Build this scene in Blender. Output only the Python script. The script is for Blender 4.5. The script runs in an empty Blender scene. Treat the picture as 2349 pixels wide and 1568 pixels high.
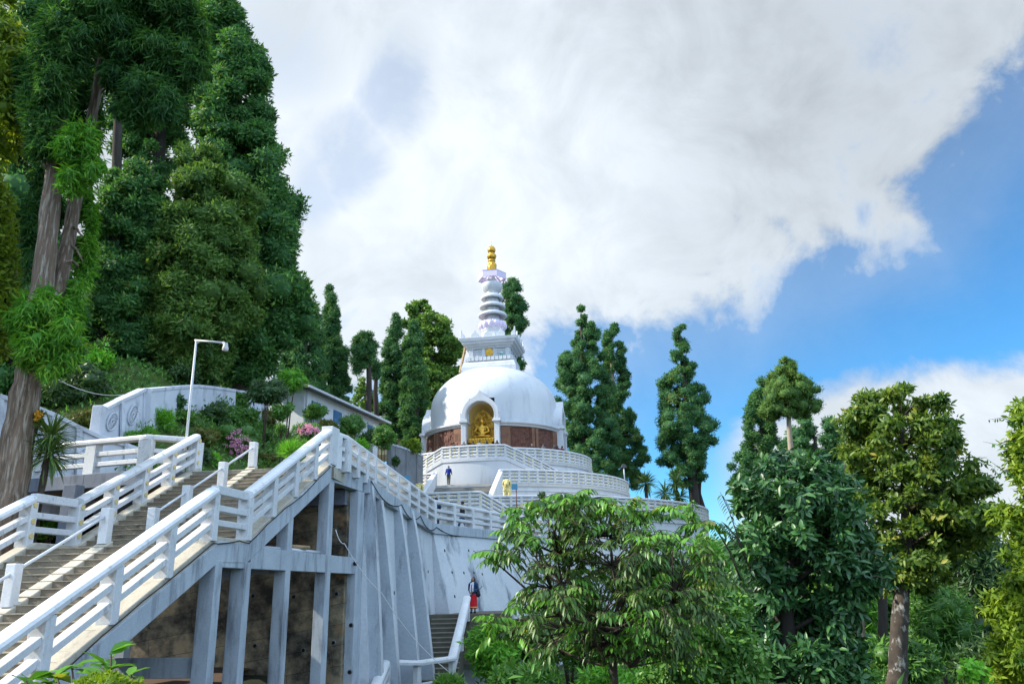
import bpy, bmesh, math, random
import numpy as np
from mathutils import Vector, Matrix
random.seed(7)
rng = np.random.default_rng(11)
SC = bpy.context.scene
COL = SC.collection
V = Vector
ZV = V((0, 0, 1))
R = math.radians

# ------------------------------------------------------------------ camera
# the eye is the world origin (0,0,0); x right, y away from the viewer, z up, metres
FP, CX, CY = 1827.0, 1174.5, 784.0
TH, RHO = R(17.36), R(1.3)
Fw = V((0, math.cos(TH), math.sin(TH)))
U0 = V((0, -math.sin(TH), math.cos(TH)))
R0 = V((1, 0, 0))
CR = math.cos(RHO) * R0 - math.sin(RHO) * U0
CU = math.sin(RHO) * R0 + math.cos(RHO) * U0
cam_d = bpy.data.cameras.new('camera')
cam = bpy.data.objects.new('camera', cam_d)
COL.objects.link(cam)
cam.matrix_world = Matrix(((CR.x, CU.x, -Fw.x, 0), (CR.y, CU.y, -Fw.y, 0), (CR.z, CU.z, -Fw.z, 0), (0, 0, 0, 1)))
cam_d.sensor_width = 36.0
cam_d.lens = 36.0 * FP / 2349.0
cam_d.clip_start = 0.1
cam_d.clip_end = 6000
SC.camera = cam


def ray(x, y):
    return Fw + CR * ((x - CX) / FP) + CU * ((CY - y) / FP)


def P(x, y, d):
    """surveyed point: bearing of a picture point, at ground distance d"""
    r = ray(x, y)
    return r * (d / r.y)


def Pz(x, y, z):
    r = ray(x, y)
    return r * (z / r.z)


def proj(p):
    d = p.dot(Fw)
    return CX + FP * p.dot(CR) / d, CY - FP * p.dot(CU) / d


# ------------------------------------------------------------------ object helpers
def link(o, parent=None):
    COL.objects.link(o)
    if parent is not None:
        o.parent = parent
        m = Matrix.Identity(4)
        q = parent
        while q is not None:
            m = Matrix.Translation(-V(q.location)) @ m if q.type == 'EMPTY' else m
            q = q.parent
        o.matrix_parent_inverse = m if parent.type == 'EMPTY' else Matrix.Identity(4)
    return o


def tag(o, label=None, cat=None, group=None, kind=None):
    if label: o['label'] = label
    if cat: o['category'] = cat
    if group: o['group'] = group
    if kind: o['kind'] = kind
    return o


def thing(name, label, cat, loc=(0, 0, 0), group=None):
    o = bpy.data.objects.new(name, None)
    o.empty_display_size = 0.3
    o.location = V(loc)
    COL.objects.link(o)
    return tag(o, label, cat, group)


class MB:
    def __init__(self):
        self.v, self.f, self.m = [], [], []

    def add(self, vs, fs, mi=0):
        b = len(self.v)
        self.v += [tuple(p) for p in vs]
        for f in fs:
            self.f.append(tuple(b + i for i in f)); self.m.append(mi)
        return self

    def hexa(self, p, mi=0):
        return self.add(p, [(0, 3, 2, 1), (4, 5, 6, 7), (0, 1, 5, 4), (1, 2, 6, 5), (2, 3, 7, 6), (3, 0, 4, 7)], mi)

    def box(self, c, a, b, h, mi=0):
        """c centre; a,b half vectors (horizontal), h half vector up"""
        c, a, b, h = V(c), V(a), V(b), V(h)
        return self.hexa([c - a - b - h, c + a - b - h, c + a + b - h, c - a + b - h,
                          c - a - b + h, c + a - b + h, c + a + b + h, c - a + b + h], mi)

    def abox(self, x0, y0, z0, x1, y1, z1, mi=0):
        return self.box(((x0 + x1) / 2, (y0 + y1) / 2, (z0 + z1) / 2), ((x1 - x0) / 2, 0, 0), (0, (y1 - y0) / 2, 0), (0, 0, (z1 - z0) / 2), mi)

    def beam(self, p, q, w, h, mi=0):
        """upright-sided bar from p to q (centres), width w, height h"""
        p, q = V(p), V(q)
        d = (q - p); d.z = 0
        s = V((d.y, -d.x, 0)).normalized() * (w / 2) if d.length > 1e-6 else V((w / 2, 0, 0))
        k = ZV * (h / 2)
        return self.hexa([p - s - k, q - s - k, q + s - k, p + s - k, p - s + k, q - s + k, q + s + k, p + s + k], mi)

    def sweep(self, path, prof, mi=0, closed=False):
        """sweep a profile [(offset to the right of travel, height)] along a path; sides stay upright"""
        path = [V(p) for p in path]
        n, k = len(path), len(prof)
        vs = []
        for i, p in enumerate(path):
            if closed:
                a, b = path[i - 1], path[(i + 1) % n]
                t1 = p - a; t2 = b - p
            else:
                t1 = p - path[i - 1] if i > 0 else path[1] - p
                t2 = path[i + 1] - p if i < n - 1 else t1
            t1 = V((t1.x, t1.y, 0)).normalized(); t2 = V((t2.x, t2.y, 0)).normalized()
            t = (t1 + t2)
            t = t.normalized() if t.length > 1e-6 else t1
            c = max(0.4, t.dot(t1))
            s = V((t.y, -t.x, 0)) / c
            for (o, z) in prof:
                vs.append(p + s * o + ZV * z)
        fs = []
        for i in range(n if closed else n - 1):
            j = (i + 1) % n
            for a in range(k):
                b = (a + 1) % k
                fs.append((i * k + a, j * k + a, j * k + b, i * k + b))
        if not closed:
            fs.append(tuple(range(k))); fs.append(tuple((n - 1) * k + a for a in reversed(range(k))))
        return self.add(vs, fs, mi)

    def tube(self, pts, rad, n=8, mi=0):
        pts = [V(p) for p in pts]
        if not hasattr(rad, '__len__'): rad = [rad] * len(pts)
        vs, fs = [], []
        ref = None
        for i, p in enumerate(pts):
            t = (pts[min(i + 1, len(pts) - 1)] - pts[max(i - 1, 0)])
            t = t.normalized() if t.length > 1e-9 else V((0, 0, 1))
            if ref is None:
                ref = V((1, 0, 0)) if abs(t.x) < .8 else V((0, 1, 0))
            a = (ref - t * ref.dot(t)).normalized(); b = t.cross(a); ref = a
            for j in range(n):
                g = 2 * math.pi * j / n
                vs.append(p + (a * math.cos(g) + b * math.sin(g)) * rad[i])
        for i in range(len(pts) - 1):
            for j in range(n):
                k = (j + 1) % n
                fs.append((i * n + j, i * n + k, (i + 1) * n + k, (i + 1) * n + j))
        fs.append(tuple(reversed(range(n)))); fs.append(tuple((len(pts) - 1) * n + j for j in range(n)))
        return self.add(vs, fs, mi)

    def lathe(self, c, prof, n=32, a0=0.0, a1=2 * math.pi, mi=0, sq=None):
        """prof [(r,z)] round the upright axis at c; angle 0 faces the viewer (-y), positive to the right"""
        c = V(c); full = abs(a1 - a0 - 2 * math.pi) < 1e-6
        m = n if full else n + 1
        vs, fs = [], []
        for j in range(m):
            g = a0 + (a1 - a0) * j / n
            for (r, z) in prof:
                rr = r * (sq(g) if sq else 1)
                vs.append(c + V((math.sin(g) * rr, -math.cos(g) * rr, z)))
        k = len(prof)
        for j in range(n):
            j2 = (j + 1) % m
            for i in range(k - 1):
                fs.append((j * k + i, j2 * k + i, j2 * k + i + 1, j * k + i + 1))
        return self.add(vs, fs, mi)

    def ball(self, c, r, n=12, mi=0, rot=None):
        c = V(c)
        if not hasattr(r, '__len__'): r = (r, r, r)
        vs, fs = [], []
        h = max(4, n // 2)
        for i in range(h + 1):
            t = math.pi * i / h
            for j in range(n):
                g = 2 * math.pi * j / n
                p = V((r[0] * math.sin(t) * math.cos(g), r[1] * math.sin(t) * math.sin(g), r[2] * math.cos(t)))
                if rot is not None: p = rot @ p
                vs.append(c + p)
        for i in range(h):
            for j in range(n):
                k = (j + 1) % n
                fs.append((i * n + j, (i + 1) * n + j, (i + 1) * n + k, i * n + k))
        return self.add(vs, fs, mi)

    def disc(self, c, nrm, r, t, n=14, mi=0):
        """a short cylinder standing proud of a face"""
        c, nrm = V(c), V(nrm).normalized()
        return self.tube([c - nrm * 0.004, c + nrm * t], [r, r], n, mi)

    def prism(self, poly, off, mi=0):
        """flat polygon (list of points) given thickness by vector off"""
        poly = [V(p) for p in poly]; off = V(off); n = len(poly)
        vs = poly + [p + off for p in poly]
        fs = [tuple(reversed(range(n))), tuple(range(n, 2 * n))]
        fs += [(i, (i + 1) % n, n + (i + 1) % n, n + i) for i in range(n)]
        return self.add(vs, fs, mi)

    def build(self, name, mats, parent=None, smooth=False, bevel=0, auto=None):
        me = bpy.data.meshes.new(name)
        me.from_pydata(self.v, [], self.f)
        if not isinstance(mats, (list, tuple)): mats = [mats]
        for mt in mats: me.materials.append(mt)
        if len(mats) > 1: me.polygons.foreach_set('material_index', self.m)
        bm = bmesh.new(); bm.from_mesh(me)
        bmesh.ops.recalc_face_normals(bm, faces=bm.faces)
        bm.to_mesh(me); bm.free()
        if smooth or auto:
            me.polygons.foreach_set('use_smooth', [True] * len(me.polygons))
            if auto: me.set_sharp_from_angle(angle=R(auto))
        me.update()
        o = bpy.data.objects.new(name, me)
        link(o, parent)
        if bevel:
            b = o.modifiers.new('bevel', 'BEVEL'); b.width = bevel; b.segments = 2; b.limit_method = 'ANGLE'; b.angle_limit = R(40)
        return o


# ------------------------------------------------------------------ materials
def nodes(name):
    m = bpy.data.materials.new(name); m.use_nodes = True
    nt = m.node_tree
    return m, nt, nt.nodes, nt.links, nt.nodes['Principled BSDF']


def ramp(nt, stops, interp='LINEAR'):
    r = nt.nodes.new('ShaderNodeValToRGB'); e = r.color_ramp.elements
    r.color_ramp.interpolation = interp
    while len(e) < len(stops): e.new(0.5)
    for k, (p, c) in enumerate(stops):
        e[k].position = p; e[k].color = (*c, 1) if len(c) == 3 else c
    return r


def surf(name, c1, c2=None, rough=.6, scale=3.0, stain=None, stain_scale=(2, 2, .5), stain_lo=.55, stain_hi=.75, bump=.15, bscale=25, spec=.3, metal=0, fine=.12, cl=.3, ch=.7, stretch=(1, 1, 1)):
    """painted / mineral surface: slow colour drift c1..c2, grime streaks, fine grain and bump"""
    m, nt, N, L, B = nodes(name)
    tc = N.new('ShaderNodeTexCoord')
    mp = N.new('ShaderNodeMapping'); mp.inputs['Scale'].default_value = stretch
    L.new(tc.outputs['Object'], mp.inputs[0])
    n1 = N.new('ShaderNodeTexNoise'); n1.inputs['Scale'].default_value = scale; n1.inputs['Detail'].default_value = 6
    L.new(mp.outputs[0], n1.inputs['Vector'])
    c2 = c2 or tuple(x * .8 for x in c1)
    r1 = ramp(nt, [(cl, c1), (ch, c2)]); L.new(n1.outputs['Fac'], r1.inputs[0])
    out = r1.outputs[0]
    if stain:
        m2 = N.new('ShaderNodeMapping'); m2.inputs['Scale'].default_value = stain_scale
        L.new(tc.outputs['Object'], m2.inputs[0])
        n2 = N.new('ShaderNodeTexNoise'); n2.inputs['Scale'].default_value = 1; n2.inputs['Detail'].default_value = 8; n2.inputs['Roughness'].default_value = .65
        L.new(m2.outputs[0], n2.inputs['Vector'])
        r2 = ramp(nt, [(stain_lo, (0, 0, 0)), (stain_hi, (1, 1, 1))]); L.new(n2.outputs['Fac'], r2.inputs[0])
        mx = N.new('ShaderNodeMixRGB'); L.new(r2.outputs[0], mx.inputs[0]); L.new(out, mx.inputs[1]); mx.inputs[2].default_value = (*stain, 1)
        out = mx.outputs[0]
    n3 = N.new('ShaderNodeTexNoise'); n3.inputs['Scale'].default_value = bscale; n3.inputs['Detail'].default_value = 5
    L.new(mp.outputs[0], n3.inputs['Vector'])
    if fine:
        r3 = ramp(nt, [(.3, (1 - fine,) * 3), (.7, (1, 1, 1))]); L.new(n3.outputs['Fac'], r3.inputs[0])
        mu = N.new('ShaderNodeMixRGB'); mu.blend_type = 'MULTIPLY'; mu.inputs[0].default_value = 1
        L.new(out, mu.inputs[1]); L.new(r3.outputs[0], mu.inputs[2]); out = mu.outputs[0]
    L.new(out, B.inputs['Base Color'])
    B.inputs['Roughness'].default_value = rough; B.inputs['Metallic'].default_value = metal
    B.inputs['Specular IOR Level'].default_value = spec
    if bump:
        b = N.new('ShaderNodeBump'); b.inputs['Strength'].default_value = bump; b.inputs['Distance'].default_value = .02
        L.new(n3.outputs['Fac'], b.inputs['Height']); L.new(b.outputs[0], B.inputs['Normal'])
    return m


def plain(name, c, rough=.5, metal=0, spec=.4):
    m, nt, N, L, B = nodes(name)
    tc = N.new('ShaderNodeTexCoord')
    n = N.new('ShaderNodeTexNoise'); n.inputs['Scale'].default_value = 14; n.inputs['Detail'].default_value = 4
    L.new(tc.outputs['Object'], n.inputs['Vector'])
    r = ramp(nt, [(.3, tuple(x * .82 for x in c)), (.7, c)]); L.new(n.outputs['Fac'], r.inputs[0])
    L.new(r.outputs[0], B.inputs['Base Color'])
    B.inputs['Roughness'].default_value = rough; B.inputs['Metallic'].default_value = metal; B.inputs['Specular IOR Level'].default_value = spec
    return m


def leafmat(name, c1, c2, rough=.5, trans=.3, spec=.3, c3=None):
    """leaf tissue: each leaf its own green between c1 and c2 (c3: the odd yellowed one)"""
    m, nt, N, L, B = nodes(name)
    at = N.new('ShaderNodeAttribute'); at.attribute_name = 'tint'
    st = [(0, c1), (.85, c2)] + ([(.97, c3)] if c3 else [])
    r = ramp(nt, st); L.new(at.outputs['Fac'], r.inputs[0])
    L.new(r.outputs[0], B.inputs['Base Color'])
    B.inputs['Roughness'].default_value = rough; B.inputs['Specular IOR Level'].default_value = spec
    tr = N.new('ShaderNodeBsdfTranslucent')
    br = N.new('ShaderNodeMixRGB'); br.blend_type = 'MULTIPLY'; br.inputs[0].default_value = 1; br.inputs[2].default_value = (1.25, 1.25, .55, 1)
    L.new(r.outputs[0], br.inputs[1]); L.new(br.outputs[0], tr.inputs['Color'])
    mx = N.new('ShaderNodeMixShader'); mx.inputs[0].default_value = trans
    L.new(B.outputs[0], mx.inputs[1]); L.new(tr.outputs[0], mx.inputs[2])
    L.new(mx.outputs[0], nt.nodes['Material Output'].inputs['Surface'])
    return m


M = {}
M['white'] = surf('white_paint', (.66, .67, .69), (.58, .60, .62), .55, 1.5, stain=(.30, .31, .31), stain_scale=(5, 5, 1.1), stain_lo=.60, stain_hi=.82, bump=.12)
M['rail'] = surf('rail_paint', (.68, .69, .71), (.58, .595, .61), .5, 1.7, stain=(.20, .21, .20), stain_scale=(5, 5, 3.2), stain_lo=.57, stain_hi=.80, bump=.2, bscale=18)
M['white_far'] = surf('terrace_paint', (.60, .61, .64), (.54, .56, .59), .6, .5, stain=(.30, .32, .33), stain_scale=(1.6, 1.6, .25), stain_lo=.53, stain_hi=.84, bump=.05)
M['dome'] = surf('dome_paint', (.58, .60, .63), (.52, .54, .58), .55, .35, stain=(.33, .35, .38), stain_scale=(1.1, 1.1, .22), stain_lo=.52, stain_hi=.86, bump=.05)
M['lilac'] = surf('lilac_paint', (.66, .58, .74), (.6, .53, .68), .55, 1, bump=.05)
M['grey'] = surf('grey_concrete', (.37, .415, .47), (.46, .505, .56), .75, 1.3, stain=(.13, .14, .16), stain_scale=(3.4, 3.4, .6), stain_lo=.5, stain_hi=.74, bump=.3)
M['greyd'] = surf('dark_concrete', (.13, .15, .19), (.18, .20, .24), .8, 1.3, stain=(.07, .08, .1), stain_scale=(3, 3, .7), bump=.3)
M['retain'] = surf('retaining_wall_paint', (.62, .64, .67), (.53, .56, .60), .7, .55, stain=(.13, .155, .19), stain_scale=(.42, .5, .30), stain_lo=.52, stain_hi=.66, bump=.5, bscale=9)
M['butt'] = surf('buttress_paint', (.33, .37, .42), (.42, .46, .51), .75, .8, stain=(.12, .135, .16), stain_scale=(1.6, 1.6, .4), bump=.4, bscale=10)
M['wallp'] = surf('wheel_wall_paint', (.62, .65, .72), (.54, .57, .64), .7, .9, stain=(.27, .29, .32), stain_scale=(1.4, 1.4, .8), stain_lo=.54, stain_hi=.72, bump=.25)
M['step'] = surf('step_concrete', (.27, .22, .155), (.18, .145, .105), .85, 2.2, stain=(.07, .062, .055), stain_scale=(2.5, 1.2, 3), stain_lo=.55, stain_hi=.72, bump=.4)
M['nose'] = surf('step_nosing', (.36, .31, .235), (.27, .23, .17), .85, 2.2, bump=.3)
M['curb'] = surf('curb_concrete', (.50, .46, .38), (.40, .37, .31), .85, 2.0, stain=(.25, .23, .19), stain_scale=(4, 4, 4), bump=.45)
M['soil'] = surf('bare_soil', (.10, .06, .04), (.06, .04, .03), .95, 1.5, bump=.8, bscale=6)
M['brown_roof'] = surf('dull_wall', (.20, .21, .23), (.14, .15, .16), .85, 1.2, stain=(.08, .085, .09), stain_scale=(2, 2, .8), bump=.3)
M['disc'] = surf('cream_disc', (.68, .55, .26), (.6, .47, .2), .5, 4, bump=.1)
M['rosette'] = surf('rosette_gold', (.70, .58, .22), (.6, .48, .15), .5, 4, bump=.1)
M['gold'] = surf('gold_leaf', (.62, .36, .055), (.48, .26, .03), .32, 2, bump=.12, bscale=8, metal=.75)
M['gold2'] = surf('gold_relief', (.55, .30, .04), (.22, .11, .012), .38, 3.5, bump=1.0, bscale=5, metal=.7)
M['niche'] = surf('niche_plaster', (.62, .42, .13), (.54, .36, .1), .7, 1, bump=.05)
M['lion'] = surf('lion_paint', (.72, .62, .28), (.62, .52, .2), .45, 2, bump=.2)
M['relief'] = surf('red_sandstone', (.16, .066, .044), (.085, .034, .025), .7, 3.5, bump=.9, bscale=7)
M['relief2'] = surf('brown_sandstone', (.24, .12, .075), (.16, .08, .052), .7, 2, bump=.3)
M['bark'] = surf('cedar_bark', (.20, .14, .10), (.085, .058, .04), .95, 3.2, stain=(.36, .31, .25), stain_scale=(14, 14, 1.1), stain_lo=.5, stain_hi=.66, bump=1.0, bscale=7, stretch=(2.6, 2.6, .35))
M['barkd'] = surf('dark_bark', (.055, .045, .038), (.03, .025, .021), .95, 2.5, bump=.8, bscale=9, stretch=(1.5, 1.5, .35))
M['barkp'] = surf('mottled_bark', (.075, .058, .045), (.03, .024, .02), .9, 2.5, stain=(.34, .33, .30), stain_scale=(3.5, 3.5, 2), stain_lo=.56, stain_hi=.66, bump=.6, bscale=9)
M['barkl'] = surf('pale_bark', (.34, .28, .21), (.25, .2, .15), .9, 2.5, bump=.6, bscale=9, stretch=(1.5, 1.5, .5))
M['twig'] = surf('twig_bark', (.075, .055, .04), (.045, .033, .025), .9, 6, bump=.3)
M['steel'] = surf('galvanised_steel', (.55, .56, .58), (.45, .46, .48), .45, 3, bump=.05)
M['pipe'] = surf('white_pipe', (.66, .68, .72), (.58, .6, .64), .4, 3, bump=.03)
M['black'] = plain('black_rubber', (.012, .012, .014), .6)
M['hole'] = plain('hole_dark', (.008, .007, .006), .9)
M['cablew'] = plain('white_cable', (.7, .7, .7), .5)
M['wood'] = surf('plank_wood', (.42, .30, .17), (.32, .22, .12), .8, 3, bump=.2)
M['blueglass'] = plain('blue_window', (.035, .12, .25), .25)
M['blueframe'] = plain('blue_frame', (.05, .16, .32), .45)
M['roof'] = surf('metal_roof', (.10, .11, .12), (.14, .15, .16), .6, 1, bump=.1)
M['teal'] = plain('teal_bucket', (.04, .42, .34), .4)
M['signblue'] = plain('blue_sign', (.05, .22, .36), .4)
M['signpost'] = plain('maroon_post', (.12, .03, .035), .5)
# ------------------------------------------------------------------ sky, sun
SUN_AZ, SUN_EL = R(-92), R(35)
W = bpy.data.worlds.new('World'); SC.world = W; W.use_nodes = True
nt = W.node_tree; N = nt.nodes; L = nt.links
bg = N['Background']; bg.inputs['Strength'].default_value = 0.10
sky = N.new('ShaderNodeTexSky'); sky.sky_type = 'NISHITA'; sky.sun_disc = False
sky.sun_elevation = SUN_EL; sky.sun_rotation = SUN_AZ; sky.air_density = 1.0; sky.dust_density = .25; sky.ozone_density = 3.0; sky.altitude = 2000


def mth(op, a, b=None, c=None, clamp=False):
    n = N.new('ShaderNodeMath'); n.operation = op; n.use_clamp = clamp
    for i, x in enumerate((a, b, c)):
        if x is None: continue
        if hasattr(x, 'is_linked') or hasattr(x, 'links'): L.new(x, n.inputs[i])
        else: n.inputs[i].default_value = x
    return n.outputs[0]


tc = N.new('ShaderNodeTexCoord'); sp = N.new('ShaderNodeSeparateXYZ'); L.new(tc.outputs['Generated'], sp.inputs[0])
az = mth('ARCTAN2', sp.outputs[0], sp.outputs[1]); el = mth('ARCSINE', sp.outputs[2])


def azel(x, y):
    r = ray(x, y).normalized()
    return math.atan2(r.x, r.y), math.asin(r.z)


def smooth(v, lo, hi):
    n = N.new('ShaderNodeMapRange'); n.interpolation_type = 'SMOOTHSTEP'
    L.new(v, n.inputs[0]); n.inputs[1].default_value = lo; n.inputs[2].default_value = hi
    return n.outputs[0]


def noise(scale, detail, rough, off=(0, 0, 0), stretch=(1, 1, 1), dist=0.0):
    mp = N.new('ShaderNodeMapping'); mp.inputs['Location'].default_value = off; mp.inputs['Scale'].default_value = stretch
    L.new(tc.outputs['Generated'], mp.inputs[0])
    n = N.new('ShaderNodeTexNoise'); n.inputs['Scale'].default_value = scale; n.inputs['Detail'].default_value = detail
    n.inputs['Roughness'].default_value = rough; n.inputs['Distortion'].default_value = dist
    L.new(mp.outputs[0], n.inputs['Vector'])
    return n.outputs['Fac']


def band(pts, ctrl):
    """signed distance (radians) of the sky direction above a boundary line a->b (left side positive)"""
    (a0, e0), (a1, e1) = azel(*pts[0]), azel(*pts[1])
    dx, dy = a1 - a0, e1 - e0; l = math.hypot(dx, dy); nx, ny = -dy / l, dx / l
    return mth('ADD', mth('MULTIPLY', mth('SUBTRACT', az, a0), nx), mth('MULTIPLY', mth('SUBTRACT', el, e0), ny))


nA = noise(3.4, 10, .55, (.3, .1, .7), dist=.3)
nB = noise(8.0, 9, .6, (1.3, 2.1, .2), dist=.5)
nC = noise(1.7, 5, .5, (4.1, .6, 2.2))
nD = noise(19.0, 8, .62, (2.3, .4, 1.9), dist=.4)
nmix = mth('ADD', mth('ADD', mth('MULTIPLY', mth('SUBTRACT', nA, .5), .62), mth('MULTIPLY', mth('SUBTRACT', nB, .5), .34)), mth('MULTIPLY', mth('SUBTRACT', nD, .5), .16))
# the cloud deck covers everything up and left of a slanting edge in the right of the sky
d1 = band([(1600, 950), (2130, 545)], 0)
d2 = band([(2130, 545), (2560, 320)], 0)
deck = smooth(mth('ADD', mth('MINIMUM', d1, mth('ADD', d2, .01)), mth('MULTIPLY', nmix, .80)), -.035, .075)
# a lower bank of cumulus behind the trees on the right
e_top = azel(2050, 790)[1]; a_c = azel(2080, 790)[0]
lob = mth('MULTIPLY', mth('POWER', mth('ABSOLUTE', mth('SUBTRACT', az, a_c)), 2.0), -1.3)
bank = smooth(mth('ADD', mth('SUBTRACT', mth('ADD', lob, e_top), el), mth('MULTIPLY', nmix, .26)), -.012, .03)
bank = mth('MULTIPLY', bank, smooth(az, azel(1580, 950)[0], azel(1760, 950)[0]))
# thin openings showing blue in the deck, upper left of the pagoda
def hole(x, y, rx, ry, amt):
    a, e = azel(x, y)
    q = mth('ADD', mth('POWER', mth('DIVIDE', mth('SUBTRACT', az, a), rx), 2.0), mth('POWER', mth('DIVIDE', mth('SUBTRACT', el, e), ry), 2.0))
    q = mth('ADD', q, mth('ADD', mth('MULTIPLY', mth('SUBTRACT', nB, .5), -9.0), mth('MULTIPLY', mth('SUBTRACT', nA, .5), -7.0)))
    return mth('MULTIPLY', smooth(q, 1.9, -.9), amt)
holes = mth('MAXIMUM', mth('MAXIMUM', hole(915, 175, .045, .06, .40), hole(790, 360, .05, .045, .36)), mth('MAXIMUM', hole(660, 110, .07, .05, .2), hole(715, 430, .03, .05, .3)))
gaps = mth('MULTIPLY', mth('MULTIPLY', smooth(mth('ADD', mth('MULTIPLY', nB, .6), mth('MULTIPLY', nA, .4)), .53, .66), smooth(mth('MINIMUM', d1, d2), .42, .02)), .55)
mask = mth('MULTIPLY', mth('MAXIMUM', mth('MULTIPLY', deck, mth('SUBTRACT', 1.0, gaps)), bank), mth('SUBTRACT', 1.0, holes))
wis = mth('MULTIPLY', smooth(nA, .50, .75), .22)
side = mth('MULTIPLY', smooth(mth('ADD', mth('ABSOLUTE', az), mth('MULTIPLY', mth('SUBTRACT', nA, .5), .5)), R(44), R(72)), .9)  # unseen cloud added beyond the picture sides as a fill light
veil = mth('MULTIPLY', smooth(mth('ADD', mth('MINIMUM', d1, mth('ADD', d2, .02)), mth('MULTIPLY', nmix, .35)), -.16, .03), .24)
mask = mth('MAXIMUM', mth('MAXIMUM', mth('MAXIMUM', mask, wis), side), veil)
# brightness of the cloud: brilliant in the middle left, greyer to the upper right and along the fringe
ab, eb = azel(1010, 480)
dist = mth('SQRT', mth('ADD', mth('POWER', mth('SUBTRACT', az, ab), 2.0), mth('POWER', mth('MULTIPLY', mth('SUBTRACT', el, eb), 1.25), 2.0)))
glow = smooth(dist, .62, .05)
lum = mth('ADD', mth('ADD', mth('ADD', 7.6, mth('MULTIPLY', bank, 2.2)), mth('MULTIPLY', glow, 3.6)), mth('ADD', mth('MULTIPLY', mth('SUBTRACT', nC, .5), 5.0), mth('ADD', mth('MULTIPLY', mth('SUBTRACT', nA, .5), 4.2), mth('MULTIPLY', mth('SUBTRACT', nB, .5), 6.5))))
lum = mth('MULTIPLY', mth('MAXIMUM', lum, 6.0), mth('ADD', .56, mth('ADD', mth('MULTIPLY', mth('MAXIMUM', smooth(sp.outputs[1], .3, -.45), mth('MULTIPLY', smooth(az, R(46), R(85)), .62)), 1.0), mth('MULTIPLY', smooth(el, .75, 1.2), .5))))  # unseen sky overhead, right and behind brightened to fill the shaded faces
cr = N.new('ShaderNodeMixRGB'); cr.inputs[1].default_value = (.85, .94, 1.03, 1); cr.inputs[2].default_value = (1.0, 1.0, 1.01, 1)
L.new(smooth(lum, 5.0, 8.6), cr.inputs[0])
vm = N.new('ShaderNodeVectorMath'); vm.operation = 'SCALE'; L.new(cr.outputs[0], vm.inputs[0]); L.new(lum, vm.inputs['Scale'])
# clear air: the sky texture, deepened a little
sk = N.new('ShaderNodeMixRGB'); sk.blend_type = 'MULTIPLY'; sk.inputs[0].default_value = 1; sk.inputs[2].default_value = (.52, 1.08, 1.28, 1)
L.new(sky.outputs[0], sk.inputs[1])
mx = N.new('ShaderNodeMixRGB'); L.new(mask, mx.inputs[0]); L.new(sk.outputs[0], mx.inputs[1]); L.new(vm.outputs[0], mx.inputs[2])
# sky out of the picture, right and behind, tinted blue to cool the shade
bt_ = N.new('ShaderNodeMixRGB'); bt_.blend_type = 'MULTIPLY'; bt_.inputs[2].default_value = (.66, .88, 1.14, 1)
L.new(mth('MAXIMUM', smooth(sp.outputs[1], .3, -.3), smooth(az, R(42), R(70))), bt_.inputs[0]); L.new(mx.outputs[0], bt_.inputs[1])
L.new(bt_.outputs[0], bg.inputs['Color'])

sd = bpy.data.lights.new('sun', 'SUN'); sd.energy = 4.8; sd.angle = R(.5); sd.color = (1.0, .93, .80)
so = bpy.data.objects.new('sun', sd); COL.objects.link(so)
sv = V((math.sin(SUN_AZ) * math.cos(SUN_EL), math.cos(SUN_AZ) * math.cos(SUN_EL), math.sin(SUN_EL)))
so.rotation_euler = sv.to_track_quat('Z', 'Y').to_euler(); so.location = sv * 300

SC.view_settings.view_transform = 'Standard'; SC.view_settings.look = 'None'
SC.view_settings.exposure = 0.78; SC.view_settings.gamma = 1.0
SC.cycles.max_bounces = 6; SC.cycles.diffuse_bounces = 3; SC.cycles.transparent_max_bounces = 4
SC.cycles.use_denoising = True

# ------------------------------------------------------------------ stair frame (runs 8.8 degrees right of the view)
PSI = R(8.82)
ES = V((math.sin(PSI), math.cos(PSI), 0)); ER = V((math.cos(PSI), -math.sin(PSI), 0))
XL, XR, Y0, Y1, Y2, Z0, Z2, RH = -14.31, -9.67, 17.2, 18.65, 24.0, 1.17, 3.88, 1.17
SL = (Z2 - Z0) / (Y2 - Y1)
XM = XL + .445 * (XR - XL)


def S(xr, ys, z): return ER * xr + ES * ys + ZV * z


def zs(ys):
    return Z0 - (Y0 - ys) * SL if ys < Y0 else Z0 if ys < Y1 else Z0 + (ys - Y1) * SL if ys < Y2 else Z2


YB = 7.6     # foot of the lower flight
CURB = .16

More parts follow.
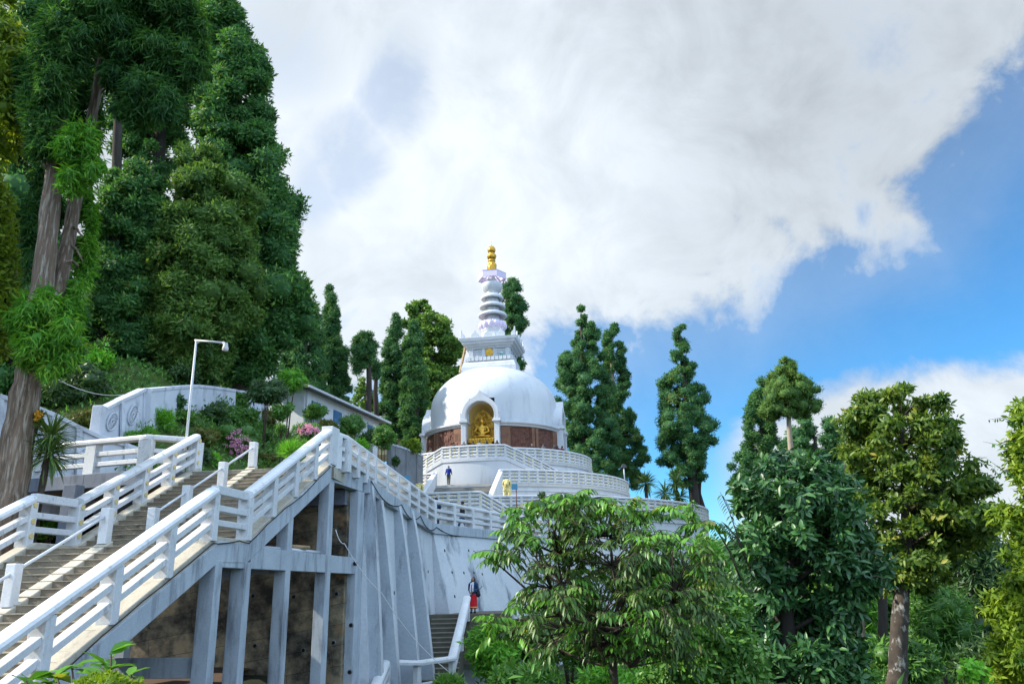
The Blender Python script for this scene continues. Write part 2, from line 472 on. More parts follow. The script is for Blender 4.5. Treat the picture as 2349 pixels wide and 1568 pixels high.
# steps
st = thing('staircase', 'wide concrete staircase with worn brown steps climbing to the pagoda path', 'staircase', S((XL + XR) / 2, YB, zs(YB)))
for (ya, yb, nst) in ((YB, Y0, 32), (Y1, Y2, 18)):
    dy = (yb - ya) / nst
    dz = (zs(yb - 1e-6) - zs(ya + 1e-6)) / nst
    mb = MB()
    za = zs(ya + 1e-6)
    for i in range(nst):
        y = ya + i * dy; z = za + (i + 1) * dz
        a, b = S(XL, 0, 0), S(XR, 0, 0)
        mb.hexa([S(XL, y, z - dz - .25), S(XR, y, z - dz - .25), S(XR, y + dy, z - dz - .25 + dz), S(XL, y + dy, z - dz - .25 + dz),
                 S(XL, y, z - .023), S(XR, y, z - .023), S(XR, y + dy - .001, z - .023), S(XL, y + dy - .001, z - .023)], 0)
        # tread with a small overhanging nosing, wobbling a little along its length
        k = 10
        for j in range(k):
            x0, x1 = XL + (XR - XL) * j / k, XL + (XR - XL) * (j + 1) / k
            w = random.uniform(.010, .024); t = random.uniform(-.006, .006)
            mb.hexa([S(x0, y - w, z - .022), S(x1, y - w, z - .022), S(x1, y + dy - .012, z - .022), S(x0, y + dy - .012, z - .022),
                     S(x0, y - w, z + t), S(x1, y - w, z + t), S(x1, y + dy - .012, z + t), S(x0, y + dy - .012, z + t)], 1)
    mb.build('flight', [M['step'], M['nose']], st)
mb = MB()
mb.hexa([S(XL, Y0, Z0 - .3), S(XR, Y0, Z0 - .3), S(XR, Y1, Z0 - .3), S(XL, Y1, Z0 - .3), S(XL, Y0, Z0), S(XR, Y0, Z0), S(XR, Y1, Z0), S(XL, Y1, Z0)])
mb.build('landing', M['step'], st)
# kerb ramps at both edges and down the middle
for (xa, xb) in ((XL - .12, XL + .26), (XR - .26, XR + .12), (XM - .17, XM + .17)):
    mb = MB()
    pts = [S((xa + xb) / 2, y, zs(y) + CURB) for y in (YB, Y0, Y1, Y2)]
    w = (xb - xa) / 2
    if abs(xb - XM) < .5:
        for (ya, yb) in ((YB, Y0), (Y1, Y2)):
            mb.sweep([S(XM, ya, zs(ya + 1e-6) + CURB - .02), S(XM, yb, zs(yb - 1e-6) + CURB - .02)], [(-w, -.3), (-w, 0), (w, 0), (w, -.3)])
    else:
        mb.sweep(pts, [(-w, -.34), (-w, 0), (w, 0), (w, -.34)])
    mb.build('kerb', M['curb'], st, bevel=.02)
# side beams carrying the flights
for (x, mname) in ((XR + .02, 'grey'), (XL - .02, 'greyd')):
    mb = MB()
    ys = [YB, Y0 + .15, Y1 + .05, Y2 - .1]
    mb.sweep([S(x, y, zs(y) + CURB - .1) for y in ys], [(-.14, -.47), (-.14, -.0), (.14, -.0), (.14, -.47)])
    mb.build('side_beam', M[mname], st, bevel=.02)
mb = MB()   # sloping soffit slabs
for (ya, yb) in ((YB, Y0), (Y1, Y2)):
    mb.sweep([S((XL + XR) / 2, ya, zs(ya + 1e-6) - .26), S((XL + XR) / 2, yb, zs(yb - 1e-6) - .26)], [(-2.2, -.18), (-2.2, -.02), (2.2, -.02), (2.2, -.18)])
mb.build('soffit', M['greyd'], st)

# ------------------------------------------------------------------ three-rail balustrades
CAPP = [(-.18, -.05), (-.185, .03), (-.15, .085), (-.07, .115), (0, .125), (.07, .115), (.15, .085), (.185, .03), (.18, -.05)]


def balustrade(name, label, runs, H=RH, pw=.32, pt=.22, railw=.20, disc_side=None, group=None, rails=(.66, .33), caps=None, mat='rail', lastpost=True, railh=.14):
    """runs: list of polylines of post feet; posts square to the run, cap swept along all posts"""
    t = thing(name, label, 'balustrade', runs[0][0], group)
    for run in runs:
        n = len(run)
        tops = [p + ZV * (H - .12) for p in run]
        mb = MB(); mb.sweep(tops, CAPP); mb.build('top_rail', M[mat], t, auto=35)
        for i, p in enumerate(run):
            d = (run[min(i + 1, n - 1)] - run[max(i - 1, 0)]); d.z = 0; d.normalize(); s = V((d.y, -d.x, 0))
            a = MB()
            a.box(p + ZV * ((H - .17) / 2 - .02), s * (pw / 2), d * (pt / 2), ZV * ((H - .17) / 2 + .02))
            po = a.build('post', M[mat], t, bevel=.014)
            if disc_side:
                for zz in (.22, .55, .93):
                    q = MB(); q.disc(p + ZV * zz + s * disc_side * pw / 2, s * disc_side, .068, .018)
                    q.build('disc', M['disc'], po, auto=40)
        for i in range(n - 1):
            for zz in rails:
                d = (run[i + 1] - run[i]).normalized()
                a = MB(); a.beam(run[i] + ZV * zz + d * (pt * .5 - .01), run[i + 1] + ZV * zz - d * (pt * .5 - .01), railw, railh)
                a.build('rail', M[mat], t, bevel=.012)
    return t


def bal_pts(x, ys): return [S(x, y, zs(y) + CURB - .02) for y in ys]


up = [Y1 + .1 + (Y2 - Y1 - .15) * i / 4 for i in range(5)]
upL = [Y1 + .1 + (Y2 - Y1 - .15) * i / 4 for i in range(5)]
lo = [Y0 - .1 - 1.62 * i for i in range(6)][::-1]
balustrade('stair_balustrade', 'white stair balustrade with cream discs on its posts, left edge of the stairs', [bal_pts(XL, lo), bal_pts(XL, upL)], disc_side=1, group='balustrades along the staircase')
rb = balustrade('stair_balustrade', 'white stair balustrade without discs above the grey columns, dirt under its cap', [bal_pts(XR, lo), bal_pts(XR, up[:-1] + [Y2 - .25])], group='balustrades along the staircase')
# short level rails across the landing belong to the same balustrades
for (x, par) in ((XL, COL.objects['stair_balustrade']), (XR, rb)):
    for zz in (.33, .66, RH - .1):
        a = MB(); a.beam(S(x, Y0 + .0, Z0 + CURB - .02 + zz), S(x, Y1 + .0, Z0 + CURB - .02 + zz), .2, .14 if zz < 1 else .2)
        a.build('landing_rail', M['rail'], par, bevel=.012)

# central handrail: short posts on the middle kerb joined by a pipe
hr = thing('handrail', 'white pipe handrail on short square posts up the middle of the stairs', 'handrail', S(XM, Y0, Z0))
for ys in ([8.9, 10.8, 12.55, 14.5, Y0 - .1], [Y1 + .25, 20.35, 22.15, Y2 - .05]):
    tp = []
    for y in ys:
        p = S(XM, y, zs(y) + CURB - .05)
        a = MB(); a.box(p + ZV * .41, ER * .11, ES * .11, ZV * .41); a.build('post', M['rail'], hr, bevel=.018)
        tp.append(p + ZV * .66)
    for a0, a1 in zip(tp, tp[1:]):
        b = MB(); b.tube([a0, a1], .032, 10); b.build('bar', M['pipe'], hr, smooth=True)

# ------------------------------------------------------------------ landing and path at the head of the stairs
wk = [(767, 1070, 25.0), (989, 1199.5, 41.0), (1157, 1221, 53.0), (1245, 1229, 60.0)]
def wkp(t):
    """path edge: t in picture columns between the surveyed corners, true depth along straight runs"""
    for (x0, y0, d0), (x1, y1, d1) in zip(wk, wk[1:]):
        if t <= x1 or x1 == wk[-1][0]:
            k = (t - x0) / (x1 - x0)
            p0, p1 = P(x0, y0, d0), P(x1, y1, d1)
            # solve the straight 3-D run for the bearing t
            lo_, hi_ = -.2, 1.4
            for _ in range(40):
                mi = (lo_ + hi_) / 2
                if proj(p0.lerp(p1, mi))[0] < t: lo_ = mi
                else: hi_ = mi
            return p0.lerp(p1, lo_)


PK = S(XR, Y2, Z2)
A0 = wkp(767); B0 = wkp(989); C0 = wkp(1157); D0 = wkp(1245)
posts1 = [wkp(x) for x in (786, 807.6, 828, 847, 876, 902, 927.8, 950, 969.7, 989)]
posts2 = [wkp(x) for x in (989.5, 1034.8, 1077.7, 1118.8, 1156.8, 1203, 1240)]
pillar = MB()
pillar.box(PK + ZV * (RH / 2 + .06), ER * .19, ES * .3, ZV * (RH / 2 + .02))
wb = balustrade('path_balustrade', 'white path balustrade with closely spaced posts running from the stair head to the pagoda', [[PK + ES * .35] + posts1, posts2], H=1.2, pw=.5, pt=.26, railw=.42)
pillar.build('corner_pillar', M['rail'], wb, bevel=.02)
lb = [S(XL, Y2 + .05, Z2)] + [Pz(x, y, Z2) for x, y in ((330, 1080), (208, 1090), (70, 1101), (-90, 1113))]
balustrade('landing_balustrade', 'white level balustrade facing the stairs, set on the dark slab left of the stair head', [lb], pw=.3, pt=.42, railw=.2)
mb = MB()
e = [S(XR + .1, Y2 - .02, Z2), A0, B0, C0, D0]
ins = []
for i, p in enumerate(e):
    a = e[max(i - 1, 1)]; b = e[max(2, min(i + 1, len(e) - 1))]
    d = (b - a); d.z = 0; d.normalize()
    ins.append(p + V((-d.y, d.x, 0)) * 4.6)
for i in range(len(e) - 1):
    a, b, c, d = e[i], e[i + 1], ins[i + 1], ins[i]
    mb.hexa([a - ZV * .35, b - ZV * .35, c - ZV * .35, d - ZV * .35, a + ZV * .01, b + ZV * .01, c + ZV * .01, d + ZV * .01])
o = mb.build('path', M['curb']); tag(o, kind='structure')
mb = MB()
mb.hexa([S(XL - 9.5, Y2 + .01, Z2 - .42), S(XR, Y2 + .01, Z2 - .42), S(XR, Y2 + 2.4, Z2 - .42), S(XL - 9.5, Y2 + 2.4, Z2 - .42),
         S(XL - 9.5, Y2 + .01, Z2), S(XR, Y2 + .01, Z2), S(XR, Y2 + 2.4, Z2), S(XL - 9.5, Y2 + 2.4, Z2)])
mb.build('top_landing', M['step'], st)
lm = MB()
for i in range(len(lb) - 1):
    lm.beam(lb[i] - ZV * .22, lb[i + 1] - ZV * .22, .5, .46)
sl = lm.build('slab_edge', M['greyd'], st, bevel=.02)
mb = MB()
for q in (P(168, 1132, 24.6), P(20, 1150, 24.3)):
    mb = MB(); mb.box(V((q.x, q.y, .6)), ER * .22, ES * .2, ZV * 2.8); mb.build('slab_column', M['greyd'], st, bevel=.02)

# ------------------------------------------------------------------ column frame under the stairs
fr = thing('support_frame', 'grey concrete frame of columns and beams carrying the staircase', 'concrete frame', S(XR, Y1, -2.5))
GZ = -3.2
YE = 26.55     # line of the corner against the retaining wall
cols = [(XR - .02, Y0 + .18, Z0 - .36), (XR - .02, Y1 + .12, Z0 - .36), (XR - .02, 21.1, zs(21.1) - .22), (XR - .02, Y2 - .06, Z2 + .02)]
for k, (x, y, zt) in enumerate(cols):
    a = MB(); w = .19 if k < 2 else .17
    a.box(S(x, y, (zt + GZ) / 2), ER * w, ES * (.15 if k != 3 else .2), ZV * (zt - GZ) / 2); a.build('column', M['grey'], fr, bevel=.015)
for (y, zt) in ((Y0 + .3, Z0 - .4), (Y1 + .2, Z0 - .4), (21.2, zs(21.2) - .5), (14.4, zs(14.4) - .5)):
    a = MB(); a.box(S(XL + .1, y, (zt + GZ) / 2), ER * .15, ES * .14, ZV * (zt - GZ) / 2); a.build('rear_column', M['grey'], fr, bevel=.015)
segs = [Y0 + .02, Y1 + .12, 21.1, Y2 - .06, YE]
for a0, a1 in zip(segs, segs[1:]):
    a = MB(); a.beam(S(XR - .0, a0 + (.15 if a0 > Y0 + .1 else 0), Z0 - .25), S(XR - .0, a1 - .15, Z0 - .25), .3, .52); a.build('beam', M['grey'], fr, bevel=.012)
a = MB(); a.beam(S(XR, Y2 + .14, Z2 - .2), S(XR, YE + .2, Z2 - .2), .32, .56); a.build('beam', M['grey'], fr, bevel=.012)
a = MB(); a.beam(S(XL + .2, Y0 + .3, -1.45), S(XR - .2, Y0 + .3, -1.45), .22, .42); a.build('tie_beam', M['grey'], fr, bevel=.012)
a = MB(); a.beam(S(XL + .25, Y1 + .2, Z0 - .55), S(XR - .2, Y1 + .2, Z0 - .55), .22, .36); a.build('tie_beam', M['grey'], fr, bevel=.012)
a = MB(); a.beam(S(XL + .25, 21.2, Z0 - .4), S(XR - .2, 21.2, Z0 - .4), .22, .36); a.build('tie_beam', M['grey'], fr, bevel=.012)
# foot block under the lower flight
a = MB(); a.hexa([S(XL - .1, 6.5, -6), S(XR + .1, 6.5, -6), S(XR + .1, 13.0, -6), S(XL - .1, 13.0, -6), S(XL - .1, 6.5, zs(6.5) - .5), S(XR + .1, 6.5, zs(6.5) - .5), S(XR + .1, 13.0, zs(13.0) - .5), S(XL - .1, 13.0, zs(13.0) - .5)])
a.build('foot_block', M['grey'], fr)

# raw concrete wall behind the frame, with drain holes
m, nt, N, L, B = nodes('raw_concrete')
tc = N.new('ShaderNodeTexCoord'); mp = N.new('ShaderNodeMapping'); mp.inputs['Rotation'].default_value = (R(90), 0, PSI); L.new(tc.outputs['Object'], mp.inputs[0])
bt = N.new('ShaderNodeTexBrick'); bt.inputs['Scale'].default_value = 1; bt.inputs['Mortar Size'].default_value = .012; bt.inputs['Brick Width'].default_value = 3.1; bt.inputs['Row Height'].default_value = .62
bt.inputs['Color1'].default_value = (.20, .18, .14, 1); bt.inputs['Color2'].default_value = (.26, .22, .16, 1); bt.inputs['Mortar'].default_value = (.10, .09, .075, 1); bt.inputs['Mortar Smooth'].default_value = .4
L.new(mp.outputs[0], bt.inputs['Vector'])
n1 = N.new('ShaderNodeTexNoise'); n1.inputs['Scale'].default_value = .9; n1.inputs['Detail'].default_value = 9; n1.inputs['Roughness'].default_value = .68; L.new(tc.outputs['Object'], n1.inputs['Vector'])
r1 = ramp(nt, [(.40, (.14, .13, .13)), (.5, (.6, .58, .54)), (.62, (1.5, 1.35, 1.1))]); L.new(n1.outputs['Fac'], r1.inputs[0])
mu = N.new('ShaderNodeMixRGB'); mu.blend_type = 'MULTIPLY'; mu.inputs[0].default_value = 1; L.new(bt.outputs[0], mu.inputs[1]); L.new(r1.outputs[0], mu.inputs[2])
n2 = N.new('ShaderNodeTexNoise'); n2.inputs['Scale'].default_value = 1.6; n2.inputs['Detail'].default_value = 6; L.new(tc.outputs['Object'], n2.inputs['Vector'])
r2 = ramp(nt, [(.60, (0, 0, 0)), (.72, (1, 1, 1))]); L.new(n2.outputs['Fac'], r2.inputs[0])
m3 = N.new('ShaderNodeMixRGB'); L.new(r2.outputs[0], m3.inputs[0]); L.new(mu.outputs[0], m3.inputs[1]); m3.inputs[2].default_value = (.26, .15, .07, 1)
L.new(m3.outputs[0], B.inputs['Base Color']); B.inputs['Roughness'].default_value = .9
bp = N.new('ShaderNodeBump'); bp.inputs['Strength'].default_value = .5; bp.inputs['Distance'].default_value = .03; L.new(n1.outputs['Fac'], bp.inputs['Height']); L.new(bp.outputs[0], B.inputs['Normal'])
M['raw'] = m
YW = 26.0
cw = thing('concrete_wall', 'stained raw brown concrete wall with drain holes behind the grey columns', 'wall', S(-12, YW, -3))
mb = MB()
xa, xb = -19.0, XR - .1
mb.hexa([S(xa, YW, -4), S(xb, YW, -4), S(xb, YW + .5, -4), S(xa, YW + .5, -4), S(xa, YW, Z2 - .44), S(xb, YW, Z2 - .44), S(xb, YW + .5, Z2 - .44), S(xa, YW + .5, Z2 - .44)])
mb.build('wall', M['raw'], cw)
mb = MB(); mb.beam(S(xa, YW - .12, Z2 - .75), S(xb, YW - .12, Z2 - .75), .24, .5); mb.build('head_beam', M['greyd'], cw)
for (x, y) in ((712, 1292), (880, 1320), (1052, 1330), (1122, 1445), (1150, 1380), (1165, 1322), (1208, 1392), (1200, 1545), (1258, 1565), (1272, 1382), (995, 1420), (940, 1512), (890, 1430), (690, 1432), (735, 1292), (668, 1292), (1265, 1275), (680, 1175), (745, 1193), (800, 1160)):
    pass
for (x, y) in ((582, 1366), (675, 1368), (773, 1361), (558, 1423), (722, 1416), (806, 1433), (766, 1473), (586, 1480), (697, 1490), (803, 1540), (590, 1255), (681, 1272), (794, 1149), (633, 1158), (815, 1292)):
    r = ray(x, y); nrm = -ES
    t = (S(0, YW, 0).dot(ES)) / r.dot(ES); p = r * t
    q = MB(); q.tube([p + nrm * .05, p - nrm * .02], [.075, .075], 12); q.tube([p + nrm * .053, p + nrm * .045], [.058, .058], 12, 1)
    q.build('drain_hole', [M['brown_roof'], M['hole']], cw, auto=40)
# pipes lying on the beam
zb_ = Z0 + .06
for k, (a, b, rr, mm) in enumerate(((S(XR - .12, 21.35, zb_), S(XR - .28, 24.9, zb_ + .03), .05, 'pipe'), (S(XR + .02, 21.4, zb_), S(XR - .05, 23.7, zb_ + .02), .045, 'pipe'), (S(XR - .2, 19.2, zb_), S(XR - .06, 20.9, zb_), .05, 'pipe'), (S(XR - .08, 21.6, zb_ + .1), S(XR + .1, 22.5, zb_ + .1), .055, 'wood'))):
    q = MB(); q.tube([a, b], rr, 10)
    o = q.build('pipe', M[mm], smooth=True)
    tag(o, ('longest white pipe on the beam beside the tallest column', 'white pipe under the brown pole on the frame beam', 'white pipe lying on the beam left of the third column', 'short brown pole resting over white pipes on the beam')[k], 'pipe', 'pipes stored on the beam')

# ------------------------------------------------------------------ retaining wall with buttresses
rw = thing('retaining_wall', 'tall white and grey buttressed retaining wall with dark stains below the path', 'retaining wall', B0 - ZV * 7)
BOT = -5.5
def wallrun(a, b, off_top, off_bot, thick=.6, n=14, name='wall_panel', mat='retain', ztop=-.05):
    """battered wall from a to b (top edge); outward = right of travel"""
    d = (b - a); dd = V((d.x, d.y, 0)).normalized(); s = V((dd.y, -dd.x, 0))
    mb = MB(); vs, fs = [], []
    k = 12
    for i in range(n + 1):
        p = a.lerp(b, i / n)
        for j in range(k + 1):
            u = j / k; z = (p.z + ztop) * (1 - u) + BOT * u
            o = off_top + (off_bot - off_top) * (u ** 1.1)
            vs.append(V((p.x, p.y, z)) + s * o)
    for i in range(n):
        for j in range(k):
            q = i * (k + 1) + j
            fs.append((q, q + 1, q + k + 2, q + k + 1))
    # close to a solid: back plane
    m0 = len(vs)
    for i in (0, n):
        p = a.lerp(b, i / n)
        for z in (p.z + ztop, BOT):
            vs.append(V((p.x, p.y, z)) - s * thick)
    fs.append((m0, m0 + 1, m0 + 3, m0 + 2))
    fs.append(tuple([j for j in range(k + 1)] + [m0 + 1, m0]))
    fs.append(tuple([m0 + 2, m0 + 3] + [n * (k + 1) + j for j in reversed(range(k + 1))]))
    fs.append(tuple([i * (k + 1) for i in range(n + 1)][::-1] + [m0, m0 + 2]))
    mb.add(vs, fs); return mb.build(name, M[mat], rw, auto=30), s, dd


E0 = S(XR + .12, YE + .3, Z2)
_, s1, d1_ = wallrun(E0, B0, .02, .6)
_, s2, d2_ = wallrun(B0 + s1 * .0, D0, .05, 2.2)
# coping bands under the railing
for (a, b) in ((E0, B0), (B0, D0)):
    mb = MB(); mb.sweep([a - ZV * .02, b - ZV * .02], [(-.3, -.5), (-.3, 0), (.24, 0), (.24, -.5)]); mb.build('coping', M['grey'], rw, bevel=.02)
Lw = (B0 - E0).length
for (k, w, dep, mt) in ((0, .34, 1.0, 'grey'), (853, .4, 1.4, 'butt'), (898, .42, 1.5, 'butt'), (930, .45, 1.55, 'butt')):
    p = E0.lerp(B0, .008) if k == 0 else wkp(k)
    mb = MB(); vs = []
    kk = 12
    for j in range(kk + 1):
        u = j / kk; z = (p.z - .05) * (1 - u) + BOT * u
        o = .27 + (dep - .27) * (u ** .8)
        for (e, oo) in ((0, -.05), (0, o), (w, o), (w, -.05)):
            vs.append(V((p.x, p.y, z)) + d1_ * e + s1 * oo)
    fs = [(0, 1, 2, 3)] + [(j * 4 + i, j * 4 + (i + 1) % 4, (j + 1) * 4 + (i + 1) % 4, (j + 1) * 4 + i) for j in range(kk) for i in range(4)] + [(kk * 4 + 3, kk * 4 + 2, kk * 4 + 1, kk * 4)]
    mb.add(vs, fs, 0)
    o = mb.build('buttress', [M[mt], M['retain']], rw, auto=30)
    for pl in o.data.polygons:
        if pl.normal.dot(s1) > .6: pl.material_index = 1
# corner pier where the frame meets the wall
mb = MB(); mb.box(S(XR + .0, YE, (Z2 - .5 + BOT) / 2), ER * .2, ES * .3, ZV * (Z2 - .5 - BOT) / 2); mb.build('corner_pier', M['grey'], rw, bevel=.03)
# drain holes
for (x, y, w) in ((886, 1053, 0), (915, 1130, 0), (1002, 1320, 1), (1020, 1304, 1)):
    pass

# drain holes in the painted wall faces
from mathutils.bvhtree import BVHTree
for o_ in [c for c in COL.objects if c.parent == rw and c.name.startswith('wall_panel')]:
    bv = BVHTree.FromPolygons([v.co for v in o_.data.vertices], [list(p.vertices) for p in o_.data.polygons])
    for (x, y) in ((889, 1290), (904, 1359), (939, 1320), (946, 1425), (960, 1300), (968, 1304), (975, 1390), (982, 1310), (1037, 1312), (1064, 1313), (1087, 1313), (1106, 1316), (1043, 1367), (1075, 1262), (1020, 1262), (880, 1180), (951, 1222)):
        h_, n_, i_, d_ = bv.ray_cast(V((0, 0, 0)), ray(x, y).normalized())
        if h_ is None: continue
        if n_.dot(ray(x, y)) > 0: n_ = -n_
        q = MB(); q.disc(h_, n_, .075, .012, 10); q.build('drain_hole', M['hole'], rw)

# cables
def cable(label, pts, r, mat, n=14, sag=0, group=None):
    pp = []
    for a, b in zip(pts, pts[1:]):
        for i in range(n):
            t = i / n; q = a.lerp(b, t); q = q - ZV * (sag * 4 * t * (1 - t)); pp.append(q)
    pp.append(pts[-1])
    m_ = MB(); m_.tube(pp, r, 6)
    o = m_.build('cable', M[mat], smooth=True); tag(o, label, 'cable', group); return o


cable('thin black cable looping along the outer edge of the stair kerb', [S(XR + .18, y, zs(y) + CURB + random.uniform(-.16, -.04)) for y in (11, 12.2, 13.5, 14.6, 15.8, 17.0, 17.5, 18.2, 18.7, 19.6, 20.6, 21.7, 22.8, 23.7)], .014, 'black', 6, .01)
cable('black cable sagging below the path railing on the retaining wall', [E0 + s1 * .3 - ZV * .1] + [wkp(x) + s1 * .3 - ZV * .12 for x in (905, 950)] + [wkp(989) + s1 * .28 - ZV * .2] + [wkp(x) + s2 * .34 - ZV * .18 for x in (1077, 1150, 1230)], .02, 'black', 10, .35)
cable('white cable strung from the tall grey column down to the lower steps', [P(770, 1214, 24.4), P(790, 1246, 24.6), P(876, 1360, 25.5), P(985, 1500, 27), P(1100, 1580, 28)], .013, 'cablew', 10, .12)
# ------------------------------------------------------------------ terrain
def sst(v, a, b):
    t = min(1, max(0, (v - a) / (b - a))); return t * t * (3 - 2 * t)


CXY = P(1133, 930, 84.0)
CS = V((CXY.x, 84.0, 0))            # plan centre of the stupa
z3top = P(1352, 1059, 84).z; z3f = z3top - 1.2
z2top = P(1432, 1114, 84).z; z2f = z2top - 1.2
z1top = P(1611, 1180, 84).z; z1f = z1top - 1.2
R3, R2, R1 = 10.05, 13.7, 21.3


def base_ground(x, y):
    w = .8 * max(0, min(12, -21.5 - x - .12 * max(0, y - 26))) * sst(x, -220, -90) * sst(y, 220, 90) * sst(y, -80, -20)
    return w + -2.35 + .5 * sst(y, 12, 4) - 2.3 * sst(x, -8.5, -3.5) * sst(y, 12, 26) - 1.0 * sst(x, 4, 20) * sst(y, 14, 30) + 9.0 * sst(y, 66, 92) * sst(x, 48, 24) * sst(x, -160, -60) * sst(y, 500, 200)


PDa = (B0 - E0); PDa.z = 0; PDa.normalize(); PDb = (D0 - B0); PDb.z = 0; PDb.normalize()
def left_of(p, a, d): return -(p.x - a.x) * d.y + (p.y - a.y) * d.x


def hill_dist(x, y):
    p = V((x, y, 0))
    return min((p.dot(ES) - 26.3) * 1.0, left_of(p, E0, PDa) - 4.4, left_of(p, B0, PDb) - 4.4)


def hill_z(x, y):
    d = hill_dist(x, y)
    z = 3.72 + .86 * min(max(d, 0), 9) + .26 * min(max(d - 9, 0), 14) + .04 * max(0, d - 23)
    z += .75 * max(0, min(26, -27 - x - .25 * max(0, y - 40)))
    z += .18 * math.sin(x * .9 + y * .37) * min(1, max(0, d) / 3) + .12 * math.sin(y * 1.3 - x * .6) * min(1, max(0, d) / 3)
    r = math.hypot(x - CS.x, y - CS.y)
    if r < R1 + 2.0: z = min(z, z1f - .6 + 8 * sst(r, R1 + .5, R1 + 2.0))
    return z


def grid_mesh(name, xs, ys, fz, mats, keep=None, kind='structure'):
    mb = MB(); ix = {}
    for j, y in enumerate(ys):
        for i, x in enumerate(xs):
            ix[i, j] = len(mb.v); mb.v.append((x, y, fz(x, y)))
    for j in range(len(ys) - 1):
        for i in range(len(xs) - 1):
            if keep and not keep((xs[i] + xs[i + 1]) / 2, (ys[j] + ys[j + 1]) / 2): continue
            mb.f.append((ix[i, j], ix[i + 1, j], ix[i + 1, j + 1], ix[i, j + 1])); mb.m.append(0)
    o = mb.build(name, mats, smooth=True)
    # normals must look up
    if o.data.polygons[0].normal.z < 0: o.data.flip_normals()
    return tag(o, kind=kind)


M['grass'] = surf('rough_grass', (.06, .125, .014), (.04, .08, .012), .95, 1.6, stain=(.09, .085, .03), stain_scale=(.7, .7, .7), stain_lo=.5, stain_hi=.7, bump=1, bscale=9, fine=.5)
M['undergrowth'] = surf('undergrowth', (.018, .032, .009), (.026, .024, .011), .95, .8, bump=1, bscale=5, fine=.4)
xs = [-3000, -900, -300, -120] + [-60 + 2 * i for i in range(61)] + [120, 300, 900, 3000]
ysg = [-200, -40] + [-10 + 2 * i for i in range(46)] + [120, 200, 400, 1200, 5000]
grid_mesh('ground', xs, ysg, base_ground, M['undergrowth'])
xs = [-70 + 1.0 * i for i in range(106)]; ysg = [22 + 1.0 * i for i in range(118)]
grid_mesh('hill', xs, ysg, hill_z, M['grass'], keep=lambda x, y: hill_dist(x, y) > -1.0)
# patch of bare soil under the frame
mb = MB(); n = 12
for j in range(n):
    for i in range(n):
        pass
o = grid_mesh('soil', [-17 + .7 * i for i in range(13)], [19.0 + .6 * i for i in range(16)], lambda x, y: base_ground(x, y) + .03 + .05 * math.sin(3 * x + 2 * y) + .16 * sst(y, 24, 28), M['soil'])

# ------------------------------------------------------------------ white walls on the hillside, left
def panel_wall(name, label, top, bots, wheels=(), skip=(), cat='wall', group=None, th=.28, mat='wallp', capw=.1):
    t = thing(name, label, cat, bots[0], group)
    n = len(top)
    for i in range(n - 1):
        a, b, c, d = bots[i] - ZV * 1.3, bots[i + 1] - ZV * 1.3, top[i + 1], top[i]
        nn = (b - a).cross(ZV); nn.z = 0; nn.normalize()
        if nn.y > 0: nn = -nn
        back = -nn * th
        mb = MB(); mb.hexa([a, b, b + back, a + back, d, c, c + back, d + back]); mb.build('panel', M[mat], t)
        mb = MB(); u = ZV * .06
        mb.hexa([d - ZV * .1 + nn * capw, c - ZV * .1 + nn * capw, c - ZV * .1 + back - nn * .04, d - ZV * .1 + back - nn * .04, d + u + nn * capw, c + u + nn * capw, c + u + back - nn * .04, d + u + back - nn * .04])
        mb.build('coping', M['wallp'], t, bevel=.02)
    for i in range(n):
        a, d = bots[i], top[i]
        k = min(i, n - 2)
        ta = (bots[k + 1] - bots[k]); ta.z = 0; ta.normalize(); nn = V((ta.y, -ta.x, 0))
        if nn.y > 0: nn = -nn
        mb = MB(); w = ta * .11
        mb.hexa([a - w - nn * .02, a + w - nn * .02, a + w + nn * .08, a - w + nn * .08, d - w - nn * .02, d + w - nn * .02, d + w + nn * .08, d - w + nn * .08])
        mb.build('rib', M['wallp'], t, bevel=.01)
    for (k, u, v, r) in wheels:
        a, b, c, d = bots[k], bots[k + 1], top[k + 1], top[k]
        ctr = a.lerp(b, u).lerp(d.lerp(c, u), v)
        ta = (b - a).normalized(); nn = ta.cross(ZV); nn.z = 0; nn.normalize()
        if nn.y > 0: nn = -nn
        up = ZV
        mb = MB()
        ring = [ctr + (ta * math.cos(g) + up * math.sin(g)) * r + nn * .03 for g in [2 * math.pi * i / 28 for i in range(29)]]
        mb.tube(ring, .032, 6)
        mb.tube([ctr + (ta * math.cos(g) + up * math.sin(g)) * r * .28 + nn * .03 for g in [2 * math.pi * i / 16 for i in range(17)]], .028, 6)
        for q in range(16):
            g = 2 * math.pi * q / 16; e = ta * math.cos(g) + up * math.sin(g)
            mb.tube([ctr + e * r * .26 + nn * .025, ctr + e * r * .98 + nn * .02], .016, 5)
        mb.build('wheel_emblem', M['wallp'], t, smooth=True)
    return t


wx = [(230, 942, 1035, 30.0), (279, 917, 1015, 31.3), (332, 893, 985, 33.0), (362, 890.5, 970, 34.6), (393, 888, 955, 36.2), (415, 886, 950, 37.6), (441, 884.5, 945, 39.0), (470, 887, 940, 40.8), (505, 891.5, 938, 43.0), (530, 895, 940, 45), (559, 898, 942, 47.0), (584, 902, 945, 49), (612, 906, 945, 51)]
panel_wall('emblem_wall', 'long pale wall with raised wheel emblems curving up the hillside behind the lamp post', [P(x, y, d) for x, y, b, d in wx], [P(x, b, d) for x, y, b, d in wx],
           wheels=((0, .52, .60, .34), (1, .45, .52, .38), (2, .45, .50, .38), (4, .4, .6, .34)))
wx = [(-60, 905, 1092, 26.2), (0, 908, 1092, 26.6), (82, 934, 1094, 27.4), (125, 951, 1094, 27.9), (180, 979, 1092, 28.6), (232, 1003, 1090, 29.3), (290, 1020, 1090, 30.0), (345, 1040, 1090, 30.8)]
